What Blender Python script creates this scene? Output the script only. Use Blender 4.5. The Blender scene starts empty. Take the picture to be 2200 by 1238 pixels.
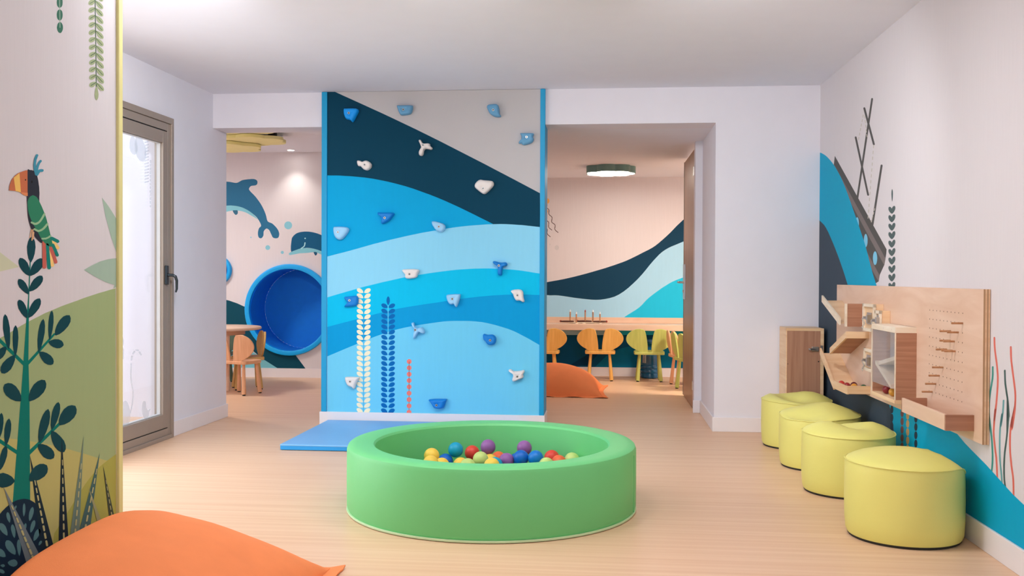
import bpy, bmesh, math, random
from mathutils import Matrix, Vector
R = math.radians
random.seed(7)
scene = bpy.context.scene
COL = scene.collection

# ---------------------------------------------------------------- camera
cam = bpy.data.cameras.new('camera'); cam_o = bpy.data.objects.new('camera', cam); COL.objects.link(cam_o)
cam.sensor_width = 36; cam.lens = 36 * 2100 / 2200; cam.clip_start = .05
yaw, pitch, roll = R(5.6), R(-.67), R(.24)
fw = Vector((-math.sin(yaw) * math.cos(pitch), math.cos(yaw) * math.cos(pitch), math.sin(pitch)))
rt = Vector((math.cos(yaw), math.sin(yaw), 0)); up = rt.cross(fw)
rt, up = math.cos(roll) * rt + math.sin(roll) * up, -math.sin(roll) * rt + math.cos(roll) * up
m = Matrix((rt, up, -fw)).transposed().to_4x4(); m.translation = (0, 0, 1.2)
cam_o.matrix_world = m
scene.camera = cam_o

# ---------------------------------------------------------------- world, daylight, exposure
w = bpy.data.worlds.new('sky'); scene.world = w; w.use_nodes = True
bg = w.node_tree.nodes['Background']; bg.inputs[0].default_value = (.86, .93, 1, 1); bg.inputs[1].default_value = 1.6
def area_light(name, loc, rot, sx, sy, power, color):
    l = bpy.data.lights.new(name, 'AREA'); l.shape = 'RECTANGLE'; l.size = sx; l.size_y = sy; l.energy = power; l.color = color
    o = bpy.data.objects.new(name, l); COL.objects.link(o); o.location = loc; o.rotation_euler = rot
    return o
# fill from an added window behind the viewer; daylight through the hidden terrace doors
area_light('rear_window_fill', (-.6, -2.42, 1.55), (R(97), 0, R(180)), 3.6, 2.0, 125, (.82, .91, 1))
area_light('terrace_doors_daylight', (-3.26, 4.83, 1.12), (R(84), 0, R(-90)), 2.0, 2.2, 27, (.84, .92, 1))
vs = scene.view_settings
vs.view_transform = 'Standard'; vs.look = 'None'; vs.gamma = 1; vs.use_curve_mapping = False
vs.exposure = 0.5
scene.cycles.max_bounces = 9; scene.cycles.diffuse_bounces = 5; scene.cycles.transparent_max_bounces = 12

# ---------------------------------------------------------------- materials
def lin(c): 
    c /= 255
    return c / 12.92 if c <= .04045 else ((c + .055) / 1.055) ** 2.4
def L3(rgb, k=1.0): return tuple(min(.93, lin(c) * k) for c in rgb) + (1,)
MATS = {}
def mat(name, rgb, rough=.55, k=1.2, var=.04, vs=(6, 6, 6), bump=0, bs=60, spec=.4, metal=0, coat=0, emit=0):
    if name in MATS: return MATS[name]
    m = bpy.data.materials.new(name); m.use_nodes = True; N = m.node_tree.nodes; K = m.node_tree.links
    b = N['Principled BSDF']; b.inputs['Roughness'].default_value = rough; b.inputs['Metallic'].default_value = metal
    b.inputs['Specular IOR Level'].default_value = spec; b.inputs['Coat Weight'].default_value = coat
    tc = N.new('ShaderNodeTexCoord'); mp = N.new('ShaderNodeMapping'); mp.inputs['Scale'].default_value = vs
    K.new(tc.outputs['Object'], mp.inputs['Vector'])
    nz = N.new('ShaderNodeTexNoise'); nz.inputs['Scale'].default_value = 1; nz.inputs['Detail'].default_value = 4
    K.new(mp.outputs[0], nz.inputs['Vector'])
    rp = N.new('ShaderNodeValToRGB'); c = L3(rgb, k)
    rp.color_ramp.elements[0].color = tuple(x * (1 - var) for x in c[:3]) + (1,); rp.color_ramp.elements[0].position = .3
    rp.color_ramp.elements[1].color = tuple(min(.95, x * (1 + var)) for x in c[:3]) + (1,); rp.color_ramp.elements[1].position = .7
    K.new(nz.outputs['Fac'], rp.inputs['Fac']); K.new(rp.outputs['Color'], b.inputs['Base Color'])
    if bump:
        n2 = N.new('ShaderNodeTexNoise'); n2.inputs['Scale'].default_value = bs; n2.inputs['Detail'].default_value = 3
        K.new(tc.outputs['Object'], n2.inputs['Vector'])
        bp = N.new('ShaderNodeBump'); bp.inputs['Strength'].default_value = bump; bp.inputs['Distance'].default_value = .01
        K.new(n2.outputs['Fac'], bp.inputs['Height']); K.new(bp.outputs['Normal'], b.inputs['Normal'])
    if emit:
        b.inputs['Emission Color'].default_value = L3(rgb); b.inputs['Emission Strength'].default_value = emit
    MATS[name] = m
    return m
def wood(name, rgb, rgb2, stretch=(1, 30, 30), rough=.45, k=1.2, waves=0):
    if name in MATS: return MATS[name]
    m = mat(name, rgb, rough, k); N = m.node_tree.nodes; K = m.node_tree.links
    mp = next(n for n in N if n.type == 'MAPPING'); mp.inputs['Scale'].default_value = stretch
    nz = next(n for n in N if n.type == 'TEX_NOISE'); nz.inputs['Detail'].default_value = 6; nz.inputs['Distortion'].default_value = waves
    rp = next(n for n in N if n.type == 'VALTORGB')
    rp.color_ramp.elements[0].color = L3(rgb2, k); rp.color_ramp.elements[1].color = L3(rgb, k)
    return m
def clear(name, tint=(1, 1, 1), gloss=.07, opac=0, col=(.8, .85, .9)):
    if name in MATS: return MATS[name]
    m = bpy.data.materials.new(name); m.use_nodes = True; N = m.node_tree.nodes; K = m.node_tree.links; N.clear()
    o = N.new('ShaderNodeOutputMaterial'); t = N.new('ShaderNodeBsdfTransparent'); t.inputs[0].default_value = tint + (1,)
    g = N.new('ShaderNodeBsdfGlossy'); g.inputs['Roughness'].default_value = .02
    mx = N.new('ShaderNodeMixShader'); mx.inputs[0].default_value = gloss
    K.new(t.outputs[0], mx.inputs[1]); K.new(g.outputs[0], mx.inputs[2]); last = mx
    if opac:
        d = N.new('ShaderNodeBsdfDiffuse'); d.inputs[0].default_value = col + (1,)
        m2 = N.new('ShaderNodeMixShader'); m2.inputs[0].default_value = opac
        K.new(mx.outputs[0], m2.inputs[1]); K.new(d.outputs[0], m2.inputs[2]); last = m2
    K.new(last.outputs[0], o.inputs[0]); MATS[name] = m
    return m
def glow(name, rgb, s):
    m = bpy.data.materials.new(name); m.use_nodes = True; N = m.node_tree.nodes; N.clear()
    o = N.new('ShaderNodeOutputMaterial'); e = N.new('ShaderNodeEmission'); e.inputs[0].default_value = rgb + (1,); e.inputs[1].default_value = s
    m.node_tree.links.new(e.outputs[0], o.inputs[0]); return m
WHITE = mat('wall_paint', (230, 228, 236), .75, 1.0, .01, bump=.02, bs=300)
CEIL = mat('ceiling_paint', (230, 232, 242), .85, 1.0, .008)
PAPER = mat('print_wallpaper', (220, 214, 216), .6, 1.0, .015, (120, 120, 4))
SKIRT = mat('skirting_paint', (236, 230, 232), .4, 1.0, .005)
FLOORM = wood('oak_laminate', (234, 197, 165), (222, 179, 143), (.4, 30, 1), .4, 1.0, .3)
BIRCH = wood('birch_ply', (232, 200, 176), (220, 182, 154), (1.6, 1.6, 9), .5, 1.0, 1.5)
PINE = wood('pine_edge', (240, 208, 170), (226, 184, 140), (3, 3, 40), .5, 1.0)
BROWNPLY = wood('brown_ply', (186, 136, 108), (160, 110, 84), (2, 2, 60), .5, 1.0, .5)
CREAMWOOD = wood('cream_wood', (240, 226, 206), (228, 208, 182), (4, 4, 30), .5, 1.0)
METAL = mat('brushed_metal', (190, 188, 186), .32, 1.0, .02, metal=1)
FRAME = mat('bronze_aluminium', (164, 150, 138), .42, 1.0, .02, metal=.35)
BLACK = mat('black_gasket', (20, 20, 22), .5, 1)
def paint(rgb): return mat('print_%d_%d_%d' % rgb, rgb, .6, 1.02, .012, (40, 40, 4), spec=.12)

# ---------------------------------------------------------------- builders
class MB:
    def __init__(s): s.v = []; s.f = []
    def add(s, v, f): 
        n = len(s.v); s.v += [tuple(p) for p in v]; s.f += [tuple(i + n for i in q) for q in f]; return s
    def box(s, x0, x1, y0, y1, z0, z1):
        return s.add([(x, y, z) for z in (z0, z1) for y in (y0, y1) for x in (x0, x1)],
                     [(0, 2, 3, 1), (4, 5, 7, 6), (0, 1, 5, 4), (2, 6, 7, 3), (0, 4, 6, 2), (1, 3, 7, 5)])
    def tube(s, p0, p1, r0, r1=None, n=14):
        r1 = r0 if r1 is None else r1; p0, p1 = Vector(p0), Vector(p1); d = (p1 - p0).normalized()
        a = d.orthogonal().normalized(); b = d.cross(a)
        v = [p + (a * math.cos(2 * math.pi * k / n) + b * math.sin(2 * math.pi * k / n)) * r for p, r in ((p0, r0), (p1, r1)) for k in range(n)]
        f = [(k, (k + 1) % n, n + (k + 1) % n, n + k) for k in range(n)] + [tuple(range(n))[::-1], tuple(range(n, 2 * n))]
        return s.add(v, f)
    def path(s, P, r, n=8, closed=False):
        P = [Vector(p) for p in P]; N = len(P); v = []
        rr = r if isinstance(r, (list, tuple)) else [r] * N
        ref = None
        for i, p in enumerate(P):
            d = (P[(i + 1) % N] - P[i - 1]) if closed or 0 < i < N - 1 else (P[1] - P[0] if i == 0 else P[-1] - P[-2]); d.normalize()
            a = d.orthogonal().normalized() if ref is None else (ref - d * ref.dot(d)).normalized(); ref = a; b = d.cross(a)
            v += [p + (a * math.cos(2 * math.pi * k / n) + b * math.sin(2 * math.pi * k / n)) * rr[i] for k in range(n)]
        f = [(i * n + k, i * n + (k + 1) % n, ((i + 1) % N) * n + (k + 1) % n, ((i + 1) % N) * n + k) for i in range(N if closed else N - 1) for k in range(n)]
        if not closed: f += [tuple(range(n))[::-1], tuple(range((N - 1) * n, N * n))]
        return s.add(v, f)
    def lathe(s, prof, n=64, c=(0, 0, 0), closed=False):
        v = [(c[0] + r * math.cos(2 * math.pi * k / n), c[1] + r * math.sin(2 * math.pi * k / n), c[2] + z) for r, z in prof for k in range(n)]
        M = len(prof); f = [(i * n + k, i * n + (k + 1) % n, ((i + 1) % M) * n + (k + 1) % n, ((i + 1) % M) * n + k) for i in range(M if closed else M - 1) for k in range(n)]
        return s.add(v, f)
    def prism(s, poly, a0, a1, axis='z'):
        n = len(poly)
        if axis == 'z': v = [(x, y, a) for a in (a0, a1) for x, y in poly]
        elif axis == 'y': v = [(x, a, z) for a in (a0, a1) for x, z in poly]
        else: v = [(a, y, z) for a in (a0, a1) for y, z in poly]
        return s.add(v, [tuple(range(n))[::-1], tuple(range(n, 2 * n))] + [(k, (k + 1) % n, n + (k + 1) % n, n + k) for k in range(n)])
    def build(s, name, m, parent=None, smooth=False, bev=0, seg=2, label=None):
        me = bpy.data.meshes.new(name); me.from_pydata(s.v, [], s.f); me.update()
        bm = bmesh.new(); bm.from_mesh(me); bmesh.ops.recalc_face_normals(bm, faces=bm.faces[:]); bm.to_mesh(me); bm.free()
        me.materials.append(m)
        o = bpy.data.objects.new(name, me); COL.objects.link(o)
        if parent is not None: o.parent = parent
        if smooth:
            me.polygons.foreach_set('use_smooth', [True] * len(me.polygons))
            me.set_sharp_from_angle(angle=R(42))
        if bev:
            b = o.modifiers.new('soft edges', 'BEVEL'); b.width = bev; b.segments = seg; b.limit_method = 'ANGLE'; b.angle_limit = R(40)
        if label: o['label'] = label
        return o
def tag(o, label, cat, group=None):
    o['label'] = label; o['category'] = cat
    if group: o['group'] = group
    return o
def thing(name, label, cat, loc=(0, 0, 0), rotz=0, group=None):
    o = bpy.data.objects.new(name, None); COL.objects.link(o); o.location = loc; o.rotation_euler = (0, 0, rotz); o.empty_display_size = .1
    return tag(o, label, cat, group)
def struct(o, label=None):
    o['kind'] = 'structure'
    if label: o['label'] = label
    return o
def box(name, m, b, parent=None, bev=0, label=None): return MB().box(*b).build(name, m, parent, bev=bev, label=label)
def print_on(parent, name, polys, off, m, join=False):
    """flat printed shapes on a wall face: (along, height) outlines at the wall's own local offset; each shape is its own piece unless they are too small"""
    if polys and not isinstance(polys[0], list): polys = [polys]
    base = FY if off > 1 else 0.0; off = base + (off - base) * .3; sg = 1 if 0 < off < .01 else -1
    first = None
    for gi, grp in enumerate([polys] if join else [[p] for p in polys]):
        v = []; f = []
        for p in grp:
            n = len(v); v += [(a, off + sg * 2e-5 * (gi + len(f)), z) for a, z in p]; f.append(tuple(range(n, n + len(p))))
        me = bpy.data.meshes.new(name); me.from_pydata(v, [], f); me.update(); me.materials.append(m)
        o = bpy.data.objects.new(name, me); COL.objects.link(o); o.parent = parent
        if join and len(polys) > 1: o['kind'] = 'stuff'
        first = first or o
    return first
def leafpoly(x, z, dx, dz, w):
    L = math.hypot(dx, dz); nx, nz = -dz / L, dx / L
    pr = [(0, .05), (.2, .32), (.45, .48), (.7, .45), (.9, .28)]
    return [(x + dx * u + nx * w * v, z + dz * u + nz * w * v) for u, v in pr] + [(x + dx, z + dz)] + [(x + dx * u - nx * w * v, z + dz * u - nz * w * v) for u, v in pr[::-1]]

# ================================================================ the setting
H = 2.68
struct(box('floor', FLOORM, (-6.6, 3.4, -2.6, 12.1, -.06, 0)))
struct(box('ceiling', CEIL, (-3.4, 1.95, -2.6, 8.0, H, H + .1)))
struct(box('ceiling_left_room', CEIL, (-6.6, -1.35, 8.0, 11.4, 2.65, 2.78)))
struct(box('ceiling_right_room', CEIL, (-1.6, 3.4, 8.0, 12.1, 2.402, 2.5)))
wr = struct(box('wall_right', PAPER, (-7.1, 3.6, -.14, 0, 0, H)))
wr.location = (1.668, 4.3, 0); wr.rotation_euler = (0, 0, R(90.8376))
br = struct(box('baseboard_right', SKIRT, (-7.0, 3.42, 0, .013, 0, .112), bev=.003)); br.location = wr.location; br.rotation_euler = wr.rotation_euler
mb = MB().box(-3.4, -3.215, -2.6, 3.81, 0, H).box(-3.4, -3.215, 5.85, 5.95, 0, H).box(-3.4, -3.215, 6.952, 8.0, 0, H).box(-3.4, -3.215, 3.81, 5.85, 2.353, H).box(-3.4, -3.215, 5.95, 6.952, 2.353, H)
struct(mb.build('wall_left', WHITE))
struct(box('baseboard_left', SKIRT, (-3.215, -3.203, 6.965, 8.012, 0, .112), bev=.003))
mb = MB().box(-2.28, -.515, 7.725, 8.0, 0, H).box(-3.215, -2.28, 7.72, 8.0, 2.402, H).box(-.515, .828, 7.72, 8.0, 2.402, H)
struct(mb.build('wall_back', WHITE))
struct(MB().box(.828, 1.9, 7.72, 8.76, 0, H).box(.765, .828, 8.765, 8.9, 0, 2.402).box(.828, 3.3, 8.76, 8.9, 0, 2.402).build('wall_column', WHITE))
struct(MB().box(.815, 1.62, 7.707, 7.72, 0, .112).box(.815, .828, 7.72, 8.765, 0, .112).box(.755, .815, 8.752, 8.765, 0, .112).build('baseboard_column', SKIRT, bev=.003))
struct(box('wall_divider', WHITE, (-1.55, -1.4, 8.0, 12.0, 0, 2.65)))
# far wall of the left room, with two round openings for the nooks
def wall_with_holes(name, m, x0, x1, z0, z1, y, holes):
    bm = bmesh.new(); es = []
    def loop(P):
        vs_ = [bm.verts.new((a, y, b)) for a, b in P]
        for i in range(len(vs_)): es.append(bm.edges.new((vs_[i], vs_[(i + 1) % len(vs_)])))
    loop([(x0, z0), (x1, z0), (x1, z1), (x0, z1)])
    for cx, cz, r in holes: loop([(cx + r * math.cos(2 * math.pi * k / 48), cz + r * math.sin(2 * math.pi * k / 48)) for k in range(48)])
    bmesh.ops.triangle_fill(bm, use_beauty=True, edges=es)
    me = bpy.data.meshes.new(name); bm.to_mesh(me); bm.free(); me.materials.append(m)
    o = bpy.data.objects.new(name, me); COL.objects.link(o); return o
RC = (-3.7255,.7973); RR = .521
SC = (-4.6074,1.2612); SR = .158
wfl = struct(wall_with_holes('wall_far_left', PAPER, -6.6, -1.4, 0, 2.65, 11.2, [(RC[0], RC[1], RR), (SC[0], SC[1], SR)]))
wfr = struct(box('wall_far_right', PAPER, (-1.4, 3.4, 11.88, 12.0, 0, 2.402)))
struct(box('baseboard_far_left', SKIRT, (-6.5, -1.55, 11.187, 11.2, 0, .107)))
struct(box('baseboard_far_right', SKIRT, (-1.4, 3.3, 11.867, 11.88, 0, .107)))
struct(box('wall_left_room_front', WHITE, (-6.6, -3.4, 7.9, 8.0, 0, 2.8)))
struct(box('wall_left_room_side', WHITE, (-6.7, -6.6, 7.9, 11.4, 0, 2.8)))
struct(box('wall_right_room_side', WHITE, (3.3, 3.4, 8.76, 12.0, 0, 2.402)))
# wall behind the viewer with an added window opening that lets fill light in
struct(MB().box(-3.4, -2.5, -2.6, -2.5, 0, H).box(1.3, 1.95, -2.6, -2.5, 0, H).box(-2.5, 1.3, -2.6, -2.5, 0, .5).box(-2.5, 1.3, -2.6, -2.5, 2.6, H).build('wall_behind', WHITE))
w1 = struct(MB().box(-2.5, 1.3, -2.58, -2.52, .5, .56).box(-2.5, 1.3, -2.58, -2.52, 2.54, 2.6).box(-2.5, -2.44, -2.58, -2.52, .56, 2.54).box(1.24, 1.3, -2.58, -2.52, .56, 2.54).box(-.63, -.57, -2.58, -2.52, .56, 2.54).build('window_1', FRAME))
# outside terrace seen through the glazed door
struct(box('terrace_floor', mat('terrace_tile', (226, 206, 200), .7, 1.0), (-6.6, -3.4, 1.0, 7.9, -.08, -.02)))
struct(box('terrace_wall', mat('terrace_plaster', (240, 240, 240), .9, 1.0), (-6.9, -6.6, 1.0, 7.9, -.08, 1.0)))

# ---------------------------------------------------------------- glazed door in the left wall (a bronze aluminium frame)
d1 = bpy.data.objects.new('door_1', None); COL.objects.link(d1); d1['kind'] = 'structure'; d1['label'] = 'bronze aluminium glazed terrace door with frosted jungle stickers'
d1.location = (-3.215, 5.95, 0); d1.rotation_euler = (0, 0, R(90)); W = 1.0
# local x runs along the wall away from the viewer, local -y faces the room
def rim(name, x0, x1, z0, z1, wd, wt, wb, y0, y1, m, parent):
    b = MB().box(x0, x0 + wd, y0, y1, z0, z1).box(x1 - wd, x1, y0, y1, z0, z1).box(x0 + wd, x1 - wd, y0, y1, z1 - wt, z1)
    if wb: b.box(x0 + wd, x1 - wd, y0, y1, z0, z0 + wb)
    return b.build(name, m, parent, bev=.002)
rim('outer_frame', 0, W, 0, 2.353, .035, .045, .03, -.022, .07, FRAME, d1)
rim('inner_frame', .036, W - .036, .03, 2.306, .045, .055, .05, -.012, .06, FRAME, d1)
rim('gasket', .08, W - .08, .078, 2.252, .012, .012, .012, -.004, .03, BLACK, d1)
sash = rim('sash', .09, W - .09, .088, 2.242, .075, .085, .1, -.016, .05, FRAME, d1)
rim('glazing_bead', .165, W - .165, .188, 2.157, .008, .008, .008, .004, .03, mat('bead_grey', (205, 205, 205), .4, 1), sash)
box('pane', clear('door_glass', (.96, .98, 1), .08), (.165, W - .165, .016, .022, .188, 2.157), d1)
hd = MB().box(W - .145, W - .105, -.034, -.016, 1.13, 1.27).build('handle', mat('handle_steel', (70, 78, 84), .3, 1, metal=.8), d1, bev=.006)
MB().path([(W - .125, -.03, 1.2), (W - .125, -.07, 1.2), (W - .12, -.088, 1.19), (W - .112, -.094, 1.16), (W - .108, -.092, 1.1), (W - .11, -.086, 1.075)], [.011, .011, .011, .0105, .009, .006], 10).build('lever', MATS['handle_steel'], hd, True)
FY = 0
FROST = clear('frosted_sticker', (1, 1, 1), .02, .45, (.62, .7, .78))
stick = bpy.data.objects.new('sticker_frame', None)
G = .014
print_on(d1, 'leaf_sticker', [[(.405,2.143),(.385,2.119),(.376,2.091),(.377,2.058),(.394,2.035),(.419,2.023),(.451,2.02),(.478,2.035),(.493,2.055),(.494,2.082),(.476,2.112),(.451,2.133),(.419,2.146)], [(.482,2.167),(.458,2.131),(.449,2.09),(.457,2.042),(.484,2.009),(.52,1.991),(.566,1.986),(.601,2.007),(.619,2.037),(.616,2.077),(.586,2.12),(.547,2.152),(.501,2.171)]], G, FROST)
print_on(d1, 'fern_sticker', [[[(.603,2.122),(.652,2.135),(.658,2.138),(.659,2.142),(.654,2.145),(.646,2.144),(.597,2.131),(.59,2.127),(.589,2.123),(.595,2.121)],[(.603,2.1),(.652,2.113),(.658,2.116),(.659,2.121),(.654,2.123),(.645,2.122),(.597,2.109),(.59,2.106),(.589,2.102),(.595,2.099)],[(.603,2.079),(.652,2.092),(.658,2.095),(.659,2.099),(.654,2.102),(.645,2.101),(.597,2.088),(.59,2.085),(.589,2.08),(.595,2.078)],[(.603,2.057),(.652,2.07),(.658,2.073),(.659,2.078),(.654,2.08),(.645,2.079),(.597,2.067),(.59,2.063),(.589,2.059),(.595,2.057)],[(.603,2.036),(.652,2.048),(.658,2.052),(.659,2.056),(.654,2.058),(.645,2.058),(.597,2.045),(.59,2.042),(.589,2.038),(.595,2.035)],[(.603,2.014),(.652,2.027),(.658,2.03),(.659,2.034),(.654,2.037),(.645,2.036),(.597,2.024),(.59,2.02),(.589,2.016),(.595,2.014)],[(.603,1.993),(.652,2.005),(.658,2.009),(.659,2.013),(.654,2.015),(.645,2.015),(.597,2.002),(.59,1.999),(.589,1.995),(.594,1.992)],[(.603,1.972),(.652,1.984),(.658,1.987),(.659,1.991),(.654,1.994),(.645,1.993),(.597,1.981),(.59,1.978),(.589,1.974),(.594,1.971)],[(.603,1.95),(.652,1.962),(.658,1.965),(.659,1.97),(.654,1.972),(.645,1.972),(.597,1.96),(.59,1.956),(.589,1.952),(.594,1.95)],[(.603,1.929),(.651,1.941),(.658,1.944),(.659,1.948),(.654,1.95),(.645,1.95),(.597,1.938),(.59,1.935),(.589,1.931),(.594,1.928)],[(.603,1.907),(.651,1.919),(.658,1.922),(.659,1.926),(.654,1.929),(.645,1.928),(.597,1.917),(.59,1.913),(.589,1.909),(.594,1.907)],[(.603,1.886),(.651,1.897),(.658,1.901),(.659,1.905),(.654,1.907),(.645,1.907),(.597,1.895),(.59,1.892),(.589,1.888),(.594,1.885)],[(.603,1.865),(.651,1.876),(.658,1.879),(.659,1.883),(.654,1.886),(.645,1.885),(.597,1.874),(.59,1.871),(.589,1.867),(.594,1.864)],[(.603,1.843),(.651,1.854),(.658,1.857),(.659,1.861),(.654,1.864),(.645,1.864),(.597,1.852),(.59,1.849),(.589,1.845),(.594,1.843)]]][0] + [[(.67,2.008),(.67,1.995),(.673,1.992),(.68,1.991),(.688,1.993),(.691,1.997),(.691,2.01),(.688,2.014),(.68,2.014),(.673,2.012)],[(.67,1.982),(.67,1.968),(.673,1.965),(.68,1.965),(.688,1.967),(.691,1.971),(.691,1.984),(.688,1.987),(.68,1.988),(.673,1.986)],[(.67,1.955),(.67,1.942),(.673,1.939),(.68,1.939),(.688,1.941),(.691,1.945),(.691,1.958),(.688,1.961),(.68,1.962),(.673,1.959)],[(.67,1.929),(.67,1.916),(.673,1.913),(.68,1.912),(.688,1.915),(.691,1.918),(.691,1.931),(.688,1.935),(.68,1.935),(.673,1.933)],[(.67,1.903),(.67,1.89),(.673,1.887),(.68,1.886),(.688,1.888),(.691,1.892),(.691,1.905),(.688,1.908),(.68,1.909),(.673,1.907)],[(.67,1.877),(.67,1.864),(.673,1.861),(.68,1.86),(.688,1.862),(.691,1.866),(.691,1.879),(.688,1.882),(.68,1.883),(.673,1.881)],[(.67,1.851),(.67,1.837),(.673,1.834),(.68,1.833),(.688,1.836),(.691,1.839),(.691,1.853),(.688,1.856),(.68,1.857),(.673,1.854)],[(.67,1.824),(.67,1.811),(.673,1.808),(.68,1.807),(.688,1.809),(.691,1.813),(.691,1.826),(.688,1.829),(.68,1.83),(.673,1.828)],[(.67,1.798),(.67,1.785),(.673,1.782),(.68,1.781),(.688,1.783),(.691,1.787),(.691,1.8),(.688,1.803),(.68,1.804),(.673,1.802)],[(.67,1.772),(.67,1.759),(.673,1.756),(.68,1.755),(.688,1.757),(.691,1.76),(.691,1.774),(.688,1.777),(.68,1.778),(.673,1.776)],[(.67,1.746),(.67,1.732),(.673,1.729),(.68,1.728),(.688,1.73),(.691,1.734),(.691,1.747),(.688,1.75),(.68,1.751),(.673,1.749)],[(.67,1.719),(.67,1.706),(.673,1.703),(.68,1.702),(.688,1.704),(.691,1.708),(.691,1.721),(.688,1.724),(.68,1.725),(.673,1.723)],[(.67,1.693),(.67,1.68),(.673,1.677),(.68,1.676),(.688,1.678),(.691,1.681),(.691,1.695),(.688,1.698),(.68,1.699),(.673,1.697)]], G, FROST, join=True)
print_on(d1, 'vine_sticker', [(.388,.597),(.387,.571),(.386,.544),(.386,.517),(.388,.493),(.393,.47),(.401,.45),(.409,.43),(.414,.411),(.415,.391),(.414,.371),(.412,.352),(.407,.333),(.401,.316),(.393,.299),(.384,.282),(.375,.265),(.376,.261),(.382,.258),(.39,.258),(.394,.26),(.403,.277),(.412,.294),(.42,.311),(.427,.329),(.431,.348),(.434,.368),(.435,.389),(.434,.409),(.429,.429),(.421,.449),(.413,.469),(.407,.491),(.406,.516),(.406,.542),(.407,.569),(.407,.596),(.405,.599),(.398,.601),(.391,.6)], G, FROST)
print_on(d1, 'tail_sticker', [[(.417,.622),(.424,.644),(.421,.649),(.413,.652),(.403,.652),(.398,.648),(.391,.626),(.394,.621),(.402,.618),(.412,.619)],[(.435,.659),(.454,.67),(.457,.675),(.452,.68),(.442,.682),(.433,.68),(.414,.669),(.411,.664),(.416,.659),(.426,.657)],[(.467,.68),(.494,.675),(.504,.675),(.51,.678),(.509,.683),(.5,.687),(.473,.692),(.463,.692),(.457,.688),(.459,.683)],[(.506,.664),(.526,.646),(.534,.643),(.545,.642),(.551,.646),(.549,.651),(.529,.669),(.521,.672),(.51,.672),(.504,.669)]], G, FROST, join=True)
print_on(d1, 'body_sticker', [[(.276,.303),(.28,.324),(.285,.34),(.292,.349),(.301,.355),(.313,.357),(.326,.353),(.34,.346),(.352,.336),(.362,.323),(.372,.307),(.38,.289),(.385,.272),(.387,.256),(.387,.24),(.385,.224),(.378,.21),(.365,.197),(.348,.185),(.329,.174),(.314,.166),(.301,.157),(.291,.148),(.282,.144),(.276,.153),(.273,.181),(.272,.224),(.273,.268)], [(.258,.793),(.262,.783),(.267,.772),(.271,.762),(.273,.753),(.271,.746),(.267,.739),(.263,.732),(.261,.723),(.263,.714),(.269,.706),(.273,.699),(.276,.691),(.276,.681),(.274,.669),(.272,.657),(.27,.645),(.273,.641),(.281,.638),(.291,.638),(.295,.642),(.297,.654),(.3,.666),(.301,.678),(.301,.69),(.298,.7),(.292,.708),(.288,.715),(.286,.722),(.287,.728),(.292,.734),(.296,.742),(.298,.752),(.296,.762),(.292,.773),(.287,.784),(.282,.794),(.277,.799),(.267,.8),(.26,.798)]], G, FROST)
print_on(d1, 'bird_sticker', [(.558,.303),(.562,.31),(.567,.315),(.572,.319),(.578,.32),(.585,.32),(.593,.319),(.6,.316),(.606,.31),(.61,.302),(.613,.29),(.616,.279),(.62,.269),(.624,.262),(.629,.255),(.634,.25),(.641,.247),(.651,.247),(.665,.251),(.677,.254),(.683,.254),(.682,.251),(.676,.245),(.668,.238),(.662,.231),(.658,.223),(.656,.214),(.653,.206),(.648,.2),(.641,.195),(.632,.191),(.623,.188),(.613,.188),(.603,.191),(.591,.196),(.58,.203),(.571,.211),(.564,.221),(.558,.233),(.554,.247),(.551,.259),(.55,.271),(.552,.283),(.555,.294)], G, FROST)
bpy.data.objects.remove(stick)

# the pair of terrace doors next to it, hidden from here by the partition
for i in range(2):
    d = bpy.data.objects.new('door_%d' % (3 + i), None); COL.objects.link(d); d['kind'] = 'structure'; d.location = (-3.3, 3.82 + i * 1.015, 0); d.rotation_euler = (0, 0, R(90))
    rim('outer_frame', 0, 1.005, 0, 2.353, .06, .07, .06, -.02, .06, FRAME, d)

# ---------------------------------------------------------------- brown door standing open into the right room
DW = wood('brown_door', (176, 142, 118), (150, 112, 88), (30, 30, 1.2), .4, 1.0)
d2 = bpy.data.objects.new('door_2', None); COL.objects.link(d2); d2['kind'] = 'structure'; d2['label'] = 'brown wood-grain door standing open into the far room'
d2.location = (.772, 8.95, 0); d2.rotation_euler = (0, 0, R(.4))
box('leaf', DW, (0, .045, 0, 1.06, .012, 2.36), d2, bev=.002)
box('edge_strip', mat('door_edge', (150, 138, 130), .4, 1), (-.004, .049, 1.055, 1.072, .012, 2.36), d2)
box('hinge', METAL, (-.008, .0, -.01, .05, 2.12, 2.2), d2); box('hinge', METAL, (-.008, .0, -.01, .05, .18, .26), d2)
lp = box('lock_plate', mat('satin_steel', (206, 212, 222), .35, 1, metal=.3), (-.008, 0, .86, 1.075, .98, 1.33), d2, bev=.002)
MB().tube((-.008, .975, 1.15), (-.05, .975, 1.15), .011).path([(-.05, .975, 1.15), (-.055, 1.0, 1.15), (-.055, 1.09, 1.15)], .01, 10).build('lever', METAL, lp, True)
MB().tube((-.008, .965, 1.06), (-.02, .965, 1.06), .012).build('key_cylinder', METAL, lp, True)

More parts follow.
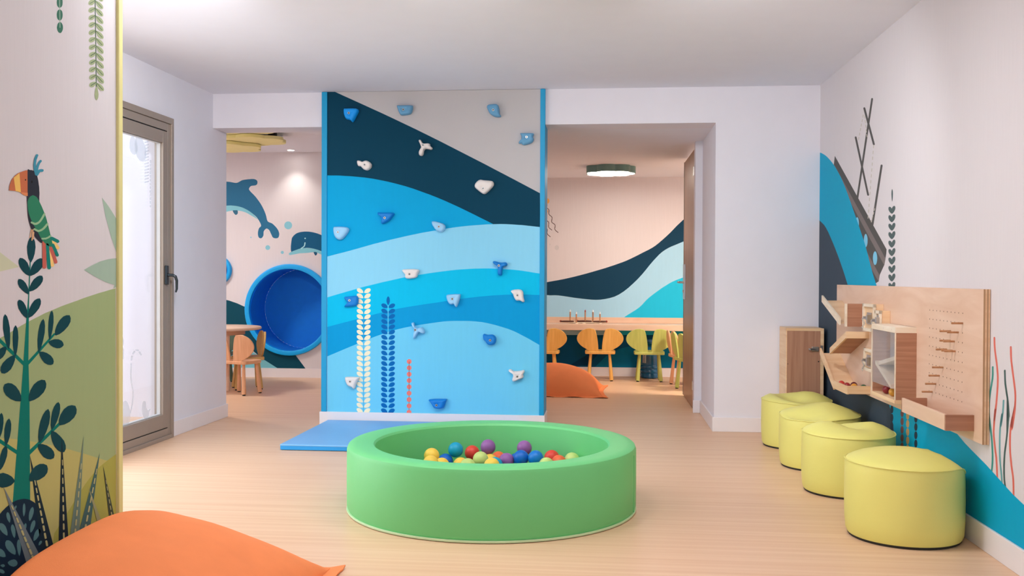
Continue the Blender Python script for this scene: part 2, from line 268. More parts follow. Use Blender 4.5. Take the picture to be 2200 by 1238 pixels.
# ================================================================ climbing wall
cw = thing('climbing_wall', 'blue ocean-wave climbing wall panel with bolted holds between the two openings', 'climbing wall', (0, 7.70, 0))
CX0, CX1 = -2.2534, -.5355
BLUEEDGE = mat('edge_blue', (0, 150, 200), .45, 1.12, .02)
box('panel', mat('panel_grey', (194, 191, 192), .6, 1.0, .01), (CX0, CX1, 0, .025, .104, 2.678), cw)
box('edge_trim', BLUEEDGE, (-2.298, CX0, -.012, .3, .104, 2.678), cw, .003); box('edge_trim', BLUEEDGE, (CX1, -.497, -.012, .3, .104, 2.678), cw, .003)
box('skirting', SKIRT, (-2.31, -.49, -.02, .3, 0, .104), cw, .003)
print_on(cw, 'navy_wave', [(-2.194,2.681),(-2.098,2.637),(-2.001,2.593),(-1.905,2.549),(-1.809,2.505),(-1.716,2.461),(-1.624,2.417),(-1.53,2.372),(-1.431,2.323),(-1.323,2.269),(-1.21,2.211),(-1.095,2.152),(-.982,2.094),(-.87,2.035),(-.759,1.977),(-.648,1.918),(-.537,1.859),(-.535,1.548),(-2.253,1.548),(-2.256,2.682)], -.0006, paint((0, 62, 86)))
print_on(cw, 'ocean_wave', [(-2.254,2.009),(-2.221,2.008),(-2.189,2.008),(-2.154,2.007),(-2.113,2.004),(-2.062,2.001),(-2.006,1.996),(-1.946,1.99),(-1.884,1.981),(-1.82,1.969),(-1.753,1.955),(-1.685,1.938),(-1.618,1.92),(-1.551,1.899),(-1.484,1.875),(-1.417,1.851),(-1.354,1.826),(-1.296,1.802),(-1.24,1.777),(-1.185,1.752),(-1.129,1.725),(-1.071,1.697),(-1.011,1.667),(-.95,1.637),(-.89,1.607),(-.889,1.327),(-2.253,1.323)], -.0012, paint((0, 166, 222)))
print_on(cw, 'pale_wave', [(-2.253,1.355),(-2.213,1.365),(-2.176,1.375),(-2.134,1.385),(-2.084,1.398),(-2.021,1.415),(-1.949,1.435),(-1.875,1.456),(-1.806,1.473),(-1.744,1.489),(-1.685,1.502),(-1.629,1.515),(-1.579,1.526),(-1.539,1.534),(-1.506,1.541),(-1.472,1.548),(-1.429,1.555),(-1.371,1.565),(-1.305,1.576),(-1.235,1.587),(-1.166,1.596),(-1.097,1.603),(-1.027,1.608),(-.959,1.613),(-.898,1.615),(-.847,1.616),(-.804,1.615),(-.763,1.613),(-.72,1.61),(-.674,1.607),(-.628,1.602),(-.582,1.597),(-.536,1.592),(-.533,.96),(-2.252,.948)], -.0018, paint((140, 213, 243)))
print_on(cw, 'cyan_wave', [(-2.252,1.026),(-2.179,1.048),(-2.106,1.069),(-2.032,1.09),(-1.958,1.111),(-1.881,1.13),(-1.801,1.15),(-1.724,1.167),(-1.654,1.183),(-1.592,1.196),(-1.536,1.206),(-1.482,1.214),(-1.427,1.223),(-1.37,1.231),(-1.312,1.239),(-1.256,1.246),(-1.202,1.252),(-1.152,1.256),(-1.104,1.259),(-1.059,1.262),(-1.016,1.263),(-.976,1.264),(-.94,1.264),(-.904,1.263),(-.867,1.262),(-.826,1.26),(-.784,1.257),(-.742,1.254),(-.7,1.25),(-.658,1.244),(-.617,1.238),(-.576,1.231),(-.534,1.225),(-.532,.739),(-2.252,.722)], -.0024, paint((0, 192, 236)))
print_on(cw, 'azure_wave', [(-2.252,.787),(-2.197,.802),(-2.144,.816),(-2.087,.831),(-2.022,.848),(-1.945,.869),(-1.859,.893),(-1.77,.916),(-1.683,.937),(-1.597,.953),(-1.51,.967),(-1.427,.98),(-1.351,.991),(-1.288,1.002),(-1.232,1.011),(-1.18,1.019),(-1.127,1.026),(-1.07,1.033),(-1.012,1.04),(-.956,1.045),(-.903,1.05),(-.854,1.053),(-.808,1.056),(-.763,1.057),(-.718,1.058),(-.672,1.058),(-.625,1.058),(-.579,1.056),(-.533,1.056),(-.531,.482),(-2.251,.459)], -.003, paint((0, 156, 216)))
print_on(cw, 'sky_wave', [(-2.251,.549),(-2.19,.575),(-2.129,.601),(-2.068,.627),(-2.01,.651),(-1.955,.674),(-1.902,.696),(-1.851,.716),(-1.8,.734),(-1.754,.75),(-1.711,.764),(-1.666,.776),(-1.615,.788),(-1.552,.801),(-1.481,.813),(-1.411,.824),(-1.351,.833),(-1.306,.839),(-1.27,.842),(-1.237,.844),(-1.197,.845),(-1.149,.845),(-1.098,.845),(-1.044,.842),(-.992,.837),(-.938,.827),(-.883,.814),(-.83,.799),(-.783,.785),(-.744,.77),(-.711,.755),(-.68,.739),(-.65,.724),(-.619,.708),(-.59,.691),(-.561,.675),(-.531,.658),(-.529,.101),(-2.251,.1)], -.0036, paint((112, 206, 240)))
def pair_vine(x, z0, z1, pitch, L, wd, lean):
    P = []; z = z1
    while z > z0: 
        P += [leafpoly(x + s * .004, z, s * L, lean, wd) for s in (-1, 1)]; z -= pitch
    return P
PXM = .0037
VX, (VZ0, VZ1) = -1.9515, (.118,1.0657)
print_on(cw, 'cream_vine_stem', [(VX - .002, .108), (VX + .002, .108), (VX + .002, VZ1 + .045), (VX - .002, VZ1 + .045)], -.0042, paint((60, 170, 215)))
print_on(cw, 'cream_vine_leaves', pair_vine(VX, VZ0 - .02, VZ1, (VZ1 - VZ0) / 22.6, .052, .036, .03), -.0045, paint((244, 236, 204)), join=True)
VX, (VZ0, VZ1) = -1.7516, (.1215,.9475)
print_on(cw, 'blue_vine_stem', [(VX - .0022, .108), (VX + .0022, .108), (VX + .0022, VZ1 + .03), (VX - .0022, VZ1 + .03)], -.0042, paint((120, 215, 245)))
print_on(cw, 'blue_vine_leaves', pair_vine(VX, VZ0 - .02, VZ1, (VZ1 - VZ0) / 19.6, .052, .036, .026) + [leafpoly(VX, VZ1 + .02, 0, .07, .028)], -.0045, paint((0, 104, 180)), join=True)
VX = -1.5793; Z0, Z1 = .1096, .5164
print_on(cw, 'coral_dots', [[(VX + .02 * math.cos(a * .45), max(.105, Z1 - k * (Z1 - Z0) / 8 + .02 * math.sin(a * .45))) for a in range(14)] for k in range(9)], -.0042, paint((240, 128, 118)), join=True)
print_on(cw, 'coral_stem', [(VX - .0022, .108), (VX + .0022, .108), (VX + .0022, Z1), (VX - .0022, Z1)], -.0045, paint((130, 90, 100)))

# ---------------------------------------------------------------- holds
HC = {'white': mat('hold_white', (226, 220, 216), .6, 1.1, .03, (30, 30, 30), .12, 250), 'bright': mat('hold_bright_blue', (0, 148, 236), .55, 1.1, .03, bump=.12, bs=250),
      'grey': mat('hold_grey_blue', (98, 156, 194), .6, 1.1, .03, bump=.12, bs=250), 'pale': mat('hold_pale_blue', (150, 202, 238), .6, 1.1, .03, bump=.12, bs=250),
      'deep': mat('hold_deep_blue', (0, 122, 204), .55, 1.1, .03, bump=.12, bs=250)}
def hold(colour, label, pts, bolt, dep=.05):
    bx, bz = bolt; o = thing('climbing_hold', label, 'climbing hold', (bx, 7.695, bz), 0, 'holds bolted to the climbing wall')
    n = len(pts); mb = MB(); v = []
    rings = [(1.0, -.004), (1.02, .25), (1.0, .5), (.94, .75), (.82, .93), (.6, 1.0), (.36, .97), (.2, .9)]
    for sc, d in rings: v += [((a - bx) * sc, -d * dep, (b - bz) * sc) for a, b in pts]
    f = [(i * n + k, i * n + (k + 1) % n, (i + 1) * n + (k + 1) % n, (i + 1) * n + k) for i in range(len(rings) - 1) for k in range(n)]
    f += [tuple(range(n)), tuple(range((len(rings) - 1) * n, len(rings) * n))]
    mb.add(v, f).build('grip', HC[colour], o, True)
    b = MB().tube((0, -dep * .88, 0), (0, -dep * .99, 0), .0095, n=16).build('bolt', METAL, o, True)
    MB().tube((0, -dep * .985, 0), (0, -dep * 1.0, 0), .005, n=6).build('socket', BLACK, b)
HB = [
('bright','bright blue jagged hold at the top corner of the navy wave',[(-2.11,2.532),(-2.108,2.538),(-2.104,2.539),(-2.093,2.539),(-2.068,2.54),(-2.035,2.54),(-2.01,2.538),(-1.998,2.534),(-1.994,2.527),(-1.993,2.52),(-1.994,2.512),(-1.999,2.503),(-2.004,2.493),(-2.011,2.479),(-2.019,2.463),(-2.026,2.45),(-2.032,2.441),(-2.036,2.434),(-2.041,2.431),(-2.044,2.434),(-2.047,2.439),(-2.052,2.445),(-2.059,2.448),(-2.068,2.45),(-2.076,2.452),(-2.082,2.454),(-2.088,2.455),(-2.093,2.459),(-2.098,2.467),(-2.103,2.477),(-2.107,2.489),(-2.11,2.503),(-2.111,2.52)],(-2.063,2.499),0.055),
('grey','grey-blue wedge hold on the grey field, nearest the navy wave edge',[(-1.679,2.556),(-1.679,2.559),(-1.677,2.559),(-1.665,2.559),(-1.635,2.559),(-1.594,2.559),(-1.563,2.558),(-1.553,2.556),(-1.552,2.554),(-1.554,2.55),(-1.553,2.542),(-1.553,2.531),(-1.556,2.52),(-1.559,2.509),(-1.564,2.498),(-1.574,2.49),(-1.593,2.485),(-1.616,2.482),(-1.635,2.481),(-1.644,2.482),(-1.65,2.485),(-1.654,2.491),(-1.659,2.499),(-1.664,2.51),(-1.668,2.521),(-1.672,2.534),(-1.677,2.546)],(-1.623,2.522),0.05),
('white','white three-armed hold near the upper edge of the navy wave',[(-1.502,2.277),(-1.5,2.283),(-1.495,2.285),(-1.489,2.284),(-1.485,2.279),(-1.48,2.27),(-1.475,2.262),(-1.47,2.258),(-1.465,2.255),(-1.458,2.253),(-1.448,2.253),(-1.436,2.254),(-1.426,2.255),(-1.419,2.253),(-1.415,2.252),(-1.413,2.249),(-1.412,2.245),(-1.413,2.241),(-1.411,2.236),(-1.406,2.231),(-1.4,2.227),(-1.395,2.222),(-1.394,2.217),(-1.395,2.212),(-1.398,2.208),(-1.403,2.207),(-1.409,2.207),(-1.417,2.208),(-1.427,2.21),(-1.438,2.212),(-1.447,2.212),(-1.454,2.208),(-1.458,2.202),(-1.462,2.196),(-1.464,2.187),(-1.465,2.177),(-1.467,2.169),(-1.471,2.163),(-1.475,2.159),(-1.48,2.158),(-1.486,2.159),(-1.493,2.162),(-1.498,2.166),(-1.5,2.171),(-1.501,2.177),(-1.5,2.185),(-1.495,2.195),(-1.487,2.207),(-1.482,2.217),(-1.482,2.225),(-1.483,2.231),(-1.486,2.239),(-1.491,2.251),(-1.498,2.266)],(-1.463,2.239),0.05),
('white','small white snail-shaped hold low on the navy wave',[(-2.0,2.122),(-1.994,2.124),(-1.986,2.123),(-1.978,2.122),(-1.972,2.119),(-1.966,2.115),(-1.959,2.113),(-1.95,2.116),(-1.939,2.121),(-1.929,2.123),(-1.919,2.121),(-1.909,2.116),(-1.9,2.11),(-1.894,2.104),(-1.889,2.098),(-1.886,2.091),(-1.886,2.082),(-1.888,2.072),(-1.892,2.064),(-1.9,2.056),(-1.91,2.049),(-1.92,2.045),(-1.929,2.046),(-1.939,2.049),(-1.948,2.053),(-1.956,2.06),(-1.963,2.068),(-1.97,2.075),(-1.978,2.078),(-1.986,2.078),(-1.992,2.081),(-1.996,2.087),(-1.999,2.095),(-2.001,2.102),(-2.002,2.11),(-2.002,2.117)],(-1.935,2.087),0.05),
('white','large white creased hold on the narrow end of the navy wave',[(-1.052,1.919),(-1.05,1.928),(-1.045,1.937),(-1.038,1.946),(-1.03,1.953),(-1.021,1.96),(-1.011,1.964),(-1.004,1.965),(-0.996,1.963),(-0.984,1.961),(-0.964,1.959),(-0.939,1.957),(-0.919,1.954),(-0.91,1.95),(-0.905,1.945),(-0.903,1.94),(-0.901,1.933),(-0.901,1.926),(-0.904,1.918),(-0.91,1.908),(-0.92,1.897),(-0.93,1.886),(-0.94,1.875),(-0.952,1.865),(-0.962,1.857),(-0.97,1.853),(-0.977,1.852),(-0.984,1.853),(-0.992,1.857),(-1.001,1.863),(-1.011,1.87),(-1.022,1.879),(-1.034,1.889),(-1.043,1.897),(-1.049,1.905),(-1.052,1.911)],(-0.981,1.894),0.055),
('deep','blue two-horned hold in the middle of the ocean blue wave',[(-1.833,1.706),(-1.829,1.708),(-1.823,1.708),(-1.814,1.708),(-1.803,1.707),(-1.79,1.706),(-1.775,1.706),(-1.757,1.706),(-1.737,1.706),(-1.72,1.706),(-1.71,1.703),(-1.703,1.7),(-1.7,1.695),(-1.704,1.687),(-1.712,1.677),(-1.72,1.668),(-1.725,1.66),(-1.729,1.653),(-1.737,1.646),(-1.752,1.636),(-1.771,1.626),(-1.786,1.619),(-1.795,1.617),(-1.8,1.619),(-1.803,1.624),(-1.803,1.633),(-1.801,1.645),(-1.801,1.657),(-1.804,1.667),(-1.809,1.677),(-1.814,1.684),(-1.82,1.688),(-1.826,1.689),(-1.831,1.692),(-1.833,1.696),(-1.834,1.702)],(-1.769,1.663),0.055),
('pale','pale blue rounded triangular hold low in the ocean blue wave by the edge trim',[(-2.193,1.581),(-2.191,1.589),(-2.187,1.593),(-2.174,1.594),(-2.149,1.595),(-2.116,1.593),(-2.091,1.59),(-2.079,1.586),(-2.073,1.581),(-2.071,1.576),(-2.069,1.57),(-2.07,1.563),(-2.074,1.554),(-2.082,1.542),(-2.092,1.528),(-2.102,1.516),(-2.111,1.506),(-2.12,1.497),(-2.13,1.492),(-2.141,1.49),(-2.152,1.492),(-2.163,1.496),(-2.172,1.504),(-2.179,1.514),(-2.185,1.527),(-2.19,1.545),(-2.193,1.565)],(-2.150,1.550),0.055),
('pale','pale blue loop-shaped hold where the ocean and pale blue waves meet',[(-1.394,1.635),(-1.386,1.637),(-1.375,1.637),(-1.363,1.635),(-1.351,1.632),(-1.337,1.628),(-1.325,1.624),(-1.314,1.621),(-1.305,1.618),(-1.298,1.613),(-1.292,1.607),(-1.288,1.6),(-1.287,1.592),(-1.288,1.583),(-1.29,1.573),(-1.295,1.565),(-1.302,1.558),(-1.31,1.553),(-1.319,1.551),(-1.328,1.552),(-1.338,1.555),(-1.347,1.56),(-1.355,1.564),(-1.362,1.57),(-1.368,1.576),(-1.373,1.581),(-1.376,1.587),(-1.379,1.592),(-1.383,1.597),(-1.387,1.602),(-1.39,1.608),(-1.393,1.617),(-1.395,1.628)],(-1.334,1.593),0.05),
('grey','grey-blue rounded hold high on the grey field, right of centre',[(-0.957,2.539),(-0.955,2.546),(-0.951,2.551),(-0.943,2.555),(-0.93,2.558),(-0.914,2.559),(-0.9,2.56),(-0.889,2.56),(-0.88,2.558),(-0.873,2.554),(-0.867,2.546),(-0.863,2.534),(-0.86,2.522),(-0.859,2.509),(-0.858,2.496),(-0.857,2.485),(-0.852,2.475),(-0.847,2.468),(-0.846,2.463),(-0.85,2.46),(-0.858,2.458),(-0.867,2.458),(-0.877,2.458),(-0.888,2.46),(-0.9,2.464),(-0.911,2.469),(-0.922,2.477),(-0.932,2.485),(-0.939,2.495),(-0.944,2.505),(-0.948,2.514),(-0.953,2.523),(-0.956,2.532)],(-0.905,2.510),0.05),
('grey','grey-blue notched hold on the grey field beside the edge trim',[(-0.692,2.328),(-0.69,2.329),(-0.685,2.329),(-0.673,2.328),(-0.647,2.329),(-0.614,2.329),(-0.59,2.327),(-0.585,2.32),(-0.589,2.31),(-0.593,2.3),(-0.591,2.293),(-0.587,2.286),(-0.587,2.279),(-0.589,2.27),(-0.594,2.261),(-0.604,2.252),(-0.621,2.245),(-0.644,2.239),(-0.662,2.236),(-0.672,2.238),(-0.678,2.244),(-0.684,2.248),(-0.691,2.249),(-0.699,2.248),(-0.703,2.25),(-0.703,2.256),(-0.7,2.263),(-0.697,2.269),(-0.693,2.273),(-0.688,2.276),(-0.684,2.28),(-0.683,2.288),(-0.683,2.297),(-0.684,2.307),(-0.687,2.315),(-0.691,2.323)],(-0.640,2.295),0.05),
('white','white flat-topped hold where the pale wave meets the cyan wave',[(-1.626,1.253),(-1.59,1.256),(-1.54,1.257),(-1.504,1.253),(-1.495,1.243),(-1.501,1.23),(-1.508,1.217),(-1.51,1.206),(-1.513,1.196),(-1.522,1.188),(-1.543,1.183),(-1.57,1.18),(-1.591,1.18),(-1.602,1.183),(-1.606,1.188),(-1.609,1.193),(-1.609,1.199),(-1.607,1.205),(-1.607,1.21),(-1.61,1.216),(-1.616,1.221),(-1.621,1.228),(-1.628,1.236),(-1.634,1.246)],(-1.569,1.216),0.05),
('deep','blue ridged hold half behind the top of the cream leaf vine',[(-2.105,1.03),(-2.1,1.032),(-2.09,1.032),(-2.076,1.033),(-2.051,1.036),(-2.021,1.04),(-1.999,1.037),(-1.992,1.019),(-1.992,0.994),(-1.997,0.973),(-2.005,0.964),(-2.018,0.959),(-2.034,0.956),(-2.059,0.953),(-2.087,0.951),(-2.105,0.952),(-2.101,0.957),(-2.086,0.964),(-2.075,0.973),(-2.076,0.983),(-2.082,0.993),(-2.087,1.002),(-2.091,1.006),(-2.096,1.009),(-2.099,1.013),(-2.103,1.019),(-2.106,1.025)],(-2.058,1.004),0.04),
('deep','dark blue T-shaped hold on the upper edge of the cyan wave',[(-0.906,1.315),(-0.903,1.319),(-0.897,1.321),(-0.888,1.321),(-0.875,1.318),(-0.859,1.313),(-0.843,1.31),(-0.828,1.31),(-0.814,1.312),(-0.803,1.312),(-0.796,1.307),(-0.792,1.3),(-0.791,1.293),(-0.793,1.288),(-0.797,1.285),(-0.803,1.282),(-0.809,1.281),(-0.816,1.282),(-0.822,1.278),(-0.826,1.268),(-0.829,1.255),(-0.831,1.242),(-0.832,1.231),(-0.832,1.221),(-0.833,1.214),(-0.837,1.21),(-0.843,1.208),(-0.848,1.208),(-0.855,1.21),(-0.861,1.213),(-0.865,1.219),(-0.866,1.229),(-0.864,1.242),(-0.863,1.253),(-0.864,1.264),(-0.865,1.273),(-0.869,1.282),(-0.876,1.288),(-0.886,1.293),(-0.894,1.298),(-0.9,1.304),(-0.904,1.31)],(-0.855,1.286),0.05),
('pale','pale blue triangular hold on the edge of the cyan and azure waves',[(-1.275,1.041),(-1.274,1.048),(-1.27,1.052),(-1.26,1.055),(-1.235,1.057),(-1.204,1.059),(-1.179,1.059),(-1.169,1.059),(-1.165,1.058),(-1.164,1.053),(-1.165,1.043),(-1.167,1.029),(-1.171,1.014),(-1.177,0.995),(-1.184,0.976),(-1.19,0.962),(-1.195,0.957),(-1.199,0.957),(-1.202,0.96),(-1.204,0.966),(-1.206,0.974),(-1.21,0.979),(-1.219,0.979),(-1.231,0.976),(-1.242,0.977),(-1.251,0.982),(-1.259,0.991),(-1.265,1.002),(-1.27,1.015),(-1.274,1.029)],(-1.225,1.021),0.05),
('white','white teardrop hold on the cyan wave by the edge trim',[(-0.76,1.084),(-0.757,1.089),(-0.75,1.093),(-0.74,1.095),(-0.724,1.098),(-0.705,1.099),(-0.689,1.098),(-0.678,1.094),(-0.671,1.088),(-0.666,1.079),(-0.663,1.067),(-0.663,1.053),(-0.662,1.039),(-0.659,1.027),(-0.656,1.016),(-0.654,1.008),(-0.656,1.003),(-0.66,1.0),(-0.666,1.0),(-0.672,1.002),(-0.68,1.007),(-0.688,1.011),(-0.698,1.011),(-0.708,1.01),(-0.717,1.011),(-0.723,1.016),(-0.729,1.024),(-0.734,1.033),(-0.738,1.042),(-0.741,1.052),(-0.745,1.062),(-0.751,1.07),(-0.758,1.077)],(-0.707,1.053),0.05),
('pale','light blue forked hold on the crest of the lowest sky wave',[(-1.556,0.824),(-1.551,0.828),(-1.544,0.83),(-1.538,0.828),(-1.536,0.822),(-1.535,0.813),(-1.532,0.805),(-1.528,0.799),(-1.522,0.793),(-1.515,0.788),(-1.503,0.783),(-1.49,0.778),(-1.48,0.777),(-1.477,0.783),(-1.476,0.791),(-1.474,0.794),(-1.467,0.786),(-1.457,0.772),(-1.451,0.76),(-1.45,0.752),(-1.452,0.746),(-1.457,0.743),(-1.463,0.747),(-1.472,0.755),(-1.48,0.76),(-1.488,0.759),(-1.495,0.755),(-1.503,0.748),(-1.511,0.736),(-1.519,0.72),(-1.526,0.708),(-1.532,0.703),(-1.537,0.701),(-1.54,0.704),(-1.541,0.714),(-1.539,0.729),(-1.538,0.742),(-1.536,0.752),(-1.533,0.762),(-1.532,0.771),(-1.535,0.78),(-1.539,0.79),(-1.544,0.799),(-1.549,0.809),(-1.554,0.818)],(-1.522,0.773),0.05),
('deep','deep blue snail-shaped hold on the lowest sky blue wave',[(-0.981,0.731),(-0.98,0.738),(-0.977,0.742),(-0.972,0.745),(-0.964,0.743),(-0.954,0.74),(-0.943,0.737),(-0.932,0.738),(-0.92,0.74),(-0.909,0.74),(-0.9,0.737),(-0.892,0.732),(-0.886,0.726),(-0.881,0.72),(-0.878,0.713),(-0.877,0.704),(-0.878,0.692),(-0.881,0.68),(-0.886,0.67),(-0.894,0.663),(-0.904,0.659),(-0.914,0.657),(-0.924,0.657),(-0.934,0.659),(-0.943,0.663),(-0.95,0.67),(-0.955,0.678),(-0.96,0.686),(-0.966,0.692),(-0.973,0.697),(-0.977,0.703),(-0.98,0.712),(-0.981,0.722)],(-0.921,0.697),0.055),
('white','white two-eared hold low on the sky wave near the edge trim',[(-0.777,0.456),(-0.775,0.461),(-0.77,0.465),(-0.762,0.467),(-0.754,0.464),(-0.744,0.457),(-0.731,0.453),(-0.715,0.453),(-0.696,0.455),(-0.68,0.457),(-0.671,0.46),(-0.665,0.462),(-0.66,0.463),(-0.655,0.46),(-0.652,0.455),(-0.651,0.449),(-0.654,0.443),(-0.659,0.436),(-0.663,0.429),(-0.662,0.421),(-0.659,0.413),(-0.66,0.406),(-0.667,0.4),(-0.678,0.395),(-0.691,0.389),(-0.707,0.382),(-0.724,0.374),(-0.737,0.371),(-0.744,0.374),(-0.747,0.38),(-0.748,0.388),(-0.746,0.397),(-0.742,0.407),(-0.74,0.416),(-0.742,0.425),(-0.745,0.432),(-0.751,0.439),(-0.76,0.445),(-0.77,0.451)],(-0.705,0.413),0.055),
('white','white ragged hold beside the foot of the cream leaf vine',[(-2.095,0.38),(-2.095,0.384),(-2.091,0.387),(-2.08,0.388),(-2.053,0.389),(-2.018,0.388),(-1.992,0.387),(-1.983,0.385),(-1.983,0.381),(-1.986,0.375),(-1.99,0.366),(-1.997,0.354),(-2.003,0.341),(-2.01,0.324),(-2.015,0.306),(-2.021,0.294),(-2.026,0.294),(-2.03,0.3),(-2.035,0.305),(-2.042,0.307),(-2.049,0.309),(-2.056,0.311),(-2.063,0.314),(-2.068,0.317),(-2.074,0.322),(-2.08,0.33),(-2.085,0.341),(-2.089,0.351),(-2.093,0.361),(-2.095,0.371)],(-2.049,0.354),0.05),
('deep','deep blue wedge hold just above the white skirting board',[(-1.407,0.218),(-1.37,0.222),(-1.318,0.223),(-1.28,0.223),(-1.269,0.221),(-1.272,0.217),(-1.276,0.209),(-1.28,0.195),(-1.285,0.178),(-1.291,0.163),(-1.297,0.155),(-1.304,0.151),(-1.314,0.148),(-1.33,0.146),(-1.35,0.147),(-1.366,0.151),(-1.376,0.16),(-1.383,0.173),(-1.389,0.184),(-1.394,0.191),(-1.398,0.196),(-1.401,0.202),(-1.408,0.208),(-1.415,0.214)],(-1.347,0.178),0.06)
]
for h in HB: hold(*h)
cw['kind'] = 'thing'

# ================================================================ mural partition by the entrance
PX = -1.93
pt = thing('mural_partition', 'jungle mural partition panel with parrot, tree and yellow-green edge frame', 'partition', (PX, 0, 0), R(90)); pt['kind'] = 'thing'
# local x = depth, local -y faces the room
box('panel', mat('partition_paper', (214, 211, 216), .6, 1.0, .015, (120, 120, 4)), (.6, 3.69, 0, .03, 0, 2.62), pt)
YG = mat('edge_yellow_green', (218, 212, 146), .45, 1.05, .02)
et = box('edge_frame', YG, (3.7, 3.728, -.006, .036, 0, 2.63), pt, .003); box('edge_lip', YG, (3.685, 3.702, -.012, .036, 0, 2.63), et, .003)
box('top_rail', YG, (.6, 3.69, -.006, .036, 2.62, 2.63), pt)
print_on(pt, 'pale_leaf', [(2.944,1.271),(3.046,1.225),(2.944,1.209),(2.87,1.21),(2.8,1.222),(2.87,1.269)], -.0005, paint((200, 206, 178)))
print_on(pt, 'hill', [(.6, 0), (.6, .72)] + [(2.824,.964),(2.854,.973),(2.886,.981),(2.917,.99),(2.943,.997),(2.963,1.002),(2.977,1.006),(2.991,1.01),(3.007,1.015),(3.026,1.021),(3.047,1.028),(3.071,1.035),(3.096,1.042),(3.126,1.05),(3.159,1.058),(3.193,1.067),(3.228,1.074),(3.262,1.081),(3.296,1.088),(3.33,1.094),(3.366,1.1),(3.402,1.106),(3.439,1.113),(3.477,1.119),(3.516,1.125),(3.555,1.131),(3.595,1.136),(3.637,1.142),(3.679,1.147),(3.683,.009)], -.0008, paint((156, 176, 128)))
print_on(pt, 'near_hill', [(.6, 0), (.6, .6)] + [(2.829,.697),(2.858,.692),(2.887,.686),(2.916,.681),(2.942,.677),(2.964,.672),(2.983,.669),(3.002,.665),(3.025,.66),(3.054,.653),(3.088,.645),(3.124,.635),(3.162,.625),(3.201,.614),(3.243,.602),(3.288,.588),(3.339,.572),(3.398,.552),(3.465,.53),(3.536,.505),(3.609,.48),(3.678,.481),(3.677,-.025)], -.0012, paint((184, 182, 114)))
print_on(pt, 'greener_slope', [(3.682,.492),(3.649,.486),(3.617,.48),(3.586,.473),(3.556,.466),(3.529,.456),(3.503,.446),(3.479,.435),(3.454,.422),(3.43,.408),(3.406,.393),(3.382,.376),(3.357,.36),(3.33,.343),(3.303,.325),(3.275,.308),(3.248,.291),(3.204,.124),(3.682,-.026)], -.0016, paint((166, 168, 84)))  # greener corner of the printed hill
print_on(pt, 'agave_leaf', [[(3.575,1.496),(3.587,1.489),(3.599,1.482),(3.611,1.475),(3.624,1.467),(3.639,1.456),(3.654,1.445),(3.67,1.433),(3.685,1.421),(3.685,1.288),(3.642,1.35),(3.598,1.433)], [(3.445,1.218),(3.499,1.235),(3.56,1.251),(3.623,1.261),(3.684,1.266),(3.684,1.152),(3.66,1.147),(3.669,1.161),(3.605,1.171),(3.516,1.195)]], -.002, paint((160, 186, 170)))
print_on(pt, 'bead_vine', [[(3.305,2.209),(3.304,2.202),(3.3,2.195),(3.295,2.189),(3.289,2.185),(3.282,2.183),(3.276,2.184),(3.271,2.187),(3.268,2.191),(3.267,2.198),(3.268,2.205),(3.271,2.212),(3.276,2.217),(3.283,2.222),(3.289,2.224),(3.295,2.223),(3.3,2.22),(3.304,2.215)],[(3.306,2.167),(3.305,2.159),(3.302,2.152),(3.297,2.147),(3.29,2.143),(3.284,2.141),(3.277,2.142),(3.272,2.144),(3.269,2.149),(3.268,2.156),(3.269,2.163),(3.273,2.17),(3.278,2.175),(3.284,2.18),(3.291,2.181),(3.297,2.181),(3.302,2.178),(3.305,2.173)],[(3.306,2.122),(3.305,2.115),(3.302,2.108),(3.297,2.102),(3.29,2.098),(3.284,2.097),(3.277,2.097),(3.272,2.1),(3.269,2.105),(3.268,2.112),(3.269,2.119),(3.272,2.126),(3.277,2.131),(3.284,2.135),(3.29,2.137),(3.297,2.136),(3.302,2.134),(3.305,2.128)],[(3.308,2.078),(3.307,2.071),(3.303,2.064),(3.298,2.058),(3.292,2.054),(3.285,2.053),(3.279,2.054),(3.274,2.057),(3.271,2.062),(3.269,2.068),(3.271,2.075),(3.274,2.082),(3.279,2.087),(3.285,2.091),(3.292,2.093),(3.298,2.092),(3.303,2.089),(3.307,2.084)]], -.0008, paint((52, 112, 92)))
print_on(pt, 'bead_vine_stem', [(3.284,2.217),(3.286,2.072),(3.287,2.072),(3.288,2.072),(3.29,2.072),(3.291,2.074),(3.288,2.219),(3.287,2.219),(3.286,2.219),(3.284,2.219)], -.0012, paint((150, 180, 160)))
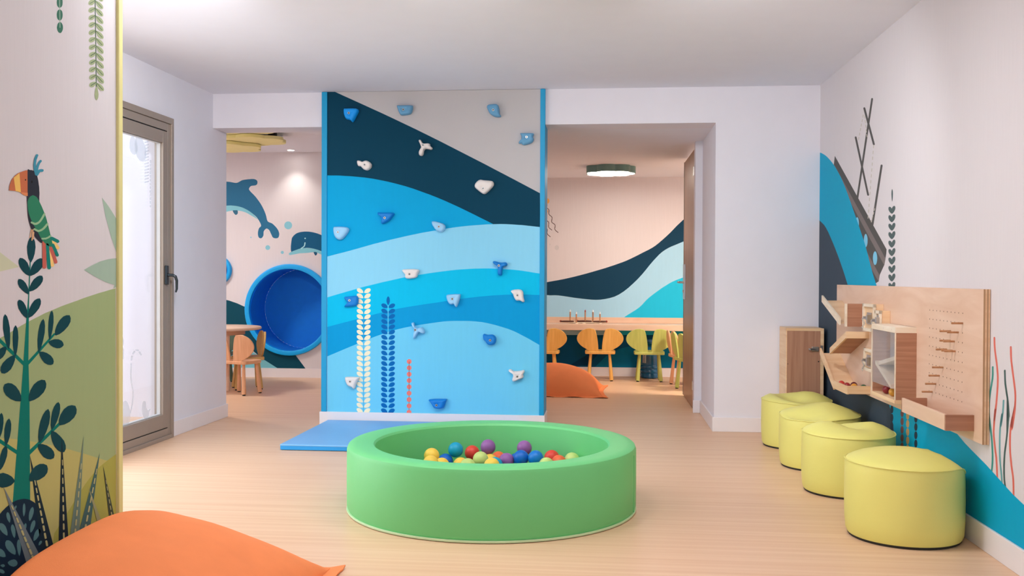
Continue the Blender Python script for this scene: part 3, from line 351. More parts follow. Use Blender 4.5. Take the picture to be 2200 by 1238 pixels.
print_on(pt, 'fern_leaves', [[(3.526,2.292),(3.515,2.29),(3.502,2.286),(3.489,2.28),(3.48,2.273),(3.477,2.268),(3.477,2.263),(3.485,2.261),(3.494,2.263),(3.506,2.268),(3.517,2.276),(3.525,2.283),(3.528,2.29)],[(3.527,2.264),(3.515,2.262),(3.503,2.258),(3.489,2.252),(3.481,2.246),(3.477,2.24),(3.478,2.235),(3.486,2.234),(3.495,2.236),(3.506,2.24),(3.518,2.248),(3.525,2.256),(3.529,2.263)],[(3.527,2.236),(3.516,2.235),(3.503,2.231),(3.49,2.225),(3.481,2.218),(3.478,2.212),(3.478,2.208),(3.486,2.206),(3.495,2.208),(3.507,2.212),(3.518,2.22),(3.526,2.228),(3.529,2.235)],[(3.528,2.208),(3.516,2.207),(3.504,2.203),(3.49,2.197),(3.482,2.191),(3.478,2.185),(3.479,2.18),(3.487,2.179),(3.496,2.18),(3.507,2.185),(3.519,2.192),(3.526,2.2),(3.53,2.207)],[(3.528,2.18),(3.517,2.179),(3.504,2.175),(3.491,2.169),(3.482,2.163),(3.479,2.157),(3.479,2.152),(3.487,2.151),(3.497,2.153),(3.508,2.157),(3.519,2.165),(3.527,2.172),(3.53,2.179)],[(3.529,2.152),(3.518,2.151),(3.505,2.148),(3.491,2.142),(3.483,2.135),(3.479,2.13),(3.48,2.125),(3.488,2.124),(3.497,2.125),(3.508,2.129),(3.52,2.137),(3.527,2.144),(3.531,2.151)],[(3.529,2.124),(3.518,2.123),(3.505,2.12),(3.492,2.114),(3.483,2.108),(3.48,2.102),(3.481,2.097),(3.488,2.096),(3.498,2.097),(3.509,2.102),(3.52,2.109),(3.528,2.116),(3.531,2.123)],[(3.53,2.097),(3.518,2.095),(3.506,2.092),(3.492,2.087),(3.484,2.08),(3.48,2.075),(3.481,2.07),(3.489,2.068),(3.498,2.07),(3.509,2.074),(3.521,2.081),(3.528,2.088),(3.532,2.095)],[(3.53,2.069),(3.519,2.068),(3.506,2.064),(3.493,2.059),(3.484,2.053),(3.481,2.047),(3.482,2.042),(3.489,2.041),(3.499,2.042),(3.51,2.046),(3.521,2.053),(3.529,2.06),(3.533,2.067)],[(3.531,2.041),(3.52,2.04),(3.507,2.037),(3.493,2.031),(3.485,2.025),(3.481,2.02),(3.482,2.015),(3.49,2.013),(3.499,2.014),(3.51,2.018),(3.522,2.025),(3.529,2.032),(3.533,2.039)],[(3.532,2.013),(3.52,2.012),(3.507,2.009),(3.494,2.003),(3.485,1.997),(3.482,1.992),(3.483,1.987),(3.49,1.985),(3.5,1.986),(3.511,1.99),(3.522,1.997),(3.53,2.004),(3.534,2.011)],[(3.532,1.985),(3.521,1.984),(3.508,1.981),(3.494,1.976),(3.486,1.97),(3.482,1.964),(3.483,1.959),(3.491,1.958),(3.5,1.959),(3.512,1.962),(3.523,1.97),(3.53,1.976),(3.534,1.983)],[(3.533,1.957),(3.521,1.956),(3.509,1.953),(3.495,1.948),(3.486,1.942),(3.483,1.937),(3.484,1.932),(3.491,1.93),(3.501,1.931),(3.512,1.935),(3.523,1.942),(3.531,1.948),(3.535,1.955)],[(3.533,1.929),(3.522,1.928),(3.509,1.925),(3.495,1.92),(3.487,1.915),(3.483,1.909),(3.484,1.904),(3.492,1.902),(3.501,1.903),(3.513,1.907),(3.524,1.914),(3.532,1.92),(3.535,1.927)],[(3.527,2.289),(3.53,2.282),(3.537,2.277),(3.548,2.272),(3.561,2.27),(3.572,2.272),(3.582,2.275),(3.585,2.281),(3.582,2.286),(3.573,2.291),(3.558,2.293),(3.544,2.293),(3.53,2.291)],[(3.528,2.261),(3.53,2.254),(3.537,2.249),(3.548,2.244),(3.561,2.242),(3.572,2.243),(3.582,2.247),(3.585,2.253),(3.583,2.258),(3.574,2.263),(3.559,2.265),(3.544,2.265),(3.531,2.263)],[(3.528,2.233),(3.531,2.227),(3.538,2.221),(3.549,2.216),(3.562,2.214),(3.573,2.215),(3.583,2.219),(3.586,2.224),(3.583,2.23),(3.574,2.234),(3.559,2.237),(3.545,2.237),(3.531,2.235)],[(3.529,2.205),(3.531,2.199),(3.538,2.193),(3.549,2.187),(3.562,2.186),(3.573,2.187),(3.583,2.19),(3.586,2.196),(3.583,2.201),(3.575,2.206),(3.56,2.209),(3.545,2.209),(3.532,2.207)],[(3.53,2.177),(3.532,2.171),(3.538,2.165),(3.55,2.159),(3.562,2.158),(3.574,2.159),(3.584,2.162),(3.587,2.168),(3.584,2.173),(3.575,2.178),(3.56,2.181),(3.546,2.181),(3.533,2.179)],[(3.53,2.149),(3.532,2.143),(3.539,2.137),(3.55,2.131),(3.563,2.129),(3.574,2.13),(3.584,2.134),(3.587,2.139),(3.584,2.145),(3.576,2.15),(3.561,2.152),(3.546,2.153),(3.533,2.151)],[(3.531,2.121),(3.533,2.115),(3.54,2.109),(3.551,2.103),(3.563,2.101),(3.575,2.102),(3.585,2.105),(3.588,2.111),(3.585,2.116),(3.576,2.121),(3.561,2.124),(3.547,2.125),(3.534,2.123)],[(3.531,2.093),(3.533,2.087),(3.54,2.081),(3.551,2.075),(3.564,2.073),(3.575,2.074),(3.585,2.077),(3.588,2.083),(3.586,2.088),(3.577,2.093),(3.562,2.096),(3.548,2.097),(3.534,2.095)],[(3.532,2.065),(3.534,2.059),(3.541,2.053),(3.552,2.047),(3.564,2.045),(3.576,2.045),(3.586,2.049),(3.588,2.054),(3.586,2.06),(3.577,2.065),(3.562,2.068),(3.548,2.069),(3.535,2.067)],[(3.532,2.037),(3.534,2.031),(3.541,2.025),(3.552,2.019),(3.565,2.017),(3.576,2.017),(3.586,2.02),(3.589,2.026),(3.587,2.031),(3.578,2.036),(3.563,2.04),(3.549,2.041),(3.535,2.039)],[(3.533,2.01),(3.535,2.003),(3.542,1.997),(3.553,1.991),(3.565,1.988),(3.577,1.989),(3.587,1.992),(3.59,1.997),(3.587,2.003),(3.579,2.008),(3.563,2.011),(3.549,2.013),(3.536,2.011)],[(3.533,1.982),(3.536,1.975),(3.542,1.968),(3.553,1.962),(3.566,1.96),(3.577,1.96),(3.587,1.963),(3.59,1.969),(3.587,1.974),(3.579,1.98),(3.564,1.983),(3.55,1.984),(3.536,1.984)],[(3.534,1.954),(3.536,1.947),(3.543,1.94),(3.554,1.934),(3.566,1.932),(3.578,1.932),(3.588,1.935),(3.591,1.94),(3.588,1.946),(3.579,1.951),(3.565,1.955),(3.55,1.956),(3.537,1.956)],[(3.534,1.925),(3.537,1.919),(3.543,1.912),(3.554,1.906),(3.567,1.903),(3.578,1.904),(3.588,1.906),(3.591,1.912),(3.588,1.917),(3.58,1.923),(3.565,1.927),(3.551,1.928),(3.538,1.927)],[(3.533,1.912),(3.527,1.903),(3.523,1.892),(3.521,1.879),(3.524,1.869),(3.529,1.863),(3.536,1.861),(3.543,1.866),(3.548,1.874),(3.55,1.885),(3.547,1.897),(3.543,1.906),(3.536,1.912)]], -.0008, paint((160, 174, 136)), join=True)
print_on(pt, 'fern_stem', [[(3.522,2.305),(3.531,1.906),(3.532,1.905),(3.535,1.905),(3.537,1.906),(3.538,1.907),(3.528,2.307),(3.527,2.308),(3.525,2.308),(3.523,2.307)]] + [[(3.526,2.292),(3.488,2.269),(3.487,2.268),(3.487,2.268),(3.488,2.267),(3.49,2.268),(3.528,2.291),(3.529,2.291),(3.529,2.292),(3.528,2.292)],[(3.527,2.264),(3.488,2.241),(3.487,2.241),(3.488,2.24),(3.489,2.24),(3.49,2.24),(3.529,2.263),(3.53,2.264),(3.53,2.264),(3.528,2.264)],[(3.527,2.236),(3.489,2.214),(3.488,2.213),(3.488,2.212),(3.489,2.212),(3.491,2.213),(3.529,2.235),(3.53,2.236),(3.53,2.236),(3.529,2.236)],[(3.528,2.208),(3.489,2.186),(3.489,2.186),(3.489,2.185),(3.49,2.185),(3.491,2.185),(3.53,2.207),(3.531,2.208),(3.531,2.208),(3.529,2.209)],[(3.528,2.18),(3.49,2.159),(3.489,2.158),(3.489,2.157),(3.49,2.157),(3.492,2.157),(3.53,2.179),(3.531,2.18),(3.531,2.181),(3.53,2.181)],[(3.529,2.152),(3.49,2.131),(3.49,2.13),(3.49,2.13),(3.491,2.129),(3.493,2.13),(3.531,2.151),(3.532,2.152),(3.532,2.153),(3.53,2.153)],[(3.53,2.124),(3.491,2.103),(3.49,2.103),(3.49,2.102),(3.491,2.102),(3.493,2.102),(3.531,2.123),(3.532,2.124),(3.532,2.125),(3.531,2.125)],[(3.53,2.096),(3.492,2.076),(3.491,2.075),(3.491,2.074),(3.492,2.074),(3.494,2.075),(3.532,2.095),(3.533,2.096),(3.533,2.097),(3.531,2.097)],[(3.53,2.068),(3.492,2.048),(3.491,2.047),(3.491,2.047),(3.493,2.046),(3.494,2.047),(3.533,2.067),(3.534,2.068),(3.533,2.069),(3.532,2.069)],[(3.531,2.041),(3.493,2.021),(3.492,2.02),(3.492,2.019),(3.493,2.019),(3.495,2.019),(3.533,2.039),(3.534,2.04),(3.534,2.041),(3.533,2.041)],[(3.532,2.013),(3.493,1.993),(3.492,1.992),(3.492,1.991),(3.494,1.991),(3.495,1.991),(3.534,2.011),(3.535,2.012),(3.534,2.013),(3.533,2.013)],[(3.532,1.985),(3.494,1.965),(3.493,1.964),(3.493,1.964),(3.494,1.963),(3.496,1.964),(3.534,1.983),(3.535,1.984),(3.535,1.985),(3.534,1.985)],[(3.533,1.957),(3.494,1.937),(3.493,1.937),(3.494,1.936),(3.495,1.936),(3.496,1.936),(3.535,1.955),(3.536,1.956),(3.535,1.957),(3.534,1.957)],[(3.533,1.929),(3.495,1.91),(3.494,1.909),(3.494,1.908),(3.495,1.908),(3.497,1.908),(3.535,1.927),(3.536,1.928),(3.536,1.929),(3.535,1.929)],[(3.527,2.289),(3.572,2.276),(3.573,2.276),(3.575,2.277),(3.575,2.278),(3.575,2.278),(3.53,2.291),(3.529,2.291),(3.527,2.29),(3.527,2.289)],[(3.528,2.261),(3.572,2.248),(3.574,2.248),(3.575,2.249),(3.576,2.25),(3.575,2.25),(3.531,2.263),(3.53,2.263),(3.528,2.262),(3.527,2.261)],[(3.528,2.233),(3.573,2.22),(3.574,2.22),(3.576,2.22),(3.576,2.221),(3.576,2.222),(3.531,2.235),(3.53,2.235),(3.529,2.235),(3.528,2.234)],[(3.529,2.205),(3.573,2.191),(3.575,2.191),(3.576,2.192),(3.577,2.193),(3.576,2.194),(3.532,2.207),(3.531,2.207),(3.529,2.207),(3.529,2.206)],[(3.53,2.177),(3.574,2.163),(3.575,2.163),(3.577,2.164),(3.577,2.165),(3.577,2.165),(3.533,2.179),(3.531,2.179),(3.53,2.179),(3.529,2.178)],[(3.53,2.149),(3.574,2.135),(3.576,2.135),(3.577,2.135),(3.578,2.136),(3.577,2.137),(3.533,2.151),(3.532,2.151),(3.53,2.151),(3.53,2.15)],[(3.531,2.121),(3.575,2.107),(3.576,2.107),(3.578,2.107),(3.578,2.108),(3.578,2.109),(3.534,2.123),(3.532,2.123),(3.531,2.123),(3.53,2.122)],[(3.531,2.093),(3.575,2.078),(3.576,2.078),(3.578,2.079),(3.579,2.08),(3.578,2.08),(3.534,2.095),(3.533,2.095),(3.531,2.095),(3.531,2.094)],[(3.532,2.065),(3.576,2.05),(3.577,2.05),(3.579,2.05),(3.579,2.051),(3.579,2.052),(3.535,2.067),(3.533,2.068),(3.532,2.067),(3.531,2.066)],[(3.532,2.037),(3.576,2.022),(3.578,2.022),(3.579,2.022),(3.58,2.023),(3.579,2.024),(3.535,2.039),(3.534,2.04),(3.532,2.039),(3.532,2.038)],[(3.533,2.01),(3.577,1.993),(3.578,1.993),(3.579,1.994),(3.58,1.995),(3.58,1.995),(3.536,2.011),(3.534,2.012),(3.533,2.011),(3.532,2.01)],[(3.533,1.982),(3.577,1.965),(3.579,1.965),(3.58,1.966),(3.581,1.966),(3.58,1.967),(3.536,1.984),(3.535,1.984),(3.534,1.983),(3.533,1.982)],[(3.534,1.954),(3.578,1.937),(3.579,1.937),(3.58,1.937),(3.581,1.938),(3.581,1.939),(3.537,1.956),(3.536,1.956),(3.534,1.955),(3.533,1.954)],[(3.534,1.925),(3.578,1.908),(3.579,1.908),(3.581,1.909),(3.582,1.909),(3.581,1.91),(3.538,1.927),(3.536,1.927),(3.535,1.927),(3.534,1.926)]], -.0012, paint((78, 104, 84)), join=True)
print_on(pt, 'tree_trunk', [[(3.104,1.242),(3.11,1.242),(3.101,1.122),(3.099,1.052),(3.096,.916),(3.102,.778),(3.105,.433),(3.008,.456),(3.052,.785),(3.069,.919),(3.085,1.053),(3.095,1.122)],
   [(3.089,.893),(3.254,.989),(3.256,.991),(3.254,.994),(3.25,.995),(3.245,.994),(3.076,.901),(3.074,.897),(3.077,.893),(3.083,.891)], [(3.082,.903),(2.925,1.008),(2.919,1.01),(2.913,1.009),(2.91,1.005),(2.913,1.001),(3.069,.896),(3.076,.894),(3.083,.895),(3.085,.898)], [(3.095,.591),(3.288,.668),(3.29,.671),(3.288,.675),(3.283,.677),(3.277,.677),(3.081,.603),(3.078,.599),(3.081,.594),(3.088,.591)], [(3.046,.614),(2.919,.688),(2.912,.69),(2.906,.689),(2.904,.684),(2.908,.68),(3.035,.606),(3.043,.604),(3.049,.605),(3.051,.61)]], -.0024, paint((0, 118, 106)))
print_on(pt, 'leaf', [[(3.112,1.241),(3.124,1.254),(3.133,1.271),(3.138,1.293),(3.135,1.311),(3.128,1.322),(3.116,1.328),(3.104,1.322),(3.095,1.31),(3.089,1.293),(3.091,1.271),(3.097,1.254),(3.107,1.241)],[(3.104,1.197),(3.106,1.209),(3.102,1.223),(3.092,1.239),(3.078,1.249),(3.064,1.254),(3.049,1.255),(3.042,1.247),(3.042,1.237),(3.049,1.224),(3.064,1.211),(3.081,1.201),(3.099,1.196)],[(3.109,1.195),(3.13,1.2),(3.151,1.208),(3.173,1.222),(3.185,1.235),(3.187,1.246),(3.181,1.255),(3.164,1.256),(3.146,1.251),(3.128,1.241),(3.113,1.225),(3.105,1.21),(3.103,1.198)],[(3.099,1.136),(3.099,1.147),(3.092,1.159),(3.081,1.172),(3.067,1.181),(3.054,1.185),(3.041,1.185),(3.037,1.178),(3.038,1.169),(3.046,1.158),(3.063,1.147),(3.079,1.139),(3.095,1.134)],[(3.104,1.143),(3.124,1.146),(3.145,1.153),(3.166,1.165),(3.179,1.177),(3.182,1.187),(3.177,1.196),(3.162,1.197),(3.146,1.193),(3.127,1.184),(3.112,1.17),(3.103,1.157),(3.1,1.145)],[(3.09,1.056),(3.092,1.067),(3.089,1.081),(3.08,1.097),(3.068,1.109),(3.056,1.115),(3.043,1.117),(3.036,1.111),(3.036,1.101),(3.041,1.088),(3.055,1.073),(3.07,1.062),(3.085,1.054)],[(3.099,1.055),(3.118,1.06),(3.138,1.071),(3.158,1.085),(3.168,1.099),(3.169,1.11),(3.163,1.119),(3.147,1.118),(3.131,1.113),(3.115,1.101),(3.101,1.085),(3.094,1.07),(3.094,1.057)],[(2.99,.959),(2.995,.976),(2.996,.999),(2.994,1.027),(2.987,1.05),(2.979,1.065),(2.969,1.072),(2.961,1.064),(2.958,1.05),(2.958,1.027),(2.965,.999),(2.974,.976),(2.985,.959)],[(3.025,.933),(3.032,.947),(3.037,.967),(3.04,.992),(3.038,1.013),(3.033,1.026),(3.025,1.034),(3.017,1.027),(3.011,1.015),(3.009,.995),(3.01,.969),(3.014,.949),(3.021,.933)],[(3.158,.936),(3.17,.951),(3.181,.973),(3.191,1),(3.193,1.023),(3.19,1.039),(3.183,1.048),(3.171,1.041),(3.161,1.027),(3.153,1.006),(3.148,.977),(3.149,.954),(3.153,.936)],[(3.222,.973),(3.231,.988),(3.239,1.008),(3.245,1.033),(3.245,1.054),(3.242,1.067),(3.235,1.075),(3.226,1.069),(3.219,1.056),(3.214,1.036),(3.212,1.01),(3.214,.99),(3.218,.974)],[(3.259,.986),(3.284,.99),(3.311,1),(3.338,1.015),(3.353,1.03),(3.355,1.043),(3.348,1.054),(3.327,1.055),(3.306,1.051),(3.283,1.039),(3.264,1.021),(3.254,1.004),(3.253,.989)],[(3.214,.964),(3.225,.955),(3.242,.947),(3.265,.941),(3.285,.94),(3.299,.943),(3.309,.949),(3.305,.958),(3.295,.966),(3.276,.972),(3.252,.974),(3.231,.972),(3.215,.968)],[(3.157,.934),(3.161,.923),(3.172,.91),(3.189,.896),(3.209,.888),(3.227,.885),(3.242,.887),(3.246,.896),(3.242,.906),(3.228,.918),(3.204,.929),(3.182,.935),(3.162,.937)],[(3.017,.937),(2.997,.934),(2.976,.927),(2.956,.916),(2.945,.904),(2.944,.893),(2.949,.884),(2.965,.881),(2.981,.884),(2.999,.892),(3.013,.907),(3.021,.921),(3.022,.934)],[(2.971,.968),(2.956,.967),(2.94,.962),(2.924,.955),(2.916,.946),(2.914,.938),(2.919,.931),(2.931,.928),(2.943,.929),(2.957,.935),(2.969,.945),(2.975,.956),(2.975,.966)],[(3.055,.783),(3.054,.799),(3.044,.816),(3.025,.834),(3.004,.845),(2.984,.849),(2.965,.847),(2.958,.837),(2.961,.824),(2.973,.81),(2.998,.795),(3.024,.785),(3.049,.781)],[(3.103,.774),(3.129,.776),(3.156,.782),(3.184,.795),(3.198,.81),(3.2,.823),(3.192,.836),(3.171,.84),(3.148,.837),(3.125,.828),(3.106,.811),(3.097,.794),(3.096,.778)],[(3.161,.625),(3.181,.637),(3.199,.656),(3.217,.682),(3.223,.705),(3.221,.722),(3.212,.734),(3.195,.73),(3.179,.718),(3.164,.698),(3.154,.67),(3.151,.646),(3.155,.627)],[(3.235,.658),(3.252,.669),(3.267,.685),(3.281,.707),(3.286,.726),(3.284,.741),(3.275,.75),(3.261,.747),(3.247,.737),(3.235,.72),(3.228,.696),(3.226,.676),(3.23,.66)],[(3.284,.666),(3.314,.665),(3.345,.669),(3.376,.68),(3.392,.694),(3.394,.708),(3.385,.722),(3.36,.728),(3.335,.728),(3.309,.72),(3.288,.704),(3.277,.687),(3.277,.671)],[(3.148,.62),(3.151,.606),(3.163,.59),(3.183,.572),(3.206,.561),(3.226,.556),(3.245,.557),(3.25,.567),(3.245,.58),(3.23,.594),(3.203,.609),(3.177,.618),(3.153,.622)],[(3.229,.654),(3.228,.638),(3.234,.62),(3.249,.597),(3.27,.58),(3.29,.57),(3.311,.566),(3.321,.575),(3.321,.588),(3.31,.607),(3.285,.628),(3.261,.644),(3.236,.655)],[(2.974,.648),(2.984,.659),(2.993,.675),(2.999,.695),(3,.713),(2.996,.725),(2.989,.733),(2.979,.729),(2.971,.719),(2.965,.703),(2.963,.681),(2.965,.664),(2.97,.649)],[(2.941,.68),(2.949,.691),(2.955,.705),(2.959,.723),(2.959,.739),(2.955,.75),(2.949,.757),(2.941,.753),(2.934,.744),(2.93,.729),(2.93,.71),(2.932,.694),(2.937,.681)],[(2.944,.575),(2.956,.583),(2.967,.596),(2.977,.613),(2.98,.629),(2.978,.64),(2.972,.648),(2.962,.645),(2.952,.638),(2.943,.624),(2.938,.606),(2.937,.59),(2.94,.576)],[(3.018,.526),(3.003,.541),(2.982,.553),(2.957,.563),(2.936,.564),(2.921,.559),(2.913,.55),(2.919,.537),(2.931,.525),(2.951,.516),(2.977,.513),(2.999,.514),(3.017,.521)],[(3.103,.505),(3.13,.5),(3.158,.499),(3.188,.504),(3.205,.514),(3.209,.526),(3.203,.54),(3.182,.549),(3.159,.553),(3.134,.55),(3.112,.539),(3.1,.526),(3.097,.511)]], -.0028, paint((12, 66, 76)))
bush = print_on(pt, 'bush', [(2.877,.406),(2.886,.422),(2.899,.427),(2.914,.427),(2.927,.429),(2.939,.434),(2.95,.44),(2.961,.444),(2.971,.448),(2.982,.451),(2.992,.454),(3.003,.456),(3.013,.457),(3.024,.458),(3.034,.458),(3.045,.457),(3.056,.456),(3.068,.454),(3.08,.451),(3.092,.447),(3.104,.442),(3.115,.436),(3.127,.429),(3.138,.421),(3.147,.412),(3.153,.403),(3.158,.393),(3.162,.382),(3.166,.371),(3.169,.358),(3.171,.345),(3.173,.33),(3.175,.315),(3.177,.298),(3.179,.28),(3.181,.261),(3.182,.239),(3.189,.21),(3.201,.175),(3.202,.145),(3.178,.132),(3.112,.141),(3.02,.164),(2.933,.194),(2.876,.227),(2.856,.269),(2.857,.32),(2.867,.369)], -.0032, paint((14, 42, 64)))
print_on(bush, 'leaflet', [[(2.992,.394),(2.994,.399),(2.995,.406),(2.993,.415),(2.989,.423),(2.985,.428),(2.979,.431),(2.975,.429),(2.973,.425),(2.974,.417),(2.978,.408),(2.984,.4),(2.99,.394)],[(3.069,.395),(3.073,.401),(3.076,.409),(3.077,.42),(3.076,.429),(3.074,.435),(3.07,.439),(3.066,.437),(3.063,.432),(3.062,.424),(3.062,.412),(3.064,.403),(3.067,.396)],[(3.102,.372),(3.11,.376),(3.117,.383),(3.123,.393),(3.125,.403),(3.123,.41),(3.119,.415),(3.111,.414),(3.105,.41),(3.099,.402),(3.096,.391),(3.096,.381),(3.099,.373)],[(3.108,.331),(3.117,.334),(3.124,.34),(3.131,.348),(3.134,.356),(3.133,.363),(3.128,.368),(3.121,.368),(3.114,.365),(3.108,.358),(3.104,.348),(3.103,.34),(3.105,.332)],[(3.018,.338),(3.021,.344),(3.022,.353),(3.021,.364),(3.016,.374),(3.011,.381),(3.005,.385),(3,.383),(2.997,.377),(2.998,.368),(3.003,.356),(3.008,.346),(3.015,.338)],[(2.979,.356),(2.979,.364),(2.976,.374),(2.969,.387),(2.959,.397),(2.95,.402),(2.94,.405),(2.936,.401),(2.936,.394),(2.941,.384),(2.952,.372),(2.964,.363),(2.975,.356)],[(3.126,.298),(3.137,.299),(3.148,.304),(3.158,.311),(3.163,.319),(3.163,.325),(3.158,.331),(3.149,.332),(3.14,.331),(3.131,.325),(3.125,.316),(3.122,.308),(3.123,.299)],[(3.022,.282),(3.023,.292),(3.018,.304),(3.009,.319),(2.997,.331),(2.985,.338),(2.973,.341),(2.967,.336),(2.967,.327),(2.973,.315),(2.987,.301),(3.002,.29),(3.017,.282)],[(3.044,.271),(3.048,.278),(3.051,.288),(3.051,.302),(3.048,.313),(3.044,.322),(3.038,.327),(3.033,.324),(3.03,.318),(3.029,.307),(3.032,.293),(3.036,.281),(3.042,.271)],[(2.969,.29),(2.967,.298),(2.961,.308),(2.95,.318),(2.939,.324),(2.929,.327),(2.92,.327),(2.917,.321),(2.92,.315),(2.927,.306),(2.941,.298),(2.954,.292),(2.966,.289)],[(2.98,.265),(2.987,.257),(2.998,.25),(3.011,.244),(3.022,.243),(3.029,.244),(3.033,.249),(3.03,.256),(3.023,.263),(3.013,.268),(2.999,.27),(2.988,.27),(2.98,.268)],[(3.097,.215),(3.103,.219),(3.109,.226),(3.113,.235),(3.113,.244),(3.11,.251),(3.105,.256),(3.098,.255),(3.093,.252),(3.089,.244),(3.088,.234),(3.09,.224),(3.094,.216)],[(3.017,.43),(3.021,.431),(3.024,.432),(3.027,.435),(3.028,.437),(3.028,.44),(3.026,.441),(3.023,.442),(3.021,.441),(3.018,.439),(3.017,.436),(3.016,.433),(3.016,.431)],[(3.064,.339),(3.07,.342),(3.076,.347),(3.081,.354),(3.083,.361),(3.082,.366),(3.079,.37),(3.075,.37),(3.07,.367),(3.065,.361),(3.062,.353),(3.062,.345),(3.062,.339)],[(3.154,.275),(3.159,.275),(3.164,.276),(3.169,.278),(3.172,.281),(3.172,.284),(3.17,.286),(3.165,.288),(3.161,.288),(3.156,.286),(3.153,.283),(3.152,.279),(3.152,.276)],[(2.941,.268),(2.945,.265),(2.949,.262),(2.955,.259),(2.96,.259),(2.963,.259),(2.965,.261),(2.963,.264),(2.96,.267),(2.955,.269),(2.949,.27),(2.945,.27),(2.941,.269)],[(2.926,.261),(2.93,.256),(2.936,.25),(2.944,.244),(2.952,.24),(2.958,.238),(2.963,.239),(2.963,.242),(2.959,.247),(2.953,.252),(2.943,.257),(2.934,.26),(2.927,.262)]], -.0036, paint((84, 128, 134)))
SPK = [((20, 44, 58), 'dark_blade', [(3.103,.592),(3.171,.227),(3.258,.212)]), ((20, 40, 54), 'dark_blade', [(3.295,.625),(3.271,.189),(3.347,.167)]), ((110, 134, 122), 'sage_blade', [(3.441,.604),(3.336,.216),(3.406,.197)]),
   ((70, 106, 106), 'teal_blade', [(3.556,.52),(3.385,.218),(3.472,.195)]), ((62, 72, 62), 'dark_blade', [(3.58,.467),(3.633,.223),(3.682,.21)]), ((110, 126, 132), 'grey_blade', [(2.958,.518),(3.087,.223),(3.171,.223)]), ((156, 158, 118), 'pale_blade', [(3.472,.41),(3.556,.215),(3.596,.21)])]
for i, (c, n, p) in enumerate(SPK): print_on(pt, n, p, -.004 - .0003 * i, paint(c))
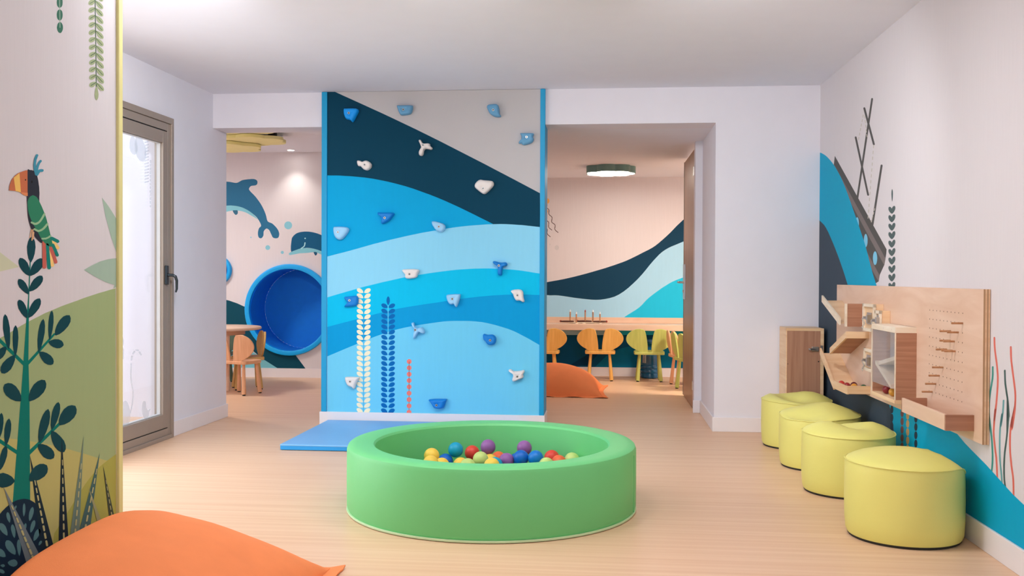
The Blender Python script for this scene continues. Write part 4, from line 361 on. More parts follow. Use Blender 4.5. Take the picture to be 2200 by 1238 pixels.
print_on(pt, 'blade_dashes', [[(3.127,.502),(3.131,.487),(3.132,.485),(3.135,.484),(3.137,.484),(3.138,.486),(3.133,.501),(3.132,.503),(3.129,.503),(3.127,.503)],[(3.134,.474),(3.139,.459),(3.14,.457),(3.143,.456),(3.146,.457),(3.146,.458),(3.142,.473),(3.14,.475),(3.137,.476),(3.135,.476)],[(3.142,.447),(3.147,.431),(3.148,.429),(3.152,.428),(3.154,.429),(3.155,.43),(3.151,.446),(3.149,.448),(3.146,.449),(3.143,.449)],[(3.15,.419),(3.155,.404),(3.156,.402),(3.16,.4),(3.163,.401),(3.164,.403),(3.159,.418),(3.157,.42),(3.154,.421),(3.151,.421)],[(3.158,.391),(3.163,.376),(3.165,.373),(3.168,.372),(3.172,.372),(3.173,.374),(3.168,.39),(3.166,.392),(3.162,.394),(3.159,.393)],[(3.166,.363),(3.171,.348),(3.173,.345),(3.177,.344),(3.18,.344),(3.181,.346),(3.177,.362),(3.175,.364),(3.17,.366),(3.167,.365)],[(3.174,.335),(3.179,.32),(3.181,.317),(3.186,.315),(3.189,.316),(3.19,.318),(3.186,.334),(3.183,.336),(3.179,.338),(3.175,.337)],[(3.182,.307),(3.187,.291),(3.189,.288),(3.194,.287),(3.198,.287),(3.199,.289),(3.194,.305),(3.192,.308),(3.187,.31),(3.183,.309)],[(3.191,.279),(3.195,.263),(3.198,.26),(3.203,.258),(3.207,.258),(3.208,.261),(3.203,.277),(3.2,.28),(3.196,.281),(3.192,.281)],[(3.199,.25),(3.204,.234),(3.206,.231),(3.211,.229),(3.216,.229),(3.217,.232),(3.212,.248),(3.209,.251),(3.204,.253),(3.2,.253)],[(3.295,.541),(3.296,.523),(3.296,.522),(3.298,.521),(3.3,.521),(3.301,.522),(3.3,.54),(3.299,.541),(3.297,.542),(3.296,.542)],[(3.296,.508),(3.296,.49),(3.297,.489),(3.299,.488),(3.301,.488),(3.302,.489),(3.302,.507),(3.301,.508),(3.299,.509),(3.296,.509)],[(3.296,.475),(3.297,.457),(3.298,.456),(3.3,.455),(3.303,.455),(3.304,.456),(3.303,.474),(3.302,.476),(3.3,.477),(3.297,.477)],[(3.297,.443),(3.297,.425),(3.299,.423),(3.301,.422),(3.304,.422),(3.305,.423),(3.304,.441),(3.303,.443),(3.301,.444),(3.298,.444)],[(3.297,.41),(3.298,.392),(3.299,.39),(3.302,.389),(3.305,.389),(3.307,.39),(3.306,.408),(3.305,.41),(3.302,.411),(3.299,.411)],[(3.298,.377),(3.299,.359),(3.3,.357),(3.303,.355),(3.307,.355),(3.308,.357),(3.307,.375),(3.306,.377),(3.303,.379),(3.3,.379)],[(3.299,.344),(3.3,.326),(3.301,.324),(3.304,.322),(3.308,.322),(3.309,.324),(3.309,.342),(3.307,.344),(3.304,.346),(3.3,.346)],[(3.3,.311),(3.3,.293),(3.302,.291),(3.305,.289),(3.309,.289),(3.311,.291),(3.31,.309),(3.308,.311),(3.305,.313),(3.301,.313)],[(3.3,.278),(3.301,.26),(3.303,.258),(3.307,.256),(3.31,.256),(3.312,.257),(3.311,.276),(3.31,.278),(3.306,.28),(3.302,.28)],[(3.301,.245),(3.302,.227),(3.304,.225),(3.308,.223),(3.312,.222),(3.313,.224),(3.312,.242),(3.311,.245),(3.307,.247),(3.303,.247)],[(3.302,.212),(3.303,.194),(3.304,.191),(3.309,.189),(3.313,.189),(3.314,.191),(3.314,.209),(3.312,.212),(3.308,.214),(3.304,.214)],[(3.42,.504),(3.417,.486),(3.417,.484),(3.419,.483),(3.421,.483),(3.423,.484),(3.426,.503),(3.425,.504),(3.423,.505),(3.421,.505)],[(3.414,.471),(3.411,.453),(3.411,.451),(3.414,.45),(3.416,.45),(3.417,.451),(3.42,.469),(3.42,.471),(3.417,.472),(3.415,.472)],[(3.408,.438),(3.404,.419),(3.405,.418),(3.408,.416),(3.41,.416),(3.412,.417),(3.415,.436),(3.414,.437),(3.412,.439),(3.409,.439)],[(3.401,.405),(3.398,.386),(3.399,.385),(3.402,.383),(3.405,.383),(3.406,.384),(3.409,.402),(3.409,.404),(3.406,.406),(3.403,.406)],[(3.395,.372),(3.392,.353),(3.393,.351),(3.396,.35),(3.399,.35),(3.401,.351),(3.404,.369),(3.403,.371),(3.4,.373),(3.397,.373)],[(3.389,.339),(3.386,.321),(3.387,.319),(3.39,.317),(3.394,.317),(3.395,.318),(3.399,.336),(3.397,.338),(3.394,.34),(3.391,.34)],[(3.383,.306),(3.38,.288),(3.381,.286),(3.385,.284),(3.388,.284),(3.39,.285),(3.393,.303),(3.392,.305),(3.389,.307),(3.385,.307)],[(3.377,.273),(3.374,.255),(3.375,.253),(3.379,.251),(3.383,.251),(3.385,.252),(3.388,.27),(3.386,.272),(3.383,.274),(3.379,.275)],[(3.371,.241),(3.368,.223),(3.369,.22),(3.373,.218),(3.377,.218),(3.379,.219),(3.382,.237),(3.381,.24),(3.377,.242),(3.373,.242)],[(3.53,.463),(3.522,.445),(3.523,.444),(3.525,.443),(3.527,.442),(3.528,.443),(3.536,.461),(3.535,.463),(3.533,.464),(3.531,.464)],[(3.515,.43),(3.508,.413),(3.509,.411),(3.511,.41),(3.514,.409),(3.516,.41),(3.523,.428),(3.522,.43),(3.52,.431),(3.517,.431)],[(3.502,.398),(3.494,.381),(3.495,.379),(3.498,.377),(3.501,.377),(3.503,.378),(3.51,.395),(3.51,.397),(3.507,.399),(3.503,.399)],[(3.488,.366),(3.481,.348),(3.481,.346),(3.485,.344),(3.488,.344),(3.49,.345),(3.498,.363),(3.497,.365),(3.494,.367),(3.49,.367)],[(3.474,.334),(3.467,.317),(3.468,.314),(3.471,.312),(3.475,.312),(3.478,.313),(3.485,.331),(3.484,.333),(3.481,.335),(3.477,.336)],[(3.461,.303),(3.454,.285),(3.454,.283),(3.458,.28),(3.463,.28),(3.465,.281),(3.472,.299),(3.471,.301),(3.468,.303),(3.463,.304)],[(3.447,.271),(3.44,.254),(3.441,.251),(3.445,.249),(3.45,.248),(3.453,.249),(3.46,.267),(3.459,.27),(3.455,.272),(3.45,.273)],[(3.434,.24),(3.427,.223),(3.428,.22),(3.432,.217),(3.437,.216),(3.44,.218),(3.447,.235),(3.446,.238),(3.442,.241),(3.437,.241)],[(3.598,.405),(3.602,.391),(3.603,.39),(3.604,.389),(3.605,.39),(3.606,.39),(3.601,.405),(3.6,.406),(3.599,.406),(3.598,.406)],[(3.605,.379),(3.61,.364),(3.611,.363),(3.612,.363),(3.614,.363),(3.614,.363),(3.61,.378),(3.609,.379),(3.607,.38),(3.606,.38)],[(3.613,.352),(3.618,.338),(3.619,.336),(3.621,.336),(3.622,.336),(3.623,.337),(3.618,.351),(3.617,.353),(3.615,.353),(3.614,.353)],[(3.621,.326),(3.626,.311),(3.627,.309),(3.629,.309),(3.631,.309),(3.631,.31),(3.627,.325),(3.626,.326),(3.623,.327),(3.622,.326)],[(3.629,.299),(3.634,.284),(3.635,.282),(3.637,.282),(3.639,.282),(3.64,.283),(3.635,.298),(3.634,.299),(3.632,.3),(3.63,.3)],[(3.637,.272),(3.642,.257),(3.643,.255),(3.646,.254),(3.648,.255),(3.648,.256),(3.644,.271),(3.643,.272),(3.64,.273),(3.638,.273)],[(3.645,.245),(3.65,.23),(3.651,.228),(3.654,.227),(3.656,.227),(3.657,.228),(3.652,.243),(3.651,.245),(3.648,.246),(3.646,.246)],[(2.996,.447),(3.003,.434),(3.005,.432),(3.008,.431),(3.01,.432),(3.01,.434),(3.002,.447),(3.001,.448),(2.998,.449),(2.996,.448)],[(3.009,.423),(3.017,.409),(3.019,.408),(3.022,.407),(3.024,.408),(3.024,.409),(3.017,.423),(3.015,.425),(3.011,.425),(3.009,.425)],[(3.023,.399),(3.03,.385),(3.033,.383),(3.037,.382),(3.039,.383),(3.039,.385),(3.031,.399),(3.029,.401),(3.025,.402),(3.023,.401)],[(3.037,.374),(3.044,.361),(3.047,.358),(3.051,.357),(3.054,.358),(3.054,.36),(3.046,.374),(3.043,.376),(3.039,.377),(3.037,.376)],[(3.05,.349),(3.058,.336),(3.061,.333),(3.065,.332),(3.068,.333),(3.068,.336),(3.061,.349),(3.058,.352),(3.053,.353),(3.05,.352)],[(3.064,.325),(3.072,.311),(3.075,.308),(3.08,.307),(3.083,.308),(3.083,.311),(3.075,.324),(3.072,.327),(3.067,.328),(3.064,.327)],[(3.079,.3),(3.087,.286),(3.09,.283),(3.095,.281),(3.098,.282),(3.098,.285),(3.09,.299),(3.087,.302),(3.082,.304),(3.079,.302)],[(3.093,.274),(3.101,.26),(3.104,.257),(3.11,.256),(3.113,.257),(3.113,.26),(3.105,.274),(3.102,.277),(3.096,.279),(3.093,.277)],[(3.107,.249),(3.115,.235),(3.119,.231),(3.125,.23),(3.128,.231),(3.128,.234),(3.12,.248),(3.116,.252),(3.111,.253),(3.107,.252)]], -.0064, paint((186, 184, 132)), join=True)
pr = print_on(pt, 'parrot', [(3.088,1.46),(3.088,1.469),(3.089,1.479),(3.09,1.489),(3.091,1.5),(3.091,1.512),(3.09,1.526),(3.09,1.539),(3.091,1.548),(3.094,1.552),(3.097,1.552),(3.101,1.551),(3.105,1.55),(3.11,1.551),(3.114,1.551),(3.119,1.551),(3.123,1.55),(3.127,1.55),(3.131,1.549),(3.134,1.548),(3.138,1.545),(3.141,1.543),(3.144,1.539),(3.147,1.535),(3.149,1.53),(3.151,1.525),(3.153,1.519),(3.155,1.512),(3.156,1.506),(3.158,1.5),(3.159,1.493),(3.159,1.486),(3.16,1.48),(3.16,1.473),(3.159,1.466),(3.159,1.458),(3.159,1.451),(3.159,1.442),(3.16,1.434),(3.161,1.425),(3.162,1.414),(3.164,1.402),(3.166,1.389),(3.168,1.375),(3.17,1.361),(3.173,1.347),(3.176,1.332),(3.178,1.319),(3.177,1.31),(3.172,1.308),(3.164,1.31),(3.156,1.314),(3.149,1.318),(3.143,1.321),(3.139,1.324),(3.134,1.327),(3.129,1.332),(3.123,1.339),(3.117,1.346),(3.112,1.354),(3.107,1.362),(3.103,1.369),(3.099,1.378),(3.096,1.386),(3.094,1.395),(3.092,1.404),(3.091,1.414),(3.09,1.423),(3.09,1.432),(3.089,1.44),(3.088,1.446),(3.088,1.453)], -.0052, paint((44, 48, 60)))
print_on(pr, 'beak', [(3.091,1.548),(3.085,1.547),(3.079,1.546),(3.073,1.544),(3.066,1.542),(3.057,1.539),(3.047,1.536),(3.037,1.532),(3.029,1.527),(3.021,1.523),(3.015,1.518),(3.009,1.513),(3.004,1.508),(3,1.503),(2.997,1.497),(2.994,1.492),(2.992,1.487),(2.991,1.483),(2.991,1.479),(2.99,1.475),(2.99,1.472),(3.022,1.473),(3.052,1.471),(3.091,1.472)], -.0055, paint((196, 112, 76)))
print_on(pr, 'beak_stripe', [(3.015,1.516),(3.029,1.524),(3.046,1.534),(3.054,1.471),(3.025,1.473)], -.0058, paint((236, 192, 104)))
print_on(pr, 'lower_beak', [(3.05,1.471),(3.053,1.47),(3.056,1.468),(3.059,1.467),(3.062,1.466),(3.066,1.464),(3.07,1.464),(3.074,1.463),(3.078,1.462),(3.082,1.462),(3.085,1.462),(3.089,1.462),(3.092,1.462),(3.092,1.473)], -.0058, paint((222, 140, 92)))
print_on(pr, 'wing', [(3.12,1.467),(3.125,1.467),(3.131,1.466),(3.137,1.465),(3.143,1.463),(3.147,1.46),(3.15,1.458),(3.154,1.454),(3.159,1.449),(3.166,1.441),(3.174,1.432),(3.182,1.421),(3.189,1.412),(3.194,1.405),(3.198,1.398),(3.202,1.391),(3.206,1.382),(3.211,1.372),(3.216,1.36),(3.222,1.347),(3.226,1.336),(3.231,1.326),(3.235,1.316),(3.238,1.308),(3.238,1.302),(3.235,1.298),(3.23,1.297),(3.223,1.297),(3.216,1.299),(3.208,1.301),(3.198,1.305),(3.188,1.31),(3.179,1.315),(3.171,1.321),(3.163,1.329),(3.156,1.337),(3.149,1.345),(3.14,1.353),(3.132,1.361),(3.123,1.369),(3.116,1.377),(3.11,1.385),(3.105,1.392),(3.101,1.399),(3.097,1.406),(3.094,1.415),(3.092,1.424),(3.091,1.432),(3.091,1.44),(3.092,1.446),(3.094,1.45),(3.097,1.454),(3.1,1.457),(3.104,1.461),(3.109,1.463),(3.114,1.465)], -.0058, paint((48, 130, 98)))
print_on(pr, 'wing_stripes', [[(3.111,1.372),(3.116,1.371),(3.122,1.369),(3.128,1.368),(3.136,1.368),(3.144,1.369),(3.152,1.372),(3.159,1.375),(3.167,1.38),(3.174,1.386),(3.181,1.393),(3.188,1.4),(3.194,1.407),(3.195,1.41),(3.192,1.412),(3.188,1.412),(3.184,1.41),(3.177,1.403),(3.17,1.395),(3.164,1.389),(3.158,1.384),(3.152,1.38),(3.146,1.378),(3.14,1.376),(3.135,1.375),(3.131,1.375),(3.127,1.376),(3.121,1.377),(3.115,1.378),(3.111,1.378),(3.108,1.376),(3.108,1.374)], [(3.127,1.35),(3.133,1.349),(3.14,1.347),(3.147,1.345),(3.156,1.345),(3.164,1.347),(3.172,1.349),(3.179,1.352),(3.186,1.355),(3.193,1.359),(3.2,1.364),(3.206,1.369),(3.212,1.373),(3.213,1.376),(3.211,1.378),(3.207,1.379),(3.203,1.377),(3.196,1.373),(3.19,1.368),(3.184,1.364),(3.178,1.36),(3.172,1.357),(3.166,1.355),(3.16,1.353),(3.155,1.352),(3.15,1.352),(3.145,1.353),(3.138,1.355),(3.132,1.357),(3.127,1.356),(3.124,1.354),(3.124,1.352)], [(3.176,1.32),(3.183,1.32),(3.189,1.321),(3.197,1.321),(3.204,1.323),(3.211,1.325),(3.217,1.327),(3.223,1.33),(3.229,1.332),(3.232,1.334),(3.231,1.336),(3.228,1.338),(3.224,1.337),(3.217,1.335),(3.212,1.332),(3.206,1.33),(3.201,1.329),(3.195,1.327),(3.188,1.327),(3.182,1.326),(3.175,1.326),(3.171,1.325),(3.17,1.322),(3.172,1.32)]], -.0061, paint((150, 190, 150)), join=True)
print_on(pr, 'crest', [[(3.147,1.542),(3.145,1.548),(3.143,1.554),(3.141,1.56),(3.139,1.566),(3.14,1.571),(3.14,1.577),(3.142,1.583),(3.143,1.588),(3.145,1.592),(3.148,1.596),(3.15,1.6),(3.153,1.604),(3.153,1.607),(3.149,1.609),(3.143,1.608),(3.139,1.605),(3.137,1.601),(3.134,1.597),(3.131,1.593),(3.129,1.588),(3.128,1.583),(3.126,1.576),(3.125,1.57),(3.125,1.564),(3.126,1.557),(3.128,1.551),(3.131,1.545),(3.133,1.539),(3.136,1.536),(3.142,1.536),(3.146,1.539)], [(3.15,1.541),(3.151,1.547),(3.152,1.554),(3.153,1.559),(3.155,1.564),(3.157,1.569),(3.159,1.572),(3.162,1.576),(3.164,1.579),(3.166,1.581),(3.168,1.582),(3.17,1.584),(3.173,1.586),(3.174,1.589),(3.172,1.591),(3.167,1.592),(3.162,1.59),(3.16,1.588),(3.157,1.586),(3.155,1.584),(3.152,1.581),(3.149,1.578),(3.146,1.574),(3.144,1.57),(3.141,1.565),(3.14,1.559),(3.138,1.553),(3.137,1.547),(3.136,1.541),(3.137,1.538),(3.142,1.537),(3.147,1.538)], [(3.153,1.538),(3.156,1.542),(3.159,1.545),(3.162,1.548),(3.164,1.55),(3.166,1.55),(3.168,1.551),(3.173,1.551),(3.178,1.552),(3.183,1.554),(3.185,1.558),(3.183,1.561),(3.177,1.561),(3.172,1.561),(3.168,1.56),(3.161,1.559),(3.154,1.556),(3.149,1.552),(3.146,1.548),(3.142,1.544),(3.139,1.541),(3.138,1.537),(3.142,1.535),(3.148,1.535)]], -.0055, paint((62, 146, 172)))
print_on(pr, 'tail_feather', [[(3.176,1.311),(3.177,1.226),(3.18,1.222),(3.189,1.22),(3.197,1.222),(3.2,1.226),(3.199,1.312),(3.196,1.317),(3.187,1.318),(3.179,1.316)], [(3.212,1.297),(3.247,1.242),(3.253,1.239),(3.261,1.239),(3.268,1.242),(3.268,1.247),(3.233,1.302),(3.228,1.305),(3.219,1.305),(3.213,1.301)]], -.0055, paint((192, 98, 86)))
print_on(pr, 'tail_feather', [[(3.196,1.302),(3.207,1.223),(3.211,1.219),(3.218,1.218),(3.225,1.22),(3.228,1.224),(3.216,1.303),(3.212,1.307),(3.205,1.308),(3.198,1.306)], [(3.231,1.301),(3.259,1.266),(3.265,1.264),(3.272,1.264),(3.277,1.267),(3.277,1.271),(3.249,1.306),(3.244,1.309),(3.236,1.308),(3.231,1.305)], [(3.228,1.321),(3.265,1.312),(3.273,1.312),(3.28,1.315),(3.281,1.319),(3.275,1.323),(3.238,1.332),(3.23,1.332),(3.224,1.329),(3.223,1.325)]], -.0058, paint((20, 128, 118)))
print_on(pr, 'tail_feather', [[(3.203,1.299),(3.228,1.231),(3.233,1.228),(3.24,1.227),(3.246,1.23),(3.248,1.234),(3.222,1.302),(3.218,1.306),(3.211,1.306),(3.204,1.303)], [(3.232,1.313),(3.263,1.291),(3.27,1.289),(3.278,1.29),(3.282,1.294),(3.28,1.298),(3.249,1.321),(3.242,1.323),(3.234,1.322),(3.23,1.318)]], -.0054, paint((240, 204, 128)))
print_on(pr, 'feet', [[(3.11,1.351),(3.102,1.325),(3.102,1.323),(3.104,1.323),(3.106,1.323),(3.107,1.324),(3.116,1.35),(3.115,1.352),(3.114,1.352),(3.111,1.352)], [(3.118,1.351),(3.112,1.315),(3.113,1.314),(3.115,1.314),(3.117,1.314),(3.118,1.315),(3.124,1.351),(3.123,1.352),(3.121,1.353),(3.119,1.352)], [(3.123,1.343),(3.12,1.32),(3.12,1.319),(3.122,1.318),(3.124,1.319),(3.126,1.32),(3.129,1.343),(3.128,1.344),(3.126,1.345),(3.124,1.344)]], -.0061, paint((224, 176, 136)), join=True)
print_on(pr, 'eye', [[(3.12,1.512),(3.12,1.511),(3.119,1.509),(3.118,1.508),(3.116,1.507),(3.114,1.507),(3.113,1.508),(3.111,1.508),(3.111,1.51),(3.11,1.511),(3.111,1.513),(3.111,1.514),(3.113,1.515),(3.114,1.516),(3.116,1.516),(3.118,1.516),(3.119,1.515),(3.12,1.514)], [(3.083,1.515),(3.083,1.514),(3.082,1.514),(3.081,1.513),(3.08,1.512),(3.079,1.512),(3.078,1.512),(3.077,1.513),(3.077,1.514),(3.076,1.515),(3.077,1.516),(3.077,1.516),(3.078,1.517),(3.079,1.518),(3.08,1.518),(3.081,1.517),(3.082,1.517),(3.083,1.516)]], -.0061, paint((24, 22, 26)), join=True)

# ================================================================ mural on the right wall
print_on(wr, 'sea_wave', [(3.465,2.172),(3.436,2.167),(3.407,2.161),(3.377,2.155),(3.341,2.146),(3.298,2.135),(3.251,2.122),(3.2,2.106),(3.147,2.087),(3.09,2.065),(3.029,2.04),(2.968,2.012),(2.907,1.982),(2.849,1.95),(2.792,1.918),(2.733,1.881),(2.668,1.836),(2.593,1.78),(2.512,1.716),(2.432,1.651),(2.36,1.593),(2.298,1.543),(2.243,1.497),(2.189,1.452),(2.132,1.401),(2.078,1.345),(2.025,1.287),(1.965,1.225),(1.888,1.159),(1.791,1.089),(1.681,1.017),(1.565,.945),(1.448,.877),(1.33,.812),(1.21,.75),(1.091,.692),(.973,.638),(.856,.586),(.739,.537),(.628,.493),(.525,.457),(.433,.431),(.35,.413),(.268,.396),(.18,.377),(.091,.355),(.001,.332),(-.093,.309),(-.195,.29),(-.308,.274),(-.427,.261),(-.543,.249),(-.65,.238),(-.656,-.043),(-.203,-.018),(.313,-.013),(1.691,.003),(3.39,-.008)], .0022, paint((0, 164, 202)))
print_on(wr, 'deep_wave', [(3.447,1.65),(3.386,1.633),(3.327,1.617),(3.266,1.599),(3.202,1.573),(3.131,1.538),(3.057,1.495),(2.983,1.451),(2.915,1.408),(2.852,1.367),(2.791,1.325),(2.735,1.285),(2.687,1.25),(2.654,1.225),(2.631,1.206),(2.604,1.184),(2.559,1.147),(2.491,1.093),(2.41,1.028),(2.32,.959),(2.225,.891),(2.119,.823),(2.003,.754),(1.894,.689),(1.804,.63),(1.734,.577),(1.677,.527),(1.63,.483),(1.593,.446),(1.569,.42),(1.556,.402),(1.548,.386),(1.538,.364),(1.523,.337),(1.508,.307),(1.494,.273),(1.481,.234),(1.472,.187),(1.464,.135),(1.457,.08),(1.45,.026),(3.39,-.008)], .0028, paint((58, 72, 86)))
ship = print_on(wr, 'sunken_ship', [(2.956,2.081),(1.685,1.37),(1.692,1.343),(1.726,1.281),(1.816,1.222),(1.844,1.18),(1.917,1.165),(2.235,1.163),(2.771,1.454),(3.002,1.982)], .0005, paint((86, 84, 82)))
print_on(ship, 'hull_stripe', [[(2.973,2.021),(1.704,1.316),(1.729,1.276),(3.002,1.984)], [(2.37,1.507),(1.821,1.217),(1.841,1.177),(2.18,1.351)]], .0008, paint((124, 114, 112)))
print_on(ship, 'porthole', [[(1.875,1.322),(1.878,1.308),(1.885,1.295),(1.897,1.286),(1.912,1.281),(1.929,1.281),(1.944,1.286),(1.957,1.296),(1.965,1.309),(1.969,1.324),(1.966,1.338),(1.958,1.351),(1.946,1.36),(1.931,1.365),(1.915,1.365),(1.899,1.359),(1.887,1.349),(1.879,1.336)],[(2.089,1.438),(2.091,1.423),(2.098,1.411),(2.11,1.402),(2.124,1.397),(2.139,1.398),(2.154,1.403),(2.166,1.413),(2.174,1.426),(2.177,1.441),(2.175,1.456),(2.167,1.468),(2.156,1.477),(2.142,1.482),(2.126,1.481),(2.112,1.475),(2.1,1.465),(2.092,1.452)],[(2.296,1.558),(2.298,1.544),(2.305,1.532),(2.317,1.523),(2.331,1.519),(2.346,1.52),(2.361,1.525),(2.373,1.535),(2.381,1.548),(2.384,1.562),(2.382,1.577),(2.374,1.589),(2.363,1.597),(2.349,1.601),(2.333,1.6),(2.319,1.595),(2.307,1.585),(2.299,1.572)],[(2.491,1.681),(2.493,1.669),(2.5,1.658),(2.511,1.65),(2.525,1.647),(2.541,1.648),(2.555,1.653),(2.567,1.663),(2.575,1.674),(2.578,1.687),(2.575,1.7),(2.568,1.711),(2.557,1.718),(2.543,1.722),(2.528,1.72),(2.514,1.715),(2.502,1.706),(2.494,1.694)],[(2.701,1.807),(2.704,1.798),(2.71,1.789),(2.72,1.784),(2.732,1.781),(2.746,1.782),(2.759,1.787),(2.77,1.794),(2.777,1.804),(2.779,1.814),(2.777,1.824),(2.771,1.833),(2.761,1.838),(2.748,1.841),(2.734,1.839),(2.722,1.835),(2.711,1.827),(2.704,1.818)],[(2.899,1.93),(2.901,1.922),(2.907,1.916),(2.915,1.912),(2.926,1.91),(2.938,1.911),(2.949,1.915),(2.958,1.921),(2.964,1.929),(2.967,1.937),(2.965,1.944),(2.959,1.951),(2.95,1.955),(2.939,1.957),(2.928,1.955),(2.917,1.952),(2.908,1.945),(2.902,1.938)]], .001, paint((128, 200, 230)))
print_on(ship, 'mast', [[(2.037,2.325),(2.362,1.732),(2.358,1.726),(2.342,1.723),(2.325,1.722),(2.316,1.726),(1.995,2.316),(1.999,2.321),(2.013,2.326),(2.029,2.328)], [(2.215,2.295),(1.991,2.033),(1.981,2.027),(1.964,2.024),(1.95,2.026),(1.948,2.03),(2.168,2.29),(2.179,2.296),(2.198,2.3),(2.212,2.299)], [(2.418,2.137),(2.108,1.727),(2.098,1.723),(2.082,1.721),(2.069,1.722),(2.066,1.726),(2.371,2.133),(2.382,2.138),(2.4,2.142),(2.414,2.141)], [(1.822,1.884),(2.007,1.536),(2.003,1.53),(1.988,1.527),(1.971,1.527),(1.962,1.531),(1.78,1.877),(1.784,1.882),(1.798,1.886),(1.813,1.887)]], .0007, paint((86, 84, 82)))
